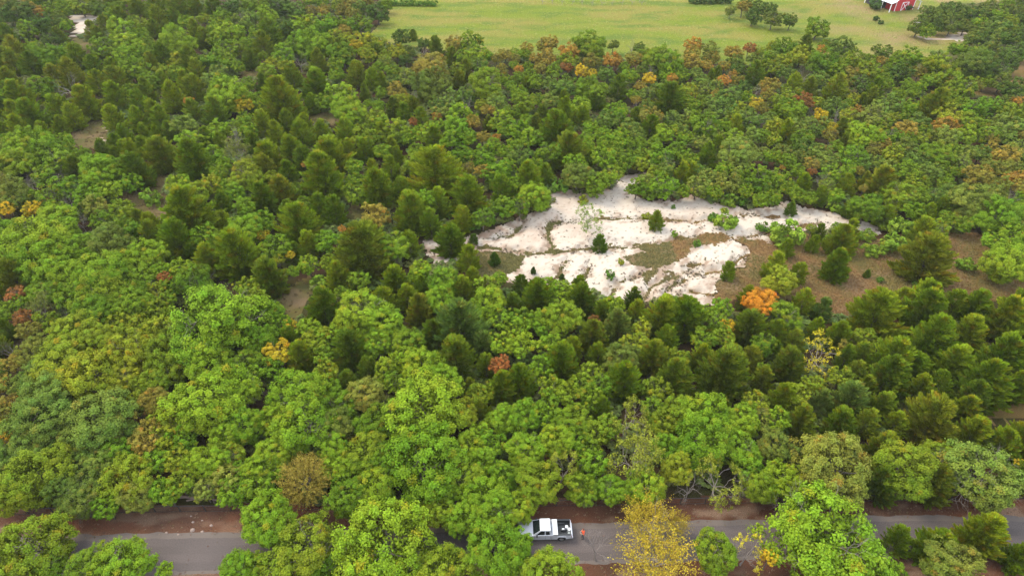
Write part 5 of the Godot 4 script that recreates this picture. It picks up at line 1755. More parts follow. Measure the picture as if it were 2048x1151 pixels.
	t("og", 57.1, -113.7, 1.74, 4.1, 0, "", 32, 1, 3, 2)
	t("ob", 25.4, -104.3, 1.64, 4.0, 0, "", 14, 1, 7, 0)
	t("od", -157.2, -200.8, 2.61, 5.3, 0, "", 8, 2, 4, 0)
	t("ob", 98.6, -108.3, 1.64, 4.0, 0, "", 19, 1, 1, 0)
	t("od", 115.1, -141.1, 1.97, 4.4, 0, "", 34, 0, 1, 0)
	t("og", 97.5, -109.7, 1.64, 4.0, 0, "", 19, 1, 2, 0)
	t("og", 55.1, -116.9, 1.70, 4.0, 0, "", 32, 1, 3, 1)
	t("ob", 56.9, -131.7, 1.85, 4.3, 0, "", 31, 0, 5, 2)
	t("ob", 26.5, -124.8, 1.78, 4.2, 0, "", 14, 0, 2, 0)
	t("od", 56.6, -149.4, 2.01, 4.5, 0, "", 31, 0, 4, 0)
	t("ob", 63.3, -112.5, 1.64, 4.0, 0, "", 32, 1, 1, 2)
	t("od", 137.3, -191.3, 2.41, 5.0, 0, "", 7, 2, 0, 6)
	t("od", 136.8, -197.8, 2.47, 5.1, 0, "", 7, 2, 0, 5)
	t("od", -132.4, -185.2, 2.33, 4.9, 0, "", 8, 0, 5, 0)
	t("ob", -49.1, -215.2, 2.62, 5.3, 0, "", 18, 1, 4, 0)
	t("ob", -17.2, -140.0, 1.87, 4.3, 0, "", 30, 0, 6, 0)
	t("ob", 47.0, -153.4, 2.01, 4.5, 0, "", 11, 2, 0, 3)
	t("ob", 32.5, -146.5, 1.94, 4.4, 0, "", 11, 0, 7, 7)
	t("od", 75.1, -206.0, 2.53, 5.2, 0, "", 17, 0, 4, 5)
	t("ob", 65.0, -125.7, 1.73, 4.1, 0, "", 31, 0, 6, 0)
	t("od", 131.7, -185.0, 2.32, 4.9, 0, "", 7, 2, 7, 5)
	t("og", -103.4, -118.7, 1.66, 4.0, 0, "", 22, 0, 4, 4)
	t("od", 132.7, -197.9, 2.41, 5.0, 0, "", 7, 0, 7, 8)
	t("od", 143.3, -179.5, 2.20, 4.7, 0, "", 34, 2, 1, 2)
	t("od", -168.3, -223.9, 2.62, 5.3, 0, "", 8, 2, 3, 0)
	t("od", -155.5, -223.9, 2.62, 5.3, 0, "", 8, 0, 3, 0)
	t("od", -80.8, -223.9, 2.62, 5.3, 0, "", 18, 2, 4, 0)
	t("od", -140.5, -205.2, 2.34, 4.9, 0, "", 8, 1, 3, 0)
	t("ob", -33.8, -166.6, 1.98, 4.4, 0, "", 30, 0, 4, 0)
	t("ob", 43.5, -123.6, 1.58, 3.9, 0, "", 14, 0, 1, 7)
	t("od", 85.2, -201.5, 2.29, 4.9, 0, "", 17, 0, 4, 7)
	t("od", 83.2, -215.8, 2.43, 5.0, 0, "", 17, 0, 3, 0)
	t("od", 58.2, -161.3, 1.93, 4.4, 0, "", 31, 0, 3, 0)
	t("og", -112.2, -130.3, 1.64, 4.0, 0, "", 22, 0, 4, 3)
	t("ob", 31.2, -139.5, 1.73, 4.1, 0, "", 11, 0, 7, 6)
	t("ob", 68.8, -130.3, 1.64, 4.0, 0, "", 31, 1, 7, 0)
	t("od", 128.8, -198.5, 2.21, 4.7, 0, "", 7, 0, 7, 6)
	t("od", 151.2, -192.0, 2.15, 4.7, 0, "", 7, 2, 0, 9)
	t("od", 135.2, -185.8, 2.09, 4.6, 0, "", 7, 2, 7, 6)
	t("ob", -29.8, -154.4, 1.81, 4.2, 0, "", 30, 0, 5, 0)
	t("od", 170.5, -224.6, 2.41, 5.0, 0, "", 7, 2, 0, 7)
	t("od", 158.6, -205.5, 2.24, 4.8, 0, "", 7, 2, 0, 8)
	t("ob", 30.6, -145.8, 1.69, 4.0, 0, "", 11, 0, 7, 5)
	t("ob", 46.9, -159.2, 1.78, 4.2, 0, "", 11, 2, 0, 0)
	t("ob", 50.6, -152.3, 1.72, 4.1, 0, "", 31, 2, 4, 0)
	t("od", -137.5, -199.6, 2.09, 4.6, 0, "", 8, 1, 4, 0)
	t("od", -24.9, -181.6, 1.94, 4.4, 0, "", 30, 1, 2, 0)
	t("od", 77.8, -222.0, 2.28, 4.8, 0, "", 17, 2, 3, 0)
	t("ob", 34.0, -161.8, 1.68, 4.0, 0, "", 11, 0, 0, 0)
	t("od", -28.4, -170.1, 1.67, 4.0, 0, "", 30, 1, 4, 0)
	t("od", 28.5, -181.0, 1.76, 4.1, 0, "", 11, 1, 2, 0)
	t("od", 35.5, -179.0, 1.74, 4.1, 0, "", 11, 0, 1, 0)
	t("od", 151.9, -195.3, 1.87, 4.3, 0, "", 7, 2, 0, 0)
	t("od", 34.9, -167.0, 1.64, 4.0, 0, "", 11, 1, 0, 0)
	t("od", -28.1, -175.1, 1.64, 4.0, 0, "", 30, 1, 3, 0)
	t("og", 70.2, -213.5, 1.81, 4.2, 0, "", 17, 2, 4, 0)
	t("cs", 14.7, -86.3, 1.55, 3.3, 0, "", 6, 0, 5, 0)
	t("cs", -2.8, -81.7, 1.10, 2.4, 0, "", 13, 0, 0, 0)
	t("cs", 50.1, -96.9, 1.23, 2.6, 0, "", 32, 1, 5, 0)
	t("cs", -6.5, -88.3, 0.95, 2.0, 0, "", 13, 1, 0, 0)
	t("cs", 55.9, -78.6, 0.69, 1.5, 0, "", 15, 0, 6, 0)
	t("cs", 3.4, -79.7, 0.59, 1.3, 0, "", 33, 0, 3, 1)
	t("cs", 7.8, -77.8, 0.59, 1.3, 0, "", 33, 0, 3, 2)
	t("c", -54.4, -89.5, 5.01, 9.6, 1, "", 21, 1, 7, 0)
	t("cb", -23.4, -80.0, 4.67, 9.0, 1, "", 29, 1, 6, 0)
	t("cg", -6.9, -62.7, 3.88, 7.7, 1, "", 5, 0, 3, 0)
	t("cb", 26.7, -54.9, 3.53, 7.1, 1, "", 4, 0, 4, 0)
	t("c", -14.0, -103.4, 4.95, 9.5, 1, "", 13, 0, 2, 0)
	t("cb", 49.3, -47.6, 3.14, 6.4, 1, "", 28, 1, 4, 0)
	t("c", -42.8, -79.9, 3.90, 7.7, 1, "", 10, 0, 1, 0)
	t("c", -34.7, -102.9, 4.60, 8.9, 1, "", 29, 0, 3, 0)
	t("cb", 64.1, -78.3, 3.85, 7.7, 1, "big olive cedar standing in the dry grass clearing")
	t("c", 51.0, -66.1, 3.49, 7.0, 1, "", 4, 0, 1, 0)
	t("c", 58.0, -66.3, 3.49, 7.0, 1, "", 16, 0, 6, 3)
	t("c", 56.1, -60.9, 3.33, 6.8, 1, "", 16, 0, 6, 4)
	t("cd", 46.9, -54.3, 3.13, 6.4, 1, "", 4, 0, 7, 0)
	t("c", 63.9, -57.7, 3.23, 6.6, 1, "", 28, 0, 2, 2)
	t("c", 59.0, -53.7, 3.11, 6.4, 1, "", 28, 1, 2, 0)
	t("c", 49.2, -57.4, 3.07, 6.3, 1, "", 4, 0, 0, 0)
	t("c", 47.3, -33.6, 2.38, 5.2, 1, "", 25, 1, 6, 0)
	t("c", -52.5, -137.7, 5.09, 9.8, 1, "", 20, 1, 0, 0)
	t("c", 68.6, -65.6, 3.13, 6.4, 1, "", 16, 0, 7, 0)
	t("cd", -7.3, -58.0, 2.84, 5.9, 1, "", 5, 1, 4, 0)
	t("c", 24.3, -65.4, 3.04, 6.3, 1, "", 3, 0, 4, 0)
	t("c", 41.9, -32.1, 2.16, 4.8, 1, "", 24, 0, 0, 0)
	t("cd", -21.2, -59.4, 2.80, 5.9, 1, "", 2, 0, 0, 0)
	t("c", 20.9, -65.7, 2.96, 6.1, 1, "", 33, 0, 0, 0)
	t("c", 6.5, -57.2, 2.74, 5.8, 1, "", 33, 1, 5, 0)
	t("cb", 45.6, -39.7, 2.25, 4.9, 1, "", 25, 1, 4, 0)
	t("c", -54.0, -83.9, 3.33, 6.8, 1, "", 10, 1, 2, 0)
	t("c", -24.4, -100.0, 3.73, 7.4, 1, "", 29, 1, 1, 0)
	t("c", -17.3, -91.9, 3.53, 7.1, 1, "", 13, 1, 2, 0)
	t("c", 3.6, -70.0, 2.98, 6.2, 1, "", 33, 0, 3, 0)
	t("c", 14.1, -53.9, 2.58, 5.5, 1, "", 33, 0, 6, 0)
	t("cd", 20.2, -54.7, 2.60, 5.5, 1, "", 33, 0, 7, 4)
	t("c", 56.8, -56.8, 2.65, 5.6, 1, "", 28, 0, 3, 0)
	t("c", 9.7, -123.7, 4.19, 8.2, 1, "", 14, 2, 3, 0)
	t("c", -62.0, -110.8, 3.88, 7.7, 1, "", 21, 0, 1, 0)
	t("c", -36.0, -89.0, 3.35, 6.8, 1, "", 29, 0, 4, 2)
	t("cd", -36.8, -75.3, 3.02, 6.2, 1, "", 27, 0, 1, 0)
	t("c", -26.8, -68.2, 2.85, 5.9, 1, "", 2, 0, 1, 0)
	t("c", 61.8, -62.4, 2.71, 5.7, 1, "", 28, 0, 2, 1)
	t("c", 53.5, -46.2, 2.19, 4.8, 1, "", 28, 1, 5, 0)
	t("c", -35.6, -112.6, 3.68, 7.4, 1, "", 29, 0, 2, 0)
	t("c", -7.8, -97.9, 3.35, 6.8, 1, "", 13, 0, 1, 0)
	t("cb", 32.7, -64.0, 2.58, 5.5, 1, "", 3, 1, 5, 0)
	t("cd", 18.5, -58.3, 2.45, 5.3, 1, "", 33, 0, 7, 3)
	t("c", 0.9, -54.0, 2.35, 5.1, 1, "", 5, 1, 7, 0)
	t("cd", 56.7, -51.6, 2.30, 5.0, 1, "", 28, 1, 3, 0)
	t("cg", 41.2, -51.2, 2.29, 5.0, 1, "", 4, 0, 7, 0)
	t("c", 55.9, -44.8, 2.15, 4.7, 1, "", 25, 1, 1, 0)
	t("cd", 10.1, -69.8, 2.62, 5.6, 1, "", 33, 1, 3, 0)
	t("c", 56.2, -40.7, 1.96, 4.4, 1, "", 25, 1, 0, 0)
	t("cd", 94.8, -135.7, 3.93, 7.8, 1, "", 34, 1, 3, 0)
	t("cd", -71.6, -107.5, 3.33, 6.8, 1, "", 21, 1, 3, 0)
	t("cd", -69.6, -113.5, 3.46, 7.0, 1, "", 21, 0, 2, 0)
	t("c", -47.0, -78.8, 2.72, 5.7, 1, "", 10, 1, 1, 0)
	t("cb", -75.7, -75.4, 2.65, 5.6, 1, "", 9, 1, 2, 0)
	t("cd", 11.3, -115.5, 3.50, 7.1, 1, "", 14, 0, 3, 0)
	t("cg", 14.7, -64.4, 2.42, 5.2, 1, "", 33, 1, 0, 0)
	t("c", 60.0, -70.4, 2.55, 5.4, 1, "", 16, 1, 6, 0)
	t("c", 66.0, -68.2, 2.50, 5.4, 1, "", 16, 0, 7, 6)
	t("cb", 36.1, -57.3, 2.27, 5.0, 1, "", 4, 1, 5, 0)
	t("c", 38.8, -47.7, 2.06, 4.6, 1, "", 4, 0, 6, 0)
	t("cd", 42.2, -44.4, 1.98, 4.5, 1, "", 25, 0, 4, 0)
	t("c", 73.8, -69.0, 2.50, 5.4, 1, "", 16, 0, 7, 7)
	t("cd", 40.1, -39.8, 1.88, 4.3, 1, "", 24, 0, 1, 0)
	t("c", 59.0, -45.8, 1.98, 4.5, 1, "", 28, 1, 7, 0)
	t("cb", -13.1, -67.5, 2.40, 5.2, 1, "", 13, 0, 6, 0)
	t("cb", 10.9, -62.7, 2.30, 5.0, 1, "", 33, 1, 6, 0)
	t("c", 51.7, -56.7, 2.18, 4.8, 1, "", 4, 0, 0, 0)
	t("c", 50.7, -52.9, 2.10, 4.7, 1, "", 28, 0, 4, 0)
	t("cd", -10.6, -62.6, 2.26, 4.9, 1, "", 5, 0, 3, 0)
	t("c", -97.3, -138.9, 3.72, 7.4, 1, "", 22, 1, 2, 0)
	t("c", -105.4, -131.6, 3.57, 7.2, 1, "", 22, 0, 4, 0)
	t("c", -46.9, -147.4, 3.88, 7.7, 1, "", 20, 0, 0, 0)
	t("c", -47.8, -112.3, 3.19, 6.5, 1, "", 20, 0, 6, 0)
	t("c", -10.0, -85.3, 2.66, 5.6, 1, "", 13, 1, 0, 3)
	t("c", -17.7, -74.7, 2.45, 5.3, 1, "", 13, 1, 5, 0)
	t("c", 2.8, -104.1, 3.03, 6.3, 1, "", 14, 2, 4, 0)
	t("cb", 68.1, -102.8, 3.00, 6.2, 1, "", 15, 0, 2, 0)
	t("c", 54.0, -85.3, 2.66, 5.6, 1, "", 15, 1, 5, 0)
	t("c", -1.4, -53.4, 2.03, 4.6, 1, "", 5, 1, 6, 0)
	t("c", 33.3, -51.8, 2.00, 4.5, 1, "", 4, 0, 5, 0)
	t("cd", 34.5, -48.2, 1.93, 4.4, 1, "", 4, 0, 6, 0)
	t("c", 54.8, -50.0, 1.97, 4.4, 1, "", 28, 1, 4, 0)
	t("c", 71.3, -64.8, 2.23, 4.9, 1, "", 28, 0, 2, 0)
	t("c", -114.2, -141.2, 3.62, 7.3, 1, "", 22, 0, 3, 0)
	t("cd", 36.5, -141.2, 3.62, 7.3, 1, "", 11, 0, 7, 0)
	t("c", -43.9, -115.0, 3.12, 6.4, 1, "", 20, 0, 7, 4)
	t("cb", -42.0, -100.3, 2.84, 5.9, 1, "", 29, 0, 4, 0)
	t("c", -44.6, -98.1, 2.80, 5.9, 1, "", 29, 0, 4, 1)
	t("c", -26.4, -75.7, 2.38, 5.1, 1, "", 29, 0, 6, 0)
	t("c", 50.7, -78.4, 2.43, 5.2, 1, "", 15, 0, 5, 0)
	t("c", -27.7, -58.6, 2.05, 4.6, 1, "", 2, 1, 0, 0)
	t("c", 44.5, -62.8, 2.13, 4.7, 1, "", 4, 1, 1, 0)
	t("c", 63.5, -53.8, 1.96, 4.4, 1, "", 28, 1, 1, 0)
	t("cd", 44.8, -50.5, 1.90, 4.3, 1, "", 4, 0, 7, 3)
	t("c", 49.7, -31.7, 1.54, 3.7, 1, "", 25, 0, 6, 0)
	t("cb", -82.3, -82.9, 2.49, 5.3, 0, "", 9, 0, 2, 0)
	t("c", -78.8, -142.1, 3.49, 7.0, 0, "", 20, 0, 4, 0)
	t("c", -101.5, -135.3, 3.37, 6.8, 0, "", 22, 1, 3, 1)
	t("cd", -59.7, -86.3, 2.48, 5.3, 0, "", 21, 1, 6, 0)
	t("c", -13.2, -96.2, 2.66, 5.6, 0, "", 13, 0, 2, 0)
	t("c", 38.9, -33.4, 1.51, 3.7, 0, "", 24, 1, 0, 0)
	t("cb", -110.9, -156.9, 3.61, 7.2, 0, "", 8, 0, 6, 0)
	t("c", -93.0, -143.1, 3.37, 6.8, 0, "", 22, 0, 1, 1)
	t("cd", -66.1, -133.6, 3.20, 6.5, 0, "", 20, 1, 4, 0)
	t("cd", -69.7, -186.0, 4.12, 8.1, 0, "", 20, 2, 2, 0)
	t("c", -44.3, -123.2, 3.02, 6.2, 0, "", 20, 0, 7, 3)
	t("cb", -47.8, -108.8, 2.77, 5.8, 0, "", 20, 0, 6, 0)
	t("c", -31.1, -94.4, 2.52, 5.4, 0, "", 29, 1, 4, 2)
	t("c", 67.9, -87.1, 2.39, 5.2, 0, "", 16, 1, 2, 0)
	t("c", 20.7, -62.0, 1.95, 4.4, 0, "", 33, 0, 0, 0)
	t("cd", 42.0, -48.1, 1.71, 4.0, 0, "", 4, 0, 7, 4)
	t("cg", -3.9, -60.9, 1.92, 4.4, 0, "", 5, 1, 3, 0)
	t("c", 54.1, -54.1, 1.80, 4.2, 0, "", 28, 1, 3, 0)
	t("c", -13.8, -90.2, 2.34, 5.1, 0, "", 13, 1, 2, 0)
	t("cd", -84.3, -165.9, 3.60, 7.2, 0, "", 20, 0, 3, 3)
	t("cd", -76.1, -147.0, 3.29, 6.7, 0, "", 20, 0, 4, 0)
	t("c", 12.1, -135.1, 3.09, 6.3, 0, "", 11, 0, 5, 0)
	t("cd", 77.6, -147.8, 3.30, 6.7, 0, "", 31, 1, 1, 0)
	t("cd", -41.1, -112.5, 2.71, 5.7, 0, "", 29, 0, 3, 0)
	t("c", -33.1, -84.4, 2.24, 4.9, 0, "", 29, 0, 5, 0)
	t("c", -1.8, -100.7, 2.51, 5.4, 0, "", 13, 0, 1, 0)
	t("c", 41.2, -78.4, 2.14, 4.7, 0, "", 3, 1, 2, 0)
	t("c", -18.6, -70.4, 2.01, 4.5, 0, "", 13, 0, 5, 0)
	t("c", 25.2, -58.8, 1.81, 4.2, 0, "", 3, 0, 5, 0)
	t("cd", 44.2, -53.6, 1.73, 4.0, 0, "", 4, 1, 7, 0)
	t("cd", -3.9, -49.7, 1.65, 3.9, 0, "", 5, 1, 6, 0)
	t("c", 10.9, -50.2, 1.65, 3.9, 0, "", 33, 0, 6, 0)
	t("c", 64.2, -69.5, 1.97, 4.4, 0, "", 16, 0, 7, 5)
	t("c", 56.5, -70.3, 1.98, 4.5, 0, "", 16, 0, 5, 0)
	t("cd", -18.6, -56.5, 1.74, 4.1, 0, "", 2, 0, 0, 0)
	t("cg", 38.1, -51.3, 1.65, 3.9, 0, "", 4, 1, 6, 0)
	t("cd", -20.9, -54.2, 1.68, 4.0, 0, "", 2, 0, 7, 0)
	t("cd", -115.0, -168.0, 3.47, 7.0, 0, "", 8, 0, 6, 0)
	t("c", -87.4, -131.5, 2.89, 6.0, 0, "", 22, 1, 1, 0)
	t("c", -6.7, -80.8, 2.08, 4.6, 0, "", 13, 1, 0, 4)
	t("c", -49.0, -90.3, 2.23, 4.9, 0, "", 21, 0, 7, 0)
	t("c", 36.5, -63.7, 1.79, 4.1, 0, "", 3, 1, 6, 0)
	t("cd", 46.6, -59.1, 1.72, 4.0, 0, "", 4, 1, 0, 0)
	t("cb", 32.1, -55.4, 1.65, 3.9, 0, "", 4, 1, 5, 0)
	t("cd", -3.3, -57.2, 1.66, 3.9, 0, "", 5, 1, 4, 0)
	t("c", -16.7, -84.3, 2.08, 4.6, 0, "", 13, 1, 4, 0)
	t("c", -7.4, -72.8, 1.88, 4.3, 0, "", 13, 0, 7, 4)
	t("c", -8.6, -91.5, 2.16, 4.8, 0, "", 13, 1, 1, 0)
	t("cd", -130.8, -165.6, 3.27, 6.7, 0, "", 8, 2, 5, 0)
	t("cd", -93.8, -170.2, 3.34, 6.8, 0, "", 8, 2, 7, 0)
	t("cb", -97.9, -153.8, 3.09, 6.4, 0, "", 22, 0, 1, 0)
	t("c", -85.7, -139.7, 2.88, 6.0, 0, "", 22, 0, 1, 2)
	t("c", -97.5, -132.9, 2.78, 5.8, 0, "", 22, 1, 3, 2)
	t("c", -106.2, -127.4, 2.69, 5.7, 0, "", 22, 0, 4, 7)
	t("cd", -69.1, -178.9, 3.48, 7.0, 0, "", 20, 2, 2, 2)
	t("cd", -39.2, -157.0, 3.14, 6.4, 0, "", 30, 0, 4, 0)
	t("c", -53.9, -128.6, 2.71, 5.7, 0, "", 20, 1, 7, 0)
	t("c", -49.5, -123.8, 2.64, 5.6, 0, "", 20, 0, 7, 5)
	t("c", -35.8, -124.8, 2.65, 5.6, 0, "", 20, 2, 0, 0)
	t("c", 58.2, -124.4, 2.65, 5.6, 0, "", 31, 0, 5, 2)
	t("cb", -84.5, -109.3, 2.42, 5.2, 0, "", 22, 0, 6, 0)
	t("c", -20.6, -101.0, 2.29, 5.0, 0, "", 29, 0, 1, 4)
	t("c", -34.3, -95.9, 2.21, 4.9, 0, "", 29, 1, 4, 1)
	t("cd", -39.1, -93.5, 2.18, 4.8, 0, "", 29, 0, 4, 0)
	t("c", 32.4, -106.9, 2.38, 5.1, 0, "", 14, 1, 0, 0)
	t("c", 38.9, -114.4, 2.49, 5.3, 0, "", 14, 0, 0, 3)
	t("c", 9.9, -73.6, 1.87, 4.3, 0, "", 33, 1, 2, 0)
	t("c", 71.6, -92.7, 2.16, 4.8, 0, "", 16, 0, 2, 0)
	t("cd", 34.7, -71.1, 1.84, 4.2, 0, "", 3, 1, 4, 0)
	t("c", 8.2, -60.8, 1.68, 4.0, 0, "", 33, 1, 5, 0)
	t("c", 42.6, -70.2, 1.82, 4.2, 0, "", 3, 1, 0, 0)
	t("cb", 44.3, -56.3, 1.61, 3.8, 0, "", 4, 1, 7, 0)
	t("c", 45.4, -48.2, 1.49, 3.6, 0, "", 25, 0, 3, 0)
	t("c", -30.2, -62.4, 1.70, 4.0, 0, "", 2, 1, 1, 0)
	t("c", 11.5, -59.8, 1.66, 3.9, 0, "", 33, 1, 6, 0)
	t("cb", 31.4, -59.1, 1.65, 3.9, 0, "", 4, 0, 4, 0)
	t("c", 44.3, -59.1, 1.65, 3.9, 0, "", 4, 1, 0, 0)
	t("c", -15.6, -71.2, 1.81, 4.2, 0, "", 13, 0, 6, 0)
	t("c", 12.9, -68.1, 1.75, 4.1, 0, "", 33, 1, 1, 0)
	t("cb", 38.3, -61.8, 1.65, 3.9, 0, "", 4, 1, 4, 0)
	t("cd", -69.9, -61.8, 1.65, 3.9, 0, "", 9, 1, 5, 4)
	t("c", -13.3, -73.7, 1.82, 4.2, 0, "", 13, 1, 6, 0)
	t("c", 42.2, -64.5, 1.65, 3.9, 0, "", 4, 1, 2, 0)
	t("cd", -108.9, -202.8, 3.65, 7.3, 0, "", 8, 2, 0, 6)
	t("cd", -87.6, -147.1, 2.84, 5.9, 0, "", 22, 0, 1, 0)
	t("c", -82.5, -131.3, 2.61, 5.5, 0, "", 22, 0, 0, 5)
	t("cd", -51.1, -166.0, 3.12, 6.4, 0, "", 18, 2, 5, 0)
	t("cd", -54.9, -155.7, 2.97, 6.1, 0, "", 20, 0, 1, 0)
	t("cd", 61.6, -158.2, 3.00, 6.2, 0, "", 31, 0, 3, 0)
	t("cd", 25.7, -149.4, 2.88, 6.0, 0, "", 11, 0, 6, 0)
	t("c", -51.8, -96.9, 2.12, 4.7, 0, "", 21, 0, 0, 0)
	t("c", -61.6, -90.1, 2.02, 4.5, 0, "", 21, 1, 6, 0)
	t("c", -23.5, -110.0, 2.31, 5.0, 0, "", 29, 0, 1, 3)
	t("cg", 44.7, -68.9, 1.71, 4.0, 0, "", 4, 1, 2, 0)
	t("c", 17.9, -68.2, 1.65, 3.9, 0, "", 33, 1, 0, 0)
	t("c", -6.0, -75.4, 1.74, 4.1, 0, "", 13, 0, 7, 3)
	t("cd", -0.1, -69.8, 1.65, 3.9, 0, "", 5, 0, 2, 0)
	t("cd", -72.1, -135.7, 2.55, 5.4, 0, "", 20, 0, 4, 0)
	t("cd", -115.0, -214.9, 3.62, 7.3, 0, "", 8, 2, 0, 5)
	t("cd", -107.3, -214.9, 3.62, 7.3, 0, "", 8, 2, 0, 8)
	t("cd", -96.5, -214.9, 3.62, 7.3, 0, "", 20, 2, 2, 1)
	t("cd", -92.6, -190.4, 3.29, 6.7, 0, "", 20, 2, 3, 1)
	t("cb", -137.3, -176.7, 3.10, 6.4, 0, "", 8, 0, 5, 0)
	t("cd", -125.4, -164.5, 2.93, 6.1, 0, "", 8, 0, 5, 0)
	t("cd", -124.7, -154.4, 2.79, 5.9, 0, "", 22, 2, 3, 0)
	t("c", -102.2, -152.8, 2.77, 5.8, 0, "", 22, 0, 2, 0)
	t("c", -80.7, -135.4, 2.53, 5.4, 0, "", 22, 0, 0, 6)
	t("c", -112.8, -135.4, 2.53, 5.4, 0, "", 22, 0, 4, 6)
	t("c", -77.9, -132.2, 2.49, 5.3, 0, "", 22, 0, 0, 7)
	t("c", -63.9, -121.9, 2.35, 5.1, 0, "", 20, 0, 5, 0)
	t("c", -19.9, -132.2, 2.49, 5.3, 0, "", 30, 0, 6, 3)
	t("c", -16.5, -123.1, 2.37, 5.1, 0, "", 30, 0, 6, 4)
	t("c", 30.1, -128.4, 2.44, 5.2, 0, "", 14, 0, 2, 0)
	t("c", 68.7, -151.2, 2.75, 5.8, 0, "", 31, 1, 3, 0)
	t("cd", 84.4, -143.0, 2.64, 5.6, 0, "", 31, 0, 0, 0)
	t("c", -77.2, -116.8, 2.28, 5.0, 0, "", 22, 0, 7, 2)
	t("c", -29.9, -117.4, 2.29, 5.0, 0, "", 29, 0, 2, 2)
	t("c", 8.2, -114.2, 2.24, 4.9, 0, "", 14, 0, 4, 3)
	t("cd", 1.5, -74.2, 1.70, 4.0, 0, "", 33, 0, 3, 0)
	t("c", 57.0, -88.8, 1.90, 4.3, 0, "", 15, 1, 4, 0)
	t("cb", -77.0, -73.0, 1.65, 3.9, 0, "", 9, 1, 3, 0)
	t("c", -43.4, -108.7, 2.12, 4.7, 0, "", 29, 0, 3, 0)
	t("c", -40.5, -125.3, 2.32, 5.0, 0, "", 20, 0, 7, 7)
	t("c", -33.0, -117.4, 2.18, 4.8, 0, "", 29, 0, 2, 1)
	t("cd", -122.0, -216.8, 3.45, 7.0, 0, "", 8, 0, 1, 0)
	t("cd", -102.4, -215.5, 3.43, 6.9, 0, "", 8, 2, 0, 9)
	t("cd", -81.5, -161.4, 2.73, 5.7, 0, "", 20, 0, 3, 4)
	t("c", -35.1, -154.7, 2.64, 5.6, 0, "", 30, 0, 4, 0)
	t("cd", -49.6, -130.5, 2.33, 5.1, 0, "", 20, 0, 7, 0)
	t("c", -48.8, -137.0, 2.42, 5.2, 0, "", 20, 0, 0, 1)
	t("c", -27.6, -125.0, 2.26, 4.9, 0, "", 30, 2, 5, 0)
	t("c", 87.4, -148.4, 2.56, 5.5, 0, "", 31, 0, 0, 0)
	t("c", 54.6, -103.7, 1.98, 4.5, 0, "", 32, 1, 5, 0)
	t("c", 62.8, -103.7, 1.98, 4.5, 0, "", 32, 1, 0, 0)
	t("cd", 18.0, -71.2, 1.56, 3.8, 0, "", 33, 1, 1, 0)
	t("c", 6.5, -107.5, 2.03, 4.5, 0, "", 14, 0, 4, 4)
	t("cd", -83.6, -117.5, 2.12, 4.7, 0, "", 22, 1, 7, 0)
	t("c", 64.9, -93.0, 1.81, 4.2, 0, "", 15, 1, 1, 0)
	t("cb", -115.6, -156.8, 2.59, 5.5, 0, "", 8, 0, 5, 0)
	t("c", -35.2, -82.8, 1.65, 3.9, 0, "", 29, 0, 5, 0)
	t("cd", -146.7, -189.0, 2.91, 6.0, 0, "", 8, 2, 4, 0)
	t("cd", -121.9, -205.5, 3.11, 6.4, 0, "", 8, 0, 0, 0)
	t("cd", -88.8, -185.8, 2.87, 6.0, 0, "", 20, 2, 3, 2)
	t("c", -103.3, -162.6, 2.59, 5.5, 0, "", 8, 0, 7, 0)
	t("c", -44.9, -129.1, 2.18, 4.8, 0, "", 20, 0, 7, 6)
	t("c", 15.9, -133.9, 2.24, 4.9, 0, "", 11, 0, 6, 4)
	t("c", -78.7, -117.2, 2.03, 4.6, 0, "", 22, 0, 7, 1)
	t("c", 34.4, -108.0, 1.92, 4.4, 0, "", 14, 0, 0, 4)
	t("c", 44.5, -77.4, 1.55, 3.7, 0, "", 3, 1, 1, 0)
	t("cd", -70.3, -64.7, 1.39, 3.5, 0, "", 9, 1, 5, 3)
	t("c", -54.0, -120.8, 2.06, 4.6, 0, "", 20, 0, 6, 0)
	t("c", -120.5, -142.1, 2.27, 5.0, 0, "", 22, 2, 4, 0)
	t("c", 76.5, -96.5, 1.71, 4.0, 0, "", 16, 0, 2, 0)
	t("cd", -50.7, -177.6, 2.64, 5.6, 0, "", 18, 0, 5, 0)
	t("c", 60.3, -96.6, 1.69, 4.0, 0, "", 15, 1, 3, 0)
	t("c", -86.7, -154.9, 2.37, 5.1, 0, "", 20, 2, 4, 0)
	t("c", -82.3, -155.0, 2.34, 5.1, 0, "", 20, 0, 3, 0)
	t("c", 42.3, -119.4, 1.94, 4.4, 0, "", 14, 0, 1, 0)
	t("c", -109.3, -164.6, 2.45, 5.3, 0, "", 8, 0, 6, 0)
	t("cd", -70.4, -169.6, 2.51, 5.4, 0, "", 20, 0, 2, 0)
	t("c", -100.6, -126.0, 2.01, 4.5, 0, "", 22, 0, 4, 8)
	t("c", -82.3, -124.8, 1.99, 4.5, 0, "", 22, 1, 0, 0)
	t("cd", -73.5, -126.0, 2.01, 4.5, 0, "", 22, 0, 0, 0)
	t("cb", -20.8, -146.0, 2.24, 4.9, 0, "", 30, 0, 6, 0)
	t("cb", -27.6, -139.5, 2.16, 4.8, 0, "", 30, 0, 5, 0)
	t("c", -24.6, -136.1, 2.12, 4.7, 0, "", 30, 0, 5, 0)
	t("c", 20.0, -143.8, 2.21, 4.9, 0, "", 11, 0, 6, 3)
	t("c", 49.0, -129.1, 2.04, 4.6, 0, "", 31, 0, 5, 1)
	t("cb", 82.9, -180.9, 2.64, 5.6, 0, "", 17, 1, 5, 0)
	t("cd", 72.9, -150.5, 2.29, 5.0, 0, "", 31, 1, 2, 0)
	t("cd", -64.5, -92.0, 1.62, 3.9, 0, "", 21, 1, 6, 0)
	t("cd", -5.2, -54.0, 1.18, 3.1, 0, "", 5, 1, 5, 0)
	t("c", 35.4, -60.6, 1.26, 3.2, 0, "", 4, 1, 4, 0)
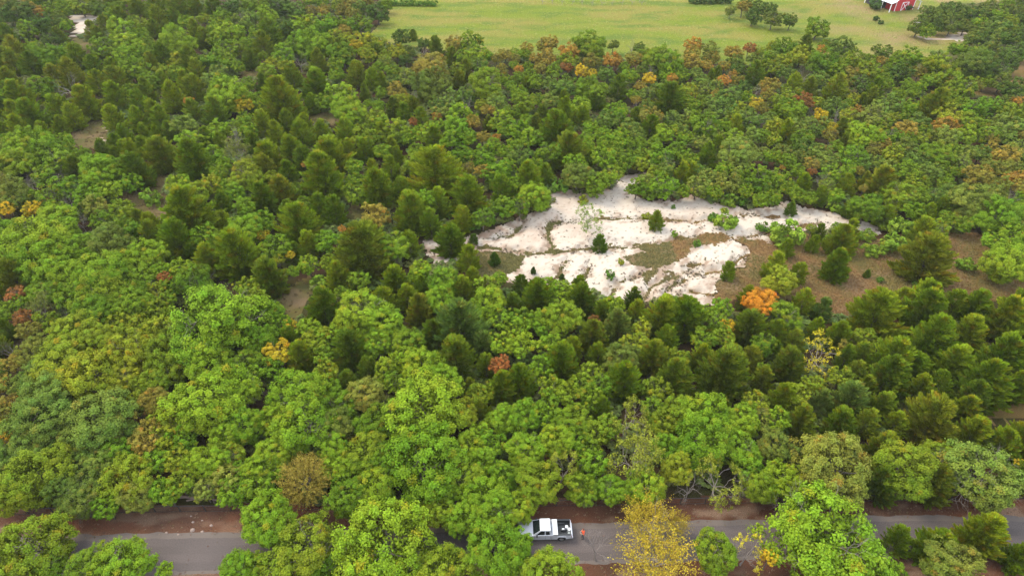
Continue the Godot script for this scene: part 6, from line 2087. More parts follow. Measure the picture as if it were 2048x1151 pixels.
	t("c", 59.5, -134.6, 2.09, 4.7, 0, "", 31, 1, 5, 0)
	t("c", -46.4, -140.3, 2.13, 4.7, 0, "", 20, 0, 0, 2)
	t("cd", -131.6, -159.7, 2.35, 5.1, 0, "", 8, 2, 5, 4)
	t("cd", -95.6, -167.1, 2.41, 5.2, 0, "", 8, 2, 7, 0)
	t("cb", -12.0, -162.2, 2.35, 5.1, 0, "", 30, 0, 0, 0)
	t("c", 56.1, -100.2, 1.65, 3.9, 0, "", 32, 1, 6, 0)
	t("c", -76.0, -119.5, 1.86, 4.3, 0, "", 22, 0, 0, 6)
	t("cd", -61.6, -152.9, 2.22, 4.9, 0, "", 20, 1, 1, 0)
	t("c", -60.7, -121.0, 1.87, 4.3, 0, "", 20, 0, 5, 0)
	t("c", -104.5, -116.5, 1.78, 4.1, 0, "", 22, 0, 4, 6)
	t("cd", -104.8, -205.2, 2.72, 5.7, 0, "", 8, 2, 0, 7)
	t("c", -112.1, -150.8, 2.14, 4.7, 0, "", 22, 0, 3, 0)
	t("cd", -21.3, -180.3, 2.45, 5.3, 0, "", 30, 1, 2, 0)
	t("cb", 6.8, -135.0, 1.97, 4.5, 0, "", 11, 2, 5, 0)
	t("cd", 71.7, -128.7, 1.90, 4.3, 0, "", 31, 0, 7, 0)
	t("cd", 25.0, -91.9, 1.51, 3.7, 0, "lone small dark cedar standing in the middle of the sand")
	t("cb", 66.6, -105.3, 1.65, 3.9, 0, "", 32, 0, 0, 0)
	t("c", -24.8, -119.6, 1.80, 4.2, 0, "", 29, 0, 2, 3)
	t("cd", 70.4, -122.7, 1.83, 4.2, 0, "", 32, 0, 1, 0)
	t("cd", -152.7, -193.1, 2.55, 5.4, 0, "", 8, 2, 4, 0)
	t("c", -116.0, -134.8, 1.94, 4.4, 0, "", 22, 0, 4, 5)
	t("c", -98.9, -129.5, 1.88, 4.3, 0, "", 22, 1, 4, 0)
	t("cb", -124.7, -193.2, 2.52, 5.4, 0, "", 8, 1, 7, 0)
	t("c", -27.6, -110.8, 1.65, 3.9, 0, "", 29, 0, 2, 4)
	t("cb", -143.4, -178.3, 2.34, 5.1, 0, "", 8, 2, 4, 0)
	t("cd", -138.2, -170.1, 2.25, 4.9, 0, "", 8, 2, 5, 3)
	t("c", -79.1, -126.2, 1.78, 4.1, 0, "", 22, 0, 0, 5)
	t("c", -82.7, -121.3, 1.73, 4.0, 0, "", 22, 1, 7, 0)
	t("cd", -16.4, -172.8, 2.25, 4.9, 0, "", 30, 1, 1, 0)
	t("cd", -120.8, -189.2, 2.37, 5.1, 0, "", 8, 1, 7, 0)
	t("cd", -107.4, -196.0, 2.44, 5.2, 0, "", 8, 2, 0, 4)
	t("ol", 30.4, -32.5, 5.11, 8.8, 1, "large front tree with dead grey limbs overhanging the road")
	t("ol", -12.0, -32.1, 4.33, 7.7, 1, "", 26, 0, 5, 0)
	t("ol", -39.6, -62.3, 5.78, 9.7, 1, "", 27, 1, 2, 0)
	t("ol", -10.0, -47.5, 4.60, 8.0, 1, "", 26, 1, 2, 0)
	t("ol", -9.1, -40.6, 4.14, 7.4, 1, "", 26, 1, 2, 0)
	t("ol", -36.0, -49.3, 4.12, 7.4, 1, "", 2, 0, 5, 0)
	t("ol", -75.5, -82.0, 4.91, 8.5, 1, "", 9, 0, 2, 0)
	t("ol", -40.5, -59.3, 4.06, 7.3, 1, "", 27, 1, 5, 0)
	t("ol", -23.9, -46.4, 3.58, 6.6, 1, "", 1, 1, 2, 0)
	t("o", 3.4, -28.7, 2.92, 5.7, 1, "", 0, 1, 6, 0)
	t("ol", -1.8, -32.0, 2.92, 5.7, 1, "", 0, 1, 5, 0)
	t("ol", 21.8, -44.3, 3.36, 6.3, 1, "", 23, 0, 2, 0)
	t("ol", -26.3, -51.2, 3.39, 6.4, 1, "", 2, 1, 6, 0)
	t("ol", -20.7, -66.0, 3.72, 6.8, 1, "", 2, 0, 1, 0)
	t("ol", 22.7, -47.8, 3.13, 6.0, 1, "", 4, 0, 5, 0)
	t("ol", -24.8, -34.8, 2.71, 5.4, 1, "", 1, 1, 5, 0)
	t("ol", -71.1, -77.1, 3.99, 7.2, 1, "", 9, 0, 2, 0)
	t("ol", -61.5, -75.0, 3.92, 7.1, 1, "", 10, 0, 4, 3)
	t("o", -6.5, -29.9, 2.50, 5.1, 1, "", 0, 0, 5, 0)
	t("o", 29.7, -30.8, 2.52, 5.2, 1, "", 24, 1, 6, 0)
	t("o", -59.3, -69.7, 3.58, 6.6, 1, "", 10, 0, 4, 0)
	t("ol", -37.1, -30.5, 2.40, 5.0, 1, "", 12, 0, 5, 0)
	t("ol", 75.3, -77.5, 3.62, 6.7, 1, "", 16, 0, 0, 0)
	t("o", 2.9, -39.2, 2.53, 5.2, 1, "", 0, 1, 2, 0)
	t("ol", -38.3, -56.5, 2.79, 5.5, 1, "", 27, 1, 6, 0)
	t("ol", -17.7, -63.9, 2.98, 5.8, 1, "", 13, 0, 5, 0)
	t("o", -16.7, -43.0, 2.43, 5.1, 1, "", 26, 1, 4, 1)
	t("ol", -2.9, -37.6, 2.29, 4.9, 1, "", 26, 1, 7, 0)
	t("o", -15.6, -47.0, 2.49, 5.1, 1, "", 26, 1, 3, 0)
	t("o", -58.1, -66.0, 2.95, 5.8, 1, "", 9, 0, 0, 0)
	t("ol", -33.2, -52.3, 2.59, 5.3, 1, "", 2, 1, 5, 0)
	t("ol", -65.1, -140.4, 4.72, 8.2, 1, "", 20, 1, 3, 0)
	t("ol", -76.9, -104.9, 3.84, 7.0, 1, "", 22, 0, 6, 4)
	t("ol", -62.1, -72.6, 3.03, 5.9, 1, "", 10, 0, 4, 4)
	t("ol", 82.5, -90.0, 3.47, 6.5, 1, "", 19, 0, 6, 0)
	t("o", -53.6, -68.1, 2.92, 5.7, 1, "", 10, 1, 5, 0)
	t("o", 6.9, -65.5, 2.86, 5.6, 1, "", 33, 1, 4, 0)
	t("ol", -33.7, -42.1, 2.27, 4.8, 1, "", 12, 1, 2, 0)
	t("o", -40.7, -30.2, 1.98, 4.4, 1, "", 12, 0, 5, 2)
	t("ol", -9.8, -29.9, 1.97, 4.4, 1, "", 26, 0, 6, 0)
	t("o", -17.0, -37.3, 2.16, 4.7, 1, "", 1, 1, 7, 0)
	t("ol", -14.6, -38.7, 2.19, 4.7, 1, "", 26, 1, 5, 0)
	t("ol", -1.6, -35.9, 2.12, 4.6, 1, "", 0, 1, 3, 0)
	t("ol", 1.4, -43.4, 2.31, 4.9, 1, "", 26, 0, 0, 0)
	t("ol", 25.4, -44.2, 2.33, 4.9, 1, "", 24, 0, 3, 1)
	t("o", 19.8, -31.8, 2.02, 4.5, 1, "", 23, 1, 0, 0)
	t("ol", -96.9, -117.7, 4.03, 7.3, 1, "", 22, 0, 4, 0)
	t("ol", -57.0, -79.4, 3.11, 6.0, 1, "", 10, 1, 3, 0)
	t("ol", -44.0, -86.5, 3.28, 6.2, 1, "", 21, 0, 7, 0)
	t("ol", -11.4, -56.2, 2.55, 5.2, 1, "", 5, 0, 4, 0)
	t("ol", 14.1, -38.7, 2.12, 4.6, 1, "", 23, 1, 2, 0)
	t("ol", -31.0, -46.7, 2.23, 4.8, 1, "", 1, 0, 3, 0)
	t("o", -6.5, -147.4, 4.46, 7.9, 1, "", 30, 0, 7, 0)
	t("o", 39.2, -161.8, 4.79, 8.3, 1, "", 11, 0, 0, 0)
	t("o", 106.8, -155.6, 4.64, 8.1, 1, "", 34, 0, 2, 0)
	t("ol", -74.9, -86.7, 3.08, 6.0, 1, "", 21, 0, 5, 0)
	t("ol", -19.1, -82.4, 2.98, 5.8, 1, "", 13, 1, 4, 0)
	t("ol", -10.2, -73.3, 2.78, 5.5, 1, "", 13, 1, 6, 0)
	t("ol", -3.3, -68.1, 2.66, 5.4, 1, "", 5, 0, 2, 0)
	t("ol", -8.5, -53.4, 2.33, 4.9, 1, "", 5, 1, 4, 0)
	t("o", 7.3, -47.6, 2.20, 4.7, 1, "", 5, 0, 7, 0)
	t("ol", 26.8, -47.6, 2.20, 4.7, 1, "", 4, 0, 5, 0)
	t("ol", -26.3, -30.1, 1.80, 4.2, 1, "", 12, 0, 7, 1)
	t("ol", -4.9, -35.2, 1.91, 4.3, 1, "", 26, 1, 7, 4)
	t("ol", -26.8, -43.3, 2.10, 4.6, 1, "", 1, 1, 3, 0)
	t("ol", -13.1, -29.9, 1.79, 4.2, 1, "", 1, 0, 7, 0)
	t("ol", 5.0, -45.0, 2.14, 4.6, 1, "", 5, 0, 7, 0)
	t("ol", 29.0, -40.0, 2.02, 4.5, 1, "", 24, 0, 3, 2)
	t("o", -20.7, -49.8, 2.23, 4.8, 1, "", 2, 0, 7, 0)
	t("o", -14.0, -42.0, 2.02, 4.5, 1, "", 26, 1, 4, 2)
	t("o", 20.6, -174.1, 4.90, 8.5, 1, "", 11, 0, 3, 0)
	t("o", 38.1, -65.8, 2.52, 5.2, 1, "", 3, 1, 7, 0)
	t("ol", 0.5, -31.1, 1.76, 4.1, 1, "", 0, 1, 5, 4)
	t("ol", -5.4, -39.8, 1.94, 4.4, 1, "", 26, 1, 7, 3)
	t("ol", -26.9, -41.1, 1.96, 4.4, 1, "", 1, 1, 4, 0)
	t("ol", -55.5, -177.4, 4.80, 8.3, 1, "", 18, 2, 5, 0)
	t("o", -47.2, -73.7, 2.60, 5.3, 1, "", 10, 1, 0, 0)
	t("ol", 1.5, -48.8, 2.08, 4.6, 1, "", 5, 1, 7, 0)
	t("o", -7.3, -36.1, 1.81, 4.2, 1, "", 26, 1, 6, 0)
	t("ol", -4.8, -43.9, 1.95, 4.4, 1, "", 26, 1, 1, 5)
	t("ol", -28.1, -47.8, 2.03, 4.5, 1, "", 1, 0, 2, 0)
	t("ol", -19.6, -41.2, 1.87, 4.3, 1, "", 1, 1, 1, 4)
	t("ol", -20.2, -43.9, 1.93, 4.4, 1, "", 1, 1, 1, 3)
	t("o", 19.9, -49.4, 2.04, 4.5, 1, "", 33, 0, 7, 0)
	t("ol", 17.7, -43.9, 1.92, 4.3, 1, "", 23, 0, 2, 0)
	t("ol", -93.1, -178.8, 4.66, 8.1, 1, "", 8, 2, 0, 0)
	t("ol", -35.6, -132.5, 3.71, 6.8, 1, "", 30, 2, 5, 4)
	t("ol", -79.1, -108.2, 3.22, 6.1, 1, "", 22, 0, 6, 3)
	t("ol", -77.3, -91.5, 2.88, 5.7, 1, "", 21, 0, 4, 1)
	t("ol", -66.8, -74.7, 2.52, 5.2, 1, "", 9, 0, 1, 0)
	t("ol", -33.4, -61.3, 2.21, 4.7, 1, "", 2, 1, 3, 0)
	t("ol", -44.2, -43.5, 1.83, 4.2, 1, "", 35, 1, 7, 0)
	t("o", -123.1, -167.7, 4.27, 7.6, 1, "", 8, 0, 5, 0)
	t("o", 18.1, -146.3, 3.85, 7.0, 1, "", 11, 0, 5, 0)
	t("o", 80.7, -163.3, 4.18, 7.5, 1, "", 17, 0, 6, 0)
	t("ol", -98.0, -114.0, 3.21, 6.1, 1, "", 22, 0, 5, 0)
	t("ol", -68.7, -82.0, 2.58, 5.3, 1, "", 10, 0, 3, 0)
	t("o", 69.4, -98.1, 2.90, 5.7, 1, "", 15, 0, 1, 1)
	t("o", 61.6, -94.0, 2.82, 5.6, 1, "", 15, 1, 2, 0)
	t("o", -13.6, -60.9, 2.17, 4.7, 1, "", 5, 0, 4, 0)
	t("ol", -17.8, -29.7, 1.55, 3.8, 1, "", 1, 0, 6, 0)
	t("ol", -25.3, -30.0, 1.56, 3.9, 1, "", 12, 0, 7, 2)
	t("ol", 10.6, -38.6, 1.73, 4.1, 1, "", 0, 0, 1, 4)
	t("ol", 0.8, -36.8, 1.69, 4.0, 1, "", 0, 1, 3, 0)
	t("ol", -33.0, -45.4, 1.86, 4.3, 1, "", 12, 0, 2, 2)
	t("ol", -84.9, -86.7, 2.61, 5.3, 1, "", 9, 0, 2, 0)
	t("ol", -0.9, -40.4, 1.71, 4.1, 1, "", 26, 1, 0, 2)
	t("o", 62.4, -134.1, 3.47, 6.5, 1, "", 31, 1, 5, 0)
	t("ol", 72.6, -121.3, 3.23, 6.2, 1, "", 31, 0, 7, 0)
	t("o", -94.8, -109.7, 3.01, 5.9, 1, "", 22, 0, 5, 0)
	t("ol", -15.7, -95.4, 2.74, 5.5, 1, "", 13, 0, 2, 0)
	t("ol", 4.2, -97.9, 2.79, 5.5, 1, "", 14, 0, 4, 1)
	t("o", 84.1, -113.2, 3.08, 5.9, 1, "", 34, 1, 6, 0)
	t("o", -68.3, -71.0, 2.28, 4.8, 1, "", 9, 1, 1, 1)
	t("o", -34.0, -56.7, 2.01, 4.5, 1, "", 2, 1, 4, 0)
	t("ol", -34.2, -66.7, 2.20, 4.7, 1, "", 2, 1, 2, 0)
	t("ol", -18.0, -60.7, 2.08, 4.6, 1, "", 2, 0, 0, 0)
	t("ol", -10.2, -69.6, 2.25, 4.8, 1, "", 13, 0, 6, 0)
	t("ol", -1.0, -47.9, 1.84, 4.2, 1, "", 5, 1, 6, 0)
	t("o", -44.4, -30.1, 1.50, 3.8, 1, "", 12, 0, 5, 1)
	t("ol", -3.4, -42.2, 1.73, 4.1, 1, "", 26, 1, 0, 1)
	t("o", 7.5, -38.8, 1.67, 4.0, 1, "", 0, 1, 1, 0)
	t("o", 26.5, -38.9, 1.67, 4.0, 1, "", 24, 0, 3, 0)
	t("ol", 41.5, -29.8, 1.50, 3.8, 1, "", 24, 0, 7, 0)
	t("ol", -31.9, -56.3, 1.98, 4.4, 0, "", 2, 1, 5, 0)
	t("ol", -29.4, -38.3, 1.64, 4.0, 0, "", 12, 1, 0, 0)
	t("ol", -36.5, -38.3, 1.64, 4.0, 0, "", 12, 1, 4, 0)
	t("o", -27.3, -38.7, 1.64, 4.0, 0, "", 1, 1, 4, 4)
	t("o", -63.9, -70.1, 2.20, 4.7, 0, "", 9, 1, 1, 2)
	t("ol", -113.4, -188.6, 4.33, 7.7, 0, "", 8, 0, 0, 0)
	t("ol", -105.1, -176.1, 4.10, 7.4, 0, "", 8, 0, 7, 3)
	t("o", -95.8, -158.8, 3.78, 6.9, 0, "", 8, 0, 7, 2)
	t("o", -118.2, -144.0, 3.52, 6.6, 0, "", 22, 2, 3, 0)
	t("ol", -66.0, -119.9, 3.08, 5.9, 0, "", 20, 0, 5, 0)
	t("o", 41.1, -125.6, 3.18, 6.1, 0, "", 14, 0, 1, 0)
	t("o", 103.3, -165.8, 3.91, 7.1, 0, "", 7, 0, 6, 0)
	t("o", -87.7, -110.8, 2.91, 5.7, 0, "", 22, 0, 5, 8)
	t("ol", -75.6, -97.6, 2.67, 5.4, 0, "", 21, 0, 4, 2)
	t("o", -64.2, -87.5, 2.49, 5.1, 0, "", 21, 1, 5, 4)
	t("o", -37.9, -83.2, 2.41, 5.0, 0, "", 29, 0, 5, 0)
	t("o", 45.7, -104.6, 2.80, 5.6, 0, "", 32, 0, 4, 0)
	t("ol", 81.8, -85.3, 2.45, 5.1, 0, "", 19, 0, 6, 0)
	t("ol", -37.5, -45.5, 1.72, 4.1, 0, "", 12, 0, 2, 1)
	t("ol", 8.8, -41.8, 1.64, 4.0, 0, "", 0, 0, 1, 3)
	t("ol", 25.8, -41.8, 1.64, 4.0, 0, "", 24, 0, 3, 0)
	t("o", 8.6, -43.6, 1.64, 4.0, 0, "", 0, 0, 1, 0)
	t("ol", -102.4, -168.9, 3.80, 7.0, 0, "", 8, 0, 7, 4)
	t("o", -45.1, -169.8, 3.82, 7.0, 0, "", 18, 0, 5, 0)
	t("ol", -39.6, -142.8, 3.35, 6.3, 0, "", 30, 2, 5, 3)
	t("o", -24.4, -124.1, 3.02, 5.9, 0, "", 30, 0, 6, 0)
	t("ol", -11.2, -131.4, 3.15, 6.0, 0, "", 30, 0, 7, 0)
	t("ol", -12.2, -125.8, 3.05, 5.9, 0, "", 30, 0, 6, 0)
	t("o", -91.8, -114.6, 2.86, 5.6, 0, "", 22, 0, 5, 7)
	t("ol", -82.5, -102.1, 2.64, 5.3, 0, "", 22, 0, 6, 0)
	t("o", -82.8, -97.7, 2.56, 5.2, 0, "", 22, 0, 5, 6)
	t("o", -67.4, -92.5, 2.47, 5.1, 0, "", 21, 1, 5, 3)
	t("ol", -50.2, -85.4, 2.35, 4.9, 0, "", 10, 0, 1, 0)
	t("o", -55.4, -74.7, 2.16, 4.7, 0, "", 10, 1, 4, 0)
	t("ol", -2.8, -105.7, 2.70, 5.4, 0, "", 13, 2, 1, 0)
	t("ol", -30.2, -84.7, 2.34, 4.9, 0, "", 29, 1, 5, 0)
	t("ol", 27.9, -101.6, 2.63, 5.3, 0, "", 14, 1, 7, 0)
	t("ol", 67.1, -113.0, 2.83, 5.6, 0, "", 32, 0, 1, 0)
	t("o", -23.2, -53.0, 1.78, 4.2, 0, "", 2, 1, 7, 0)
	t("o", 1.7, -65.5, 2.00, 4.5, 0, "", 33, 0, 4, 0)
	t("ol", -42.4, -36.8, 1.50, 3.8, 0, "", 12, 0, 4, 0)
	t("ol", -39.7, -42.0, 1.59, 3.9, 0, "", 12, 1, 3, 0)
	t("o", -29.1, -40.7, 1.57, 3.9, 0, "", 1, 1, 4, 3)
	t("ol", 0.4, -32.6, 1.43, 3.7, 0, "", 0, 1, 5, 3)
	t("ol", -2.5, -44.6, 1.64, 4.0, 0, "", 26, 1, 1, 7)
	t("ol", -3.8, -46.1, 1.64, 4.0, 0, "", 26, 1, 1, 6)
	t("o", 9.6, -46.1, 1.64, 4.0, 0, "", 5, 0, 7, 6)
	t("o", 11.3, -47.1, 1.64, 4.0, 0, "", 5, 0, 7, 7)
	t("ol", 31.3, -48.1, 1.64, 4.0, 0, "", 4, 0, 5, 0)
	t("ol", -14.2, -57.7, 1.79, 4.2, 0, "", 5, 0, 4, 0)
	t("ol", -81.4, -188.4, 3.97, 7.2, 0, "", 20, 2, 2, 0)
	t("o", -112.1, -175.0, 3.74, 6.9, 0, "", 8, 0, 7, 1)
	t("o", -113.6, -147.5, 3.28, 6.2, 0, "", 22, 0, 3, 0)
	t("o", -45.3, -194.0, 4.06, 7.3, 0, "", 18, 1, 5, 0)
	t("ol", 22.7, -133.5, 3.05, 5.9, 0, "", 11, 0, 6, 0)
	t("o", 107.7, -147.5, 3.28, 6.2, 0, "", 34, 0, 2, 0)
	t("ol", -5.4, -113.2, 2.71, 5.4, 0, "", 30, 2, 7, 5)
	t("o", 7.0, -114.8, 2.74, 5.5, 0, "", 14, 0, 4, 0)
	t("o", 15.5, -103.1, 2.54, 5.2, 0, "", 14, 1, 4, 1)
	t("ol", -1.1, -60.5, 1.83, 4.2, 0, "", 5, 1, 2, 1)
	t("ol", 1.5, -60.2, 1.83, 4.2, 0, "", 5, 1, 1, 0)
	t("ol", 5.3, -60.7, 1.84, 4.2, 0, "", 33, 1, 5, 0)
	t("o", 6.8, -51.9, 1.69, 4.0, 0, "", 5, 0, 7, 5)
	t("ol", 3.7, -48.6, 1.63, 4.0, 0, "", 5, 0, 7, 0)
	t("o", 17.0, -49.7, 1.65, 4.0, 0, "", 33, 0, 7, 0)
	t("o", -16.2, -55.9, 1.74, 4.1, 0, "", 2, 0, 0, 0)
	t("o", 4.5, -50.2, 1.64, 4.0, 0, "", 5, 1, 7, 4)
	t("ol", 7.6, -71.9, 1.97, 4.4, 0, "", 33, 1, 3, 0)
	t("ol", -24.3, -62.3, 1.82, 4.2, 0, "", 2, 1, 1, 2)
	t("o", 4.7, -53.0, 1.64, 4.0, 0, "", 5, 1, 7, 3)
	t("ol", -55.1, -194.5, 3.89, 7.1, 0, "", 18, 0, 4, 0)
	t("ol", 17.7, -112.9, 2.58, 5.3, 0, "", 14, 0, 3, 0)
	t("o", 9.8, -51.7, 1.61, 3.9, 0, "", 33, 0, 6, 6)
	t("ol", 4.2, -64.4, 1.81, 4.2, 0, "", 33, 1, 4, 0)
	t("o", 11.2, -53.6, 1.64, 4.0, 0, "", 33, 0, 6, 7)
	t("o", 8.6, -53.6, 1.64, 4.0, 0, "", 33, 0, 6, 5)
	t("ol", 3.9, -56.6, 1.64, 4.0, 0, "", 5, 1, 0, 0)
	t("o", -79.1, -167.2, 3.29, 6.2, 0, "", 20, 0, 3, 0)
	t("o", -77.5, -172.9, 3.37, 6.4, 0, "", 20, 0, 2, 0)
	t("ol", -62.5, -124.7, 2.64, 5.3, 0, "", 20, 0, 5, 3)
	t("ol", -63.3, -196.2, 3.73, 6.8, 0, "", 18, 2, 4, 2)
	t("ol", -60.9, -170.0, 3.33, 6.3, 0, "", 20, 0, 1, 0)
	t("o", -37.8, -118.8, 2.55, 5.2, 0, "", 20, 0, 7, 0)
	t("o", 2.9, -139.4, 2.87, 5.7, 0, "", 11, 2, 5, 0)
	t("ol", 1.6, -125.3, 2.65, 5.4, 0, "", 30, 2, 7, 8)
	t("o", 40.7, -129.6, 2.72, 5.4, 0, "", 14, 0, 1, 3)
	t("o", 74.8, -176.8, 3.43, 6.4, 0, "", 17, 0, 5, 0)
	t("ol", 104.4, -136.0, 2.81, 5.6, 0, "", 34, 0, 1, 1)
	t("ol", -51.4, -77.2, 1.92, 4.3, 0, "", 10, 1, 1, 0)
	t("o", -27.8, -99.2, 2.25, 4.8, 0, "", 29, 1, 2, 0)
	t("ol", -42.1, -90.2, 2.12, 4.6, 0, "", 29, 0, 4, 0)
	t("o", -1.3, -94.9, 2.19, 4.7, 0, "", 13, 0, 1, 6)
	t("o", -3.7, -73.1, 1.86, 4.3, 0, "", 13, 0, 7, 0)
	t("o", 1.3, -94.9, 2.19, 4.7, 0, "", 13, 0, 1, 7)
	t("o", 18.8, -105.7, 2.35, 4.9, 0, "", 14, 1, 4, 2)
	t("ol", 29.3, -114.1, 2.48, 5.1, 0, "", 14, 1, 1, 0)
	t("o", 33.2, -115.2, 2.50, 5.1, 0, "", 14, 0, 1, 4)
	t("o", 49.8, -104.8, 2.34, 4.9, 0, "", 32, 1, 4, 0)
	t("o", 75.3, -107.2, 2.38, 5.0, 0, "", 34, 0, 5, 0)
	t("o", 74.9, -103.0, 2.31, 4.9, 0, "", 15, 0, 1, 2)
	t("ol", 70.4, -87.6, 2.08, 4.6, 0, "", 16, 1, 2, 0)
	t("ol", -27.9, -63.8, 1.72, 4.1, 0, "", 2, 1, 1, 1)
	t("ol", -1.7, -65.5, 1.74, 4.1, 0, "", 5, 0, 2, 0)
	t("o", -14.7, -53.8, 1.57, 3.9, 0, "", 5, 0, 4, 0)
	t("ol", 1.0, -63.5, 1.71, 4.1, 0, "", 5, 1, 2, 2)
	t("ol", -18.3, -39.6, 1.35, 3.6, 0, "", 1, 1, 0, 0)
	t("o", -24.6, -30.7, 1.21, 3.4, 0, "", 12, 0, 7, 0)
	t("ol", 36.6, -29.9, 1.20, 3.4, 0, "", 24, 1, 7, 0)
	t("o", -69.7, -90.5, 2.12, 4.6, 0, "", 21, 0, 5, 0)
	t("o", -24.4, -58.5, 1.64, 4.0, 0, "", 2, 1, 0, 0)
	t("ol", -14.1, -77.0, 1.90, 4.3, 0, "", 13, 1, 6, 3)
	t("o", -58.1, -74.5, 1.84, 4.2, 0, "", 10, 1, 4, 0)
	t("o", -39.1, -72.9, 1.81, 4.2, 0, "", 27, 0, 1, 1)
	t("o", 33.7, -61.1, 1.64, 4.0, 0, "", 3, 1, 6, 0)
	t("o", 25.9, -61.8, 1.64, 4.0, 0, "", 3, 0, 5, 0)
	t("ol", -73.0, -100.9, 2.17, 4.7, 0, "", 21, 1, 4, 0)
	t("ol", -75.7, -204.0, 3.66, 6.7, 0, "", 18, 2, 4, 1)
	t("o", -12.1, -180.2, 3.31, 6.3, 0, "", 30, 0, 1, 0)
	t("ol", -10.3, -170.4, 3.17, 6.1, 0, "", 30, 0, 0, 0)
	t("ol", -18.9, -123.8, 2.50, 5.1, 0, "", 30, 0, 6, 5)
	t("ol", -12.7, -121.5, 2.47, 5.1, 0, "", 30, 0, 6, 7)
	t("ol", 15.3, -137.6, 2.70, 5.4, 0, "", 11, 0, 5, 0)
	t("ol", 3.6, -122.1, 2.47, 5.1, 0, "", 14, 2, 3, 0)
	t("o", 90.2, -193.2, 3.50, 6.5, 0, "lone mid green tree standing in the far meadow")
	t("ol", 108.9, -137.0, 2.69, 5.4, 0, "", 34, 0, 1, 2)
	t("o", 60.0, -120.9, 2.46, 5.1, 0, "", 32, 0, 2, 0)
	t("o", -56.7, -99.6, 2.15, 4.7, 0, "", 21, 1, 0, 0)
	t("o", -23.1, -74.5, 1.79, 4.2, 0, "", 13, 0, 5, 0)
	t("ol", 5.4, -72.9, 1.76, 4.1, 0, "", 33, 0, 3, 0)
	t("ol", 78.2, -83.8, 1.92, 4.4, 0, "", 16, 0, 0, 0)
	t("ol", 30.0, -68.1, 1.69, 4.0, 0, "", 3, 1, 4, 2)
	t("o", 28.6, -62.1, 1.61, 3.9, 0, "", 3, 1, 5, 4)
	t("ol", -32.1, -64.6, 1.64, 4.0, 0, "", 2, 1, 2, 0)
	t("o", -88.7, -106.0, 2.23, 4.8, 0, "", 22, 0, 5, 5)
	t("o", -5.0, -91.7, 2.02, 4.5, 0, "", 13, 0, 1, 5)
	t("o", 28.6, -65.3, 1.64, 4.0, 0, "", 3, 1, 5, 3)
	t("o", -71.8, -66.0, 1.64, 4.0, 0, "", 9, 1, 4, 0)
	t("o", -71.2, -69.1, 1.64, 4.0, 0, "", 9, 1, 2, 0)
	t("ol", -59.0, -139.8, 2.61, 5.3, 0, "", 20, 1, 1, 0)
	t("ol", -46.9, -95.2, 1.98, 4.4, 0, "", 21, 0, 0, 7)
	t("o", -50.3, -69.8, 1.64, 4.0, 0, "", 10, 1, 6, 0)
	t("o", -88.8, -200.8, 3.42, 6.4, 0, "", 20, 2, 2, 0)
	t("o", -58.2, -125.2, 2.39, 5.0, 0, "", 20, 1, 6, 4)
	t("o", -29.9, -131.3, 2.47, 5.1, 0, "", 30, 0, 5, 0)
	t("ol", -2.4, -130.1, 2.45, 5.1, 0, "", 30, 2, 7, 6)
	t("ol", 32.4, -124.0, 2.37, 5.0, 0, "", 14, 0, 1, 0)
	t("o", 99.7, -129.4, 2.45, 5.1, 0, "", 34, 1, 0, 1)
	t("ol", 95.5, -122.9, 2.36, 5.0, 0, "", 34, 1, 7, 0)
	t("o", 99.7, -122.9, 2.36, 5.0, 0, "", 34, 0, 0, 0)
	t("ol", -61.7, -102.4, 2.08, 4.6, 0, "", 21, 1, 1, 0)
	t("o", -9.9, -115.0, 2.25, 4.8, 0, "", 30, 2, 6, 0)
	t("ol", 12.4, -110.9, 2.19, 4.7, 0, "", 14, 0, 4, 2)
	t("o", 23.4, -112.4, 2.21, 4.8, 0, "", 14, 1, 3, 0)
	t("ol", 14.8, -69.1, 1.62, 3.9, 0, "", 33, 1, 1, 0)
	t("o", -50.1, -73.1, 1.64, 4.0, 0, "", 10, 1, 7, 0)
	t("ol", 70.0, -94.1, 1.90, 4.3, 0, "", 15, 0, 1, 0)
	t("ol", -53.7, -76.5, 1.64, 4.0, 0, "", 10, 1, 3, 0)
	t("o", -143.3, -193.0, 3.13, 6.0, 0, "", 8, 0, 4, 0)
	t("o", -139.6, -216.2, 3.43, 6.4, 0, "", 8, 0, 2, 0)
	t("o", -89.7, -153.7, 2.63, 5.3, 0, "", 22, 2, 1, 0)
	t("o", -60.2, -177.0, 2.93, 5.7, 0, "", 20, 2, 1, 0)
	t("o", -62.3, -158.7, 2.69, 5.4, 0, "", 20, 0, 1, 0)
	t("ol", 39.5, -158.7, 2.69, 5.4, 0, "", 11, 0, 0, 0)
	t("ol", 46.4, -121.9, 2.21, 4.8, 0, "", 31, 0, 5, 0)
	t("o", 66.0, -144.5, 2.51, 5.2, 0, "", 31, 1, 3, 0)
	t("o", 79.4, -121.9, 2.21, 4.8, 0, "", 34, 0, 4, 6)
	t("ol", -71.0, -104.0, 1.98, 4.4, 0, "", 21, 1, 3, 0)
	t("ol", -50.4, -100.4, 1.93, 4.4, 0, "", 21, 0, 0, 6)
	t("o", 23.0, -102.1, 1.96, 4.4, 0, "", 14, 1, 6, 0)
	t("ol", 60.9, -107.2, 2.02, 4.5, 0, "", 32, 1, 0, 0)
	t("ol", 89.0, -94.2, 1.85, 4.3, 0, "", 19, 1, 6, 4)
	t("ol", 91.8, -97.6, 1.89, 4.3, 0, "", 19, 1, 6, 3)
	t("ol", -59.6, -114.7, 2.10, 4.6, 0, "", 20, 0, 5, 4)
	t("o", 73.6, -98.8, 1.89, 4.3, 0, "", 15, 0, 1, 0)
	t("o", -28.6, -79.1, 1.64, 4.0, 0, "", 29, 0, 5, 0)
	t("ol", -31.9, -79.1, 1.64, 4.0, 0, "", 29, 0, 5, 2)
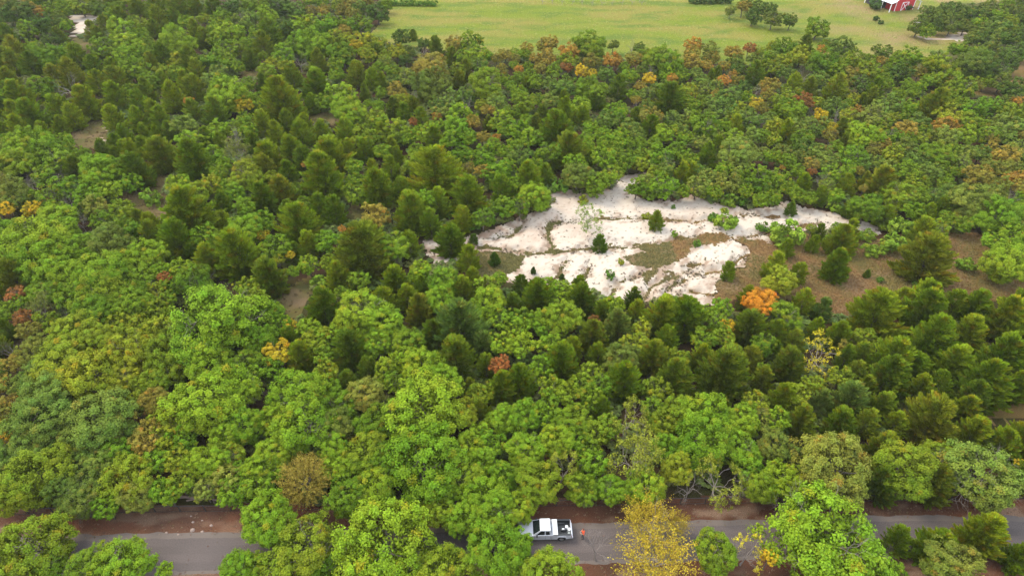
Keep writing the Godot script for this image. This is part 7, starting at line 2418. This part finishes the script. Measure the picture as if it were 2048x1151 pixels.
	t("sl", 45.8, -88.6, 2.94, 4.6, 1, "", 32, 0, 6, 0)
	t("sp2", 13.2, -92.3, 2.80, 4.4, 1, "", 6, 0, 4, 0)
	t("sl", 66.3, -91.2, 2.36, 3.7, 0, "", 15, 1, 0, 0)
	t("sl", 63.1, -85.4, 2.26, 3.5, 0, "", 15, 1, 7, 0)
	t("sl", 37.3, -92.6, 2.17, 3.4, 0, "", 6, 0, 0, 4)
	t("sl", -66.1, -100.4, 1.95, 3.1, 0, "pale rounded bush alone in the small left clearing")
	t("s", 9.0, -105.4, 2.01, 3.2, 0, "", 14, 0, 4, 0)
	t("sl", -30.2, -76.5, 1.45, 2.3, 0, "", 29, 0, 5, 0)
	t("sl", 72.1, -80.3, 1.49, 2.4, 0, "", 16, 1, 0, 0)
	t("sl", 59.3, -84.4, 1.54, 2.5, 0, "", 15, 1, 6, 4)
	t("sl", 39.7, -99.7, 1.48, 2.4, 0, "", 6, 0, 0, 3)
	t("sl", 58.8, -98.4, 1.47, 2.4, 0, "", 32, 1, 7, 0)
	t("sl", 60.3, -88.9, 1.38, 2.2, 0, "", 15, 1, 6, 3)
	t("sl", 53.5, -87.5, 1.26, 2.0, 0, "", 15, 1, 4, 4)
	t("sd", 121.7, -224.0, 2.30, 3.6, 0, "", 7, 1, 4, 0)
	t("s", -6.7, -92.2, 1.19, 1.9, 0, "", 13, 0, 1, 1)
	t("sl", 25.6, -102.2, 1.28, 2.1, 0, "", 14, 1, 6, 0)
	t("s", -76.2, -103.7, 1.17, 1.9, 0, "", 21, 1, 4, 0)
	t("s", 35.9, -95.1, 1.11, 1.8, 0, "", 6, 0, 0, 0)
	t("s", 43.7, -92.3, 1.09, 1.8, 0, "", 32, 0, 5, 4)
	t("sl", 55.7, -85.6, 1.04, 1.7, 0, "", 15, 1, 5, 0)
	t("s", -3.7, -93.6, 0.99, 1.6, 0, "", 13, 0, 1, 2)
	t("s", 42.3, -100.2, 1.03, 1.7, 0, "", 32, 0, 5, 3)
	t("sy", 13.2, -101.1, 1.04, 1.7, 0, "", 14, 0, 5, 0)
	t("sy", 24.1, -95.6, 1.00, 1.7, 0, "", 6, 1, 3, 0)
	t("s", 15.5, -78.3, 0.88, 1.5, 0, "", 33, 0, 2, 0)
	t("sl", 56.6, -92.0, 0.98, 1.6, 0, "", 15, 1, 4, 3)
	t("sd", 63.0, -231.7, 1.89, 3.0, 0, "", 11, 2, 1, 0)
	t("sd", 66.0, -231.7, 1.89, 3.0, 0, "", 17, 2, 4, 5)
	t("sd", 68.9, -231.7, 1.89, 3.0, 0, "", 17, 2, 4, 6)
	t("sd", 71.8, -231.7, 1.89, 3.0, 0, "", 17, 2, 4, 7)
	t("sd", 74.7, -231.7, 1.89, 3.0, 0, "", 17, 2, 4, 8)
	t("s", -11.3, -95.9, 0.78, 1.3, 0, "", 13, 1, 1, 0)
	t("s", 31.0, -87.0, 0.73, 1.3, 0, "", 6, 1, 7, 0)
	t("s", -40.1, -229.8, 1.46, 2.3, 0, "", 18, 1, 1, 0)
	t("s", -37.5, -229.8, 1.46, 2.3, 0, "", 18, 0, 1, 0)
	t("s", -34.9, -229.8, 1.46, 2.3, 0, "", 18, 0, 0, 5)
	t("s", -32.4, -229.8, 1.46, 2.3, 0, "", 18, 0, 0, 6)
	t("s", -29.8, -229.8, 1.46, 2.3, 0, "", 18, 0, 0, 7)
	t("s", -27.2, -229.8, 1.46, 2.3, 0, "", 18, 0, 0, 8)
	t("sd", 132.9, -223.2, 1.25, 2.0, 0, "", 7, 1, 0, 0)
	t("sl", 27.9, -89.9, 0.64, 1.1, 0, "", 6, 1, 7, 0)
	t("sy", 17.6, -81.9, 0.61, 1.1, 0, "", 6, 0, 5, 0)
	t("s", 57.5, -77.3, 0.58, 1.0, 0, "", 16, 1, 5, 0)
	t("s", 62.6, -76.4, 0.58, 1.0, 0, "", 16, 1, 6, 0)
	t("sd", 117.4, -212.7, 1.01, 1.7, 0, "", 7, 1, 5, 1)
	t("sd", 117.6, -209.6, 0.89, 1.5, 0, "", 7, 1, 5, 2)
	t("s", 29.4, -98.6, 0.46, 0.8, 0, "", 6, 1, 1, 0)
	t("oy", -46.3, -31.8, 3.38, 6.4, 1, "", 35, 0, 6, 0)
	t("oy", -20.2, -31.8, 3.38, 6.4, 1, "", 1, 1, 6, 0)
	t("sp3", 13.3, -41.8, 3.54, 6.6, 1, "", 23, 0, 2, 0)
	t("oy", -57.3, -55.9, 3.78, 6.9, 1, "", 9, 1, 7, 4)
	t("oy", -51.2, -39.9, 3.21, 6.1, 1, "", 35, 1, 5, 0)
	t("oy", 42.5, -40.8, 3.10, 6.0, 1, "", 25, 1, 4, 0)
	t("oy", -52.5, -53.9, 3.40, 6.4, 1, "", 35, 1, 2, 0)
	t("oy", -40.8, -39.4, 2.86, 5.6, 1, "", 12, 1, 3, 0)
	t("oy", -58.5, -61.3, 3.33, 6.3, 1, "", 9, 1, 7, 3)
	t("oy", -49.8, -58.4, 3.24, 6.2, 1, "", 27, 0, 4, 0)
	t("sp3", 22.0, -39.5, 2.67, 5.4, 1, "", 23, 0, 1, 0)
	t("oy", -44.8, -58.2, 2.91, 5.7, 1, "", 27, 1, 5, 0)
	t("sp3", 13.6, -47.6, 2.55, 5.2, 1, "", 33, 0, 6, 0)
	t("oy", -52.2, -37.9, 2.30, 4.9, 1, "", 35, 0, 5, 0)
	t("oy", -54.9, -60.4, 2.73, 5.5, 1, "", 9, 0, 7, 0)
	t("sp4", 39.9, -58.4, 2.68, 5.4, 1, "half-bare tree with yellow leaf bunches and grey twigs")
	t("sp3", 5.4, -41.0, 2.25, 4.8, 1, "", 0, 1, 2, 0)
	t("sp4", 22.9, -31.7, 2.01, 4.5, 1, "", 24, 1, 4, 0)
	t("oy", 47.5, -42.4, 2.16, 4.7, 1, "", 25, 1, 4, 0)
	t("oy", -43.6, -55.9, 2.38, 5.0, 1, "", 27, 0, 5, 0)
	t("oy", 17.9, -41.2, 1.86, 4.3, 1, "", 23, 0, 2, 0)
	t("oy", -50.0, -105.2, 3.04, 5.9, 1, "", 20, 0, 6, 0)
	t("oy", -5.9, -48.9, 1.93, 4.4, 1, "", 5, 1, 5, 4)
	t("oy", -45.0, -53.4, 1.95, 4.4, 1, "", 27, 0, 5, 0)
	t("sp", -54.2, -113.7, 3.09, 6.0, 1, "", 20, 0, 6, 0)
	t("oy", 40.3, -73.9, 2.33, 4.9, 1, "", 3, 1, 1, 0)
	t("oy", -48.8, -54.1, 1.96, 4.4, 1, "", 35, 0, 1, 3)
	t("oy", 17.6, -47.3, 1.83, 4.2, 1, "", 33, 0, 7, 6)
	t("oy", -54.0, -64.2, 2.12, 4.6, 0, "", 10, 0, 5, 0)
	t("oy", -48.4, -63.5, 2.09, 4.6, 0, "", 27, 1, 4, 0)
	t("oy", -45.9, -50.6, 1.84, 4.2, 0, "", 35, 0, 1, 4)
	t("sp", -67.5, -68.4, 2.14, 4.7, 0, "", 9, 1, 1, 0)
	t("oy", -23.6, -55.2, 1.90, 4.3, 0, "", 2, 1, 7, 0)
	t("oy", -40.6, -48.0, 1.77, 4.1, 0, "", 35, 0, 0, 0)
	t("oy", -37.0, -42.2, 1.64, 4.0, 0, "", 12, 1, 2, 0)
	t("oy", -31.3, -42.7, 1.64, 4.0, 0, "", 12, 1, 1, 0)
	t("oy", -30.5, -121.2, 2.97, 5.8, 0, "", 29, 2, 2, 0)
	t("oy", -18.7, -109.5, 2.77, 5.5, 0, "", 29, 0, 1, 0)
	t("oy", -26.0, -60.9, 1.92, 4.4, 0, "", 2, 1, 1, 0)
	t("oy", -35.7, -39.5, 1.55, 3.8, 0, "", 12, 1, 3, 0)
	t("oy", 17.7, -52.9, 1.77, 4.1, 0, "", 33, 0, 7, 5)
	t("oy", -39.6, -45.6, 1.64, 4.0, 0, "", 12, 0, 2, 0)
	t("oy", 32.4, -41.4, 1.51, 3.8, 0, "", 24, 0, 2, 0)
	t("oy", 29.6, -50.8, 1.64, 4.0, 0, "", 4, 0, 5, 0)
	t("oy", 35.1, -51.9, 1.64, 4.0, 0, "", 4, 1, 6, 1)
	t("oy", -4.0, -51.9, 1.64, 4.0, 0, "", 5, 1, 5, 3)
	t("oy", -50.9, -64.4, 1.84, 4.2, 0, "", 10, 1, 6, 4)
	t("oy", 41.5, -54.8, 1.64, 4.0, 0, "", 4, 1, 7, 0)
	t("oy", 16.8, -61.1, 1.70, 4.0, 0, "", 33, 1, 7, 0)
	t("oy", 96.1, -132.1, 2.75, 5.5, 0, "", 34, 1, 2, 0)
	t("oy", 110.9, -133.4, 2.77, 5.5, 0, "", 34, 0, 0, 0)
	t("oy", -65.0, -65.5, 1.74, 4.1, 0, "", 9, 1, 0, 0)
	t("oy", 9.9, -55.7, 1.59, 3.9, 0, "", 33, 1, 6, 0)
	t("oy", 47.9, -62.3, 1.69, 4.0, 0, "", 4, 1, 0, 0)
	t("oy", 14.3, -164.9, 3.09, 6.0, 0, "", 11, 0, 4, 0)
	t("oy", 77.4, -170.4, 3.17, 6.1, 0, "", 17, 0, 5, 0)
	t("oy", 90.4, -158.8, 3.00, 5.8, 0, "", 31, 0, 1, 0)
	t("oy", 21.9, -58.4, 1.55, 3.8, 0, "", 33, 0, 7, 7)
	t("oy", -50.3, -67.5, 1.65, 4.0, 0, "", 10, 1, 6, 3)
	t("oy", -40.8, -180.7, 3.15, 6.0, 0, "", 18, 0, 6, 0)
	t("oy", -55.7, -102.9, 2.08, 4.6, 0, "", 21, 0, 0, 0)
	t("oy", 75.7, -114.0, 2.23, 4.8, 0, "", 34, 0, 5, 0)
	t("oy", -37.4, -70.6, 1.64, 4.0, 0, "", 27, 1, 1, 0)
	t("oy", -52.4, -72.2, 1.64, 4.0, 0, "", 10, 1, 5, 2)
	t("oy", 41.8, -146.8, 2.53, 5.2, 0, "", 11, 0, 7, 0)
	t("oy", 90.3, -167.5, 2.80, 5.6, 0, "", 17, 0, 7, 0)
	t("oy", 83.2, -159.5, 2.70, 5.4, 0, "", 31, 0, 1, 0)
	t("oy", 38.1, -54.0, 1.33, 3.5, 0, "", 4, 1, 6, 2)
	t("oy", -87.7, -166.9, 2.63, 5.3, 0, "", 20, 2, 3, 2)
	t("oy", -31.1, -173.5, 2.71, 5.4, 0, "", 30, 0, 3, 0)
	t("oy", 67.6, -162.5, 2.58, 5.3, 0, "", 31, 0, 3, 0)
	t("oy", 18.1, -64.1, 1.38, 3.6, 0, "", 33, 1, 0, 0)
	t("oy", -50.3, -185.1, 2.68, 5.4, 0, "", 18, 0, 5, 1)
	t("oy", -38.8, -171.0, 2.52, 5.2, 0, "", 18, 0, 6, 1)
	t("oy", 49.1, -132.7, 2.08, 4.6, 0, "", 31, 0, 4, 4)
	t("oy", 72.5, -168.2, 2.48, 5.1, 0, "", 17, 0, 5, 0)
	t("oy", 74.8, -133.4, 2.09, 4.6, 0, "", 31, 0, 7, 0)
	t("oy", 56.8, -127.7, 2.02, 4.5, 0, "", 31, 0, 5, 0)
	t("oy", -41.1, -45.5, 1.08, 3.2, 0, "", 12, 0, 3, 0)
	t("oy", 51.4, -136.9, 2.09, 4.6, 0, "", 31, 0, 4, 3)
	t("oy", 61.4, -140.8, 2.08, 4.6, 0, "", 31, 1, 4, 0)
	t("oy", -46.2, -184.5, 2.56, 5.2, 0, "", 18, 0, 5, 2)
	t("oy", -36.8, -179.3, 2.44, 5.1, 0, "", 18, 0, 6, 2)
	t("oy", -25.3, -141.8, 2.04, 4.5, 0, "", 30, 0, 5, 0)
	t("oy", -14.0, -160.6, 2.24, 4.8, 0, "", 30, 1, 0, 0)
	t("oy", -55.8, -72.3, 1.30, 3.5, 0, "", 10, 1, 5, 1)
	t("oy", 25.1, -111.1, 1.64, 4.0, 0, "", 14, 1, 2, 0)
	t("oy", -89.9, -160.8, 2.13, 4.6, 0, "", 20, 2, 3, 1)
	t("oy", -112.1, -198.6, 2.46, 5.1, 0, "", 8, 0, 0, 0)
	t("oy", -58.7, -162.7, 2.10, 4.6, 0, "", 20, 0, 1, 2)
	t("oy", 70.8, -141.4, 1.89, 4.3, 0, "", 31, 1, 0, 0)
	t("oy", 147.1, -193.9, 2.41, 5.0, 0, "", 7, 2, 0, 4)
	t("oy", 27.3, -107.9, 1.56, 3.8, 0, "", 14, 1, 0, 0)
	t("oy", 54.5, -121.7, 1.69, 4.0, 0, "", 32, 0, 3, 0)
	t("oy", -62.8, -166.0, 2.07, 4.6, 0, "", 20, 0, 1, 1)
	t("oy", -75.6, -176.8, 2.10, 4.6, 0, "", 20, 0, 2, 0)
	t("oy", -79.3, -187.6, 2.17, 4.7, 0, "", 20, 2, 2, 0)
	t("oy", 85.6, -121.9, 1.57, 3.9, 0, "", 34, 1, 5, 0)
	t("oy", -45.5, -106.2, 1.42, 3.7, 0, "", 29, 0, 3, 0)
	t("oy", 32.5, -56.6, 0.97, 3.0, 0, "", 4, 1, 5, 0)
	t("oy", 43.8, -141.5, 1.75, 4.1, 0, "", 11, 2, 7, 0)
	t("oy", 153.1, -201.8, 2.27, 4.8, 0, "", 7, 2, 0, 3)
	t("oy", 80.6, -143.7, 1.67, 4.0, 0, "", 31, 0, 0, 0)
	t("oy", -57.7, -219.2, 2.25, 4.8, 0, "", 18, 0, 4, 0)
	t("oy", -7.1, -139.1, 1.58, 3.9, 0, "", 30, 0, 7, 0)
	t("oy", 36.2, -174.5, 1.88, 4.3, 0, "", 11, 0, 0, 0)
	t("oy", 117.1, -153.3, 1.70, 4.0, 0, "", 34, 0, 1, 3)
	t("oy", 109.0, -137.7, 1.57, 3.9, 0, "", 34, 0, 1, 4)
	t("oy", -34.3, -171.9, 1.84, 4.2, 0, "", 30, 0, 4, 0)
	t("oy", -96.1, -205.1, 1.94, 4.4, 0, "", 20, 2, 2, 0)
	t("oy", 85.0, -133.3, 1.39, 3.6, 0, "", 34, 0, 4, 2)
	t("oy", 78.8, -127.6, 1.35, 3.6, 0, "", 34, 0, 4, 1)
	t("oy", -56.8, -74.2, 0.94, 3.0, 0, "", 10, 1, 4, 0)
	t("oy", -37.0, -80.4, 0.99, 3.1, 0, "", 29, 0, 5, 0)
	t("oy", -67.3, -172.4, 1.52, 3.8, 0, "", 20, 0, 2, 0)
	t("oy", 68.5, -177.4, 1.56, 3.8, 0, "", 17, 0, 5, 1)
	t("oy", 72.9, -180.4, 1.58, 3.9, 0, "", 17, 0, 5, 2)
	t("oy", 50.8, -89.4, 0.95, 3.0, 0, "", 15, 0, 4, 0)
	q("o", -147.0, -212.1, 3.18, 6.1)
	q("o", -43.9, -140.6, 2.31, 4.9)
	q("ol", -9.1, -122.7, 2.09, 4.6)
	q("o", 126.2, -172.5, 2.70, 5.4)
	q("ol", 90.8, -137.8, 2.28, 4.8)
	q("o", 81.8, -121.0, 2.07, 4.6)
	q("ol", -30.7, -109.8, 1.94, 4.4)
	q("ol", -29.5, -104.6, 1.87, 4.3)
	q("o", 44.6, -97.9, 1.79, 4.2)
	q("o", 51.8, -113.9, 1.99, 4.4)
	q("o", 74.3, -91.1, 1.71, 4.1)
	q("o", 76.4, -90.0, 1.70, 4.0)
	q("o", -91.2, -146.5, 2.36, 5.0)
	q("o", -86.3, -115.0, 1.96, 4.4)
	q("ol", -16.1, -127.7, 2.09, 4.6)
	q("ol", -100.6, -172.7, 2.61, 5.3)
	q("o", -19.3, -116.5, 1.94, 4.4)
	q("o", 82.9, -108.0, 1.84, 4.2)
	q("o", -99.6, -109.3, 1.85, 4.3)
	q("o", 122.4, -175.6, 2.61, 5.3)
	q("ol", -0.9, -110.7, 1.85, 4.3)
	q("ol", -119.6, -167.6, 2.50, 5.1)
	q("o", -133.3, -178.4, 2.61, 5.3)
	q("o", 89.6, -116.6, 1.90, 4.3)
	q("o", -85.3, -216.7, 3.04, 5.9)
	q("o", -98.2, -174.9, 2.56, 5.2)
	q("o", -74.4, -166.4, 2.46, 5.1)
	q("o", -85.7, -159.4, 2.38, 5.0)
	q("o", -58.6, -130.8, 2.06, 4.5)
	q("ol", -93.2, -121.2, 1.95, 4.4)
	q("o", -45.7, -163.7, 2.43, 5.1)
	q("o", -30.2, -160.2, 2.39, 5.0)
	q("ol", 29.7, -156.0, 2.34, 4.9)
	q("o", 6.1, -152.0, 2.30, 4.9)
	q("ol", 1.5, -145.9, 2.23, 4.8)
	q("ol", 23.0, -124.1, 1.98, 4.4)
	q("o", 36.2, -121.8, 1.95, 4.4)
	q("o", 103.3, -152.8, 2.31, 4.9)
	q("o", 91.4, -144.4, 2.21, 4.8)
	q("o", 80.3, -128.3, 2.03, 4.5)
	q("o", 101.9, -128.3, 2.03, 4.5)
	q("o", 87.6, -124.7, 1.99, 4.4)
	q("o", 152.8, -207.4, 2.93, 5.7)
	q("ol", 141.6, -198.7, 2.83, 5.6)
	q("ol", -26.4, -116.2, 1.89, 4.3)
	q("ol", -1.5, -116.2, 1.89, 4.3)
	q("o", -37.2, -74.3, 1.41, 3.6)
	q("ol", 4.4, -110.5, 1.82, 4.2)
	q("ol", 0.5, -102.9, 1.74, 4.1)
	q("o", 25.9, -114.6, 1.87, 4.3)
	q("o", 36.8, -99.8, 1.70, 4.0)
	q("ol", 41.0, -109.0, 1.81, 4.2)
	q("o", 54.4, -112.5, 1.85, 4.2)
	q("o", 47.1, -98.9, 1.69, 4.0)
	q("o", 80.8, -103.8, 1.75, 4.1)
	q("ol", 27.7, -67.5, 1.33, 3.5)
	q("ol", -33.4, -30.1, 0.91, 3.0)
	q("ol", -56.3, -126.1, 1.99, 4.4)
	q("o", 103.2, -138.8, 2.11, 4.6)
	q("o", -85.0, -184.4, 2.61, 5.3)
	q("o", 42.6, -100.4, 1.66, 4.0)
	q("o", -55.4, -106.8, 1.73, 4.1)
	q("ol", 15.5, -118.2, 1.86, 4.3)
	q("ol", -21.5, -122.9, 1.91, 4.3)
	q("o", 34.9, -112.3, 1.79, 4.2)
	q("ol", -53.4, -102.9, 1.69, 4.0)
	q("o", 29.3, -119.7, 1.87, 4.3)
	q("o", 51.7, -99.2, 1.64, 4.0)
	q("ol", 58.7, -99.2, 1.64, 4.0)
	q("ol", -56.2, -110.9, 1.76, 4.1)
	q("o", -39.4, -101.7, 1.66, 4.0)
	q("ol", -108.8, -190.7, 2.61, 5.3)
	q("ol", -75.0, -190.7, 2.60, 5.3)
	q("ol", 16.0, -123.0, 1.87, 4.3)
	q("o", -64.4, -151.3, 2.18, 4.7)
	q("ol", 19.1, -124.6, 1.89, 4.3)
	q("o", 50.7, -101.7, 1.64, 4.0)
	q("ol", 17.2, -128.0, 1.90, 4.3)
	q("ol", -74.0, -180.3, 2.45, 5.1)
	q("o", -81.6, -217.3, 2.84, 5.6)
	q("o", -51.0, -199.2, 2.65, 5.4)
	q("ol", -44.3, -157.2, 2.20, 4.7)
	q("o", 42.8, -157.2, 2.20, 4.7)
	q("o", 10.5, -159.7, 2.23, 4.8)
	q("o", 40.2, -141.8, 2.04, 4.5)
	q("o", 81.0, -92.5, 1.51, 3.8)
	q("o", 26.5, -119.9, 1.79, 4.2)
	q("ol", 0.5, -119.9, 1.77, 4.1)
	q("o", 54.9, -108.3, 1.64, 4.0)
	q("ol", 64.3, -108.3, 1.64, 4.0)
	q("o", 52.8, -123.1, 1.79, 4.2)
	q("o", -102.9, -181.9, 2.40, 5.0)
	q("o", -13.4, -170.9, 2.25, 4.8)
	q("ol", -88.7, -194.3, 2.49, 5.1)
	q("ol", 46.0, -128.2, 1.80, 4.2)
	q("ol", -105.7, -120.0, 1.71, 4.1)
	q("ol", 21.1, -123.2, 1.75, 4.1)
	q("o", 20.9, -115.5, 1.64, 4.0)
	q("ol", -99.6, -200.4, 2.47, 5.1)
	q("ol", -122.8, -176.7, 2.24, 4.8)
	q("c", -75.9, -125.3, 1.73, 4.0)
	q("cb", -13.4, -155.9, 2.04, 4.6)
	q("ol", -36.0, -128.8, 1.76, 4.1)
	q("o", -32.2, -126.9, 1.75, 4.1)
	q("o", 4.4, -157.5, 2.05, 4.5)
	q("c", 12.4, -144.3, 1.92, 4.4)
	q("ol", 55.8, -144.2, 1.92, 4.3)
	q("o", 6.1, -142.8, 1.90, 4.3)
	q("o", 24.8, -137.9, 1.85, 4.3)
	q("o", 87.0, -165.3, 2.13, 4.6)
	q("o", 94.0, -167.1, 2.14, 4.7)
	q("o", 96.4, -150.3, 1.98, 4.4)
	q("cd", -80.3, -116.2, 1.64, 3.9)
	q("c", -23.2, -116.2, 1.64, 3.9)
	q("o", -37.2, -97.1, 1.45, 3.7)
	q("ol", -15.0, -75.5, 1.24, 3.4)
	q("ol", -1.7, -75.1, 1.23, 3.4)
	q("c", 15.5, -114.1, 1.62, 3.9)
	q("o", 31.3, -100.6, 1.48, 3.7)
	q("c", 44.2, -106.1, 1.54, 3.7)
	q("c", 33.7, -78.0, 1.27, 3.3)
	q("o", 53.7, -98.4, 1.46, 3.7)
	q("c", 44.8, -84.0, 1.32, 3.4)
	q("o", -25.3, -72.1, 1.20, 3.4)
	q("o", -115.8, -201.2, 2.47, 5.1)
	q("ol", 22.2, -120.1, 1.67, 4.0)
	q("o", -0.2, -135.5, 1.80, 4.2)
	q("o", 41.6, -139.3, 1.84, 4.2)
	q("o", 19.9, -118.6, 1.64, 4.0)
	q("o", -41.7, -219.8, 2.61, 5.3)
	q("o", 162.8, -219.8, 2.61, 5.3)
	q("o", 24.4, -120.1, 1.64, 4.0)
	q("ol", -3.8, -120.1, 1.64, 4.0)
	q("ol", -6.9, -171.2, 2.12, 4.6)
	q("cd", -116.0, -226.5, 2.64, 5.6)
	q("o", -150.8, -223.9, 2.62, 5.3)
	q("o", -159.0, -223.9, 2.62, 5.3)
	q("o", 100.0, -166.1, 2.02, 4.5)
	q("cb", -23.0, -140.9, 1.79, 4.1)
	q("o", 103.4, -143.4, 1.81, 4.2)
	q("c", -111.9, -128.1, 1.65, 3.9)
	q("cd", 82.1, -142.9, 1.79, 4.1)
	q("c", 28.2, -135.2, 1.72, 4.0)
	q("o", -143.4, -212.5, 2.41, 5.0)
	q("o", -130.8, -215.8, 2.43, 5.0)
	q("cb", -124.4, -200.7, 2.29, 5.0)
	q("cb", -137.9, -173.1, 2.04, 4.6)
	q("c", -109.5, -127.3, 1.62, 3.9)
	q("ol", -105.3, -121.9, 1.57, 3.9)
	q("cd", -67.6, -194.2, 2.23, 4.9)
	q("cd", -35.6, -148.3, 1.81, 4.2)
	q("o", -31.3, -146.8, 1.79, 4.2)
	q("ol", -1.8, -126.0, 1.60, 3.9)
	q("o", 3.7, -172.2, 2.03, 4.5)
	q("c", 66.4, -164.8, 1.96, 4.4)
	q("cd", 50.4, -157.9, 1.90, 4.3)
	q("o", 1.6, -156.2, 1.88, 4.3)
	q("o", 88.1, -180.2, 2.10, 4.6)
	q("o", 93.0, -156.2, 1.88, 4.3)
	q("o", 99.2, -140.9, 1.74, 4.1)
	q("o", 123.3, -194.3, 2.23, 4.8)
	q("o", 123.1, -192.4, 2.21, 4.8)
	q("o", -90.5, -117.9, 1.53, 3.8)
	q("o", 21.0, -110.5, 1.46, 3.7)
	q("o", 66.4, -118.4, 1.53, 3.8)
	q("o", 85.6, -108.1, 1.44, 3.7)
	q("c", 49.9, -85.5, 1.24, 3.2)
	q("o", 5.8, -53.8, 0.94, 3.0)
	q("cb", 5.2, -131.6, 1.66, 3.9)
	q("c", -32.8, -156.0, 1.83, 4.2)
	q("ol", -68.2, -224.5, 2.44, 5.1)
	q("o", -71.3, -163.8, 1.90, 4.3)
	q("ol", -63.5, -224.6, 2.41, 5.0)
	q("o", 95.5, -145.7, 1.71, 4.1)
	q("ol", 99.3, -150.0, 1.75, 4.1)
	q("cd", -132.8, -190.4, 2.11, 4.7)
	q("ol", -30.9, -139.7, 1.64, 4.0)
	q("o", -34.9, -164.0, 1.82, 4.2)
	q("cd", -134.1, -227.3, 2.37, 5.1)
	q("o", -145.7, -220.8, 2.29, 4.9)
	q("ol", 28.9, -145.9, 1.64, 4.0)
	q("o", -129.2, -224.9, 2.31, 4.9)
	q("o", -128.6, -217.8, 2.24, 4.8)
	q("cd", -37.6, -176.4, 1.90, 4.3)
	q("o", -1.8, -154.9, 1.71, 4.1)
	q("cb", -5.2, -131.2, 1.52, 3.7)
	q("c", 2.3, -137.1, 1.57, 3.8)
	q("ol", 3.0, -131.8, 1.52, 3.8)
	q("ol", 18.7, -120.9, 1.43, 3.7)
	q("o", 70.0, -172.6, 1.86, 4.3)
	q("o", 92.2, -151.7, 1.69, 4.0)
	q("o", 107.7, -154.9, 1.71, 4.1)
	q("o", -58.1, -109.7, 1.33, 3.5)
	q("ol", -34.0, -77.4, 1.06, 3.2)
	q("ol", 66.9, -110.2, 1.34, 3.5)
	q("cd", 52.3, -89.2, 1.17, 3.1)
	q("ol", -135.0, -198.9, 2.08, 4.6)
	q("ol", -0.2, -150.2, 1.66, 4.0)
	q("o", -141.1, -225.2, 2.21, 4.8)
	q("o", -127.6, -209.7, 2.06, 4.5)
	q("cb", -136.8, -227.8, 2.20, 4.8)
	q("cd", 52.9, -161.1, 1.65, 3.9)
	q("o", 4.3, -164.4, 1.64, 4.0)
	q("o", 0.7, -164.4, 1.64, 4.0)
	q("o", -59.2, -191.9, 1.84, 4.2)
	q("ol", 0.7, -174.0, 1.70, 4.1)
	q("o", 29.3, -163.7, 1.63, 3.9)
	q("cd", 3.4, -153.6, 1.55, 3.7)
	q("o", 96.7, -162.0, 1.61, 3.9)
	q("o", 78.0, -140.8, 1.45, 3.7)
	q("ol", -33.4, -141.1, 1.31, 3.5)
	q("o", 88.0, -134.2, 1.26, 3.4)
	q("o", -73.7, -69.3, 0.82, 2.8)
	q("c", 65.5, -76.0, 0.77, 2.4)
	q("cd", -29.1, -191.8, 1.29, 3.3)
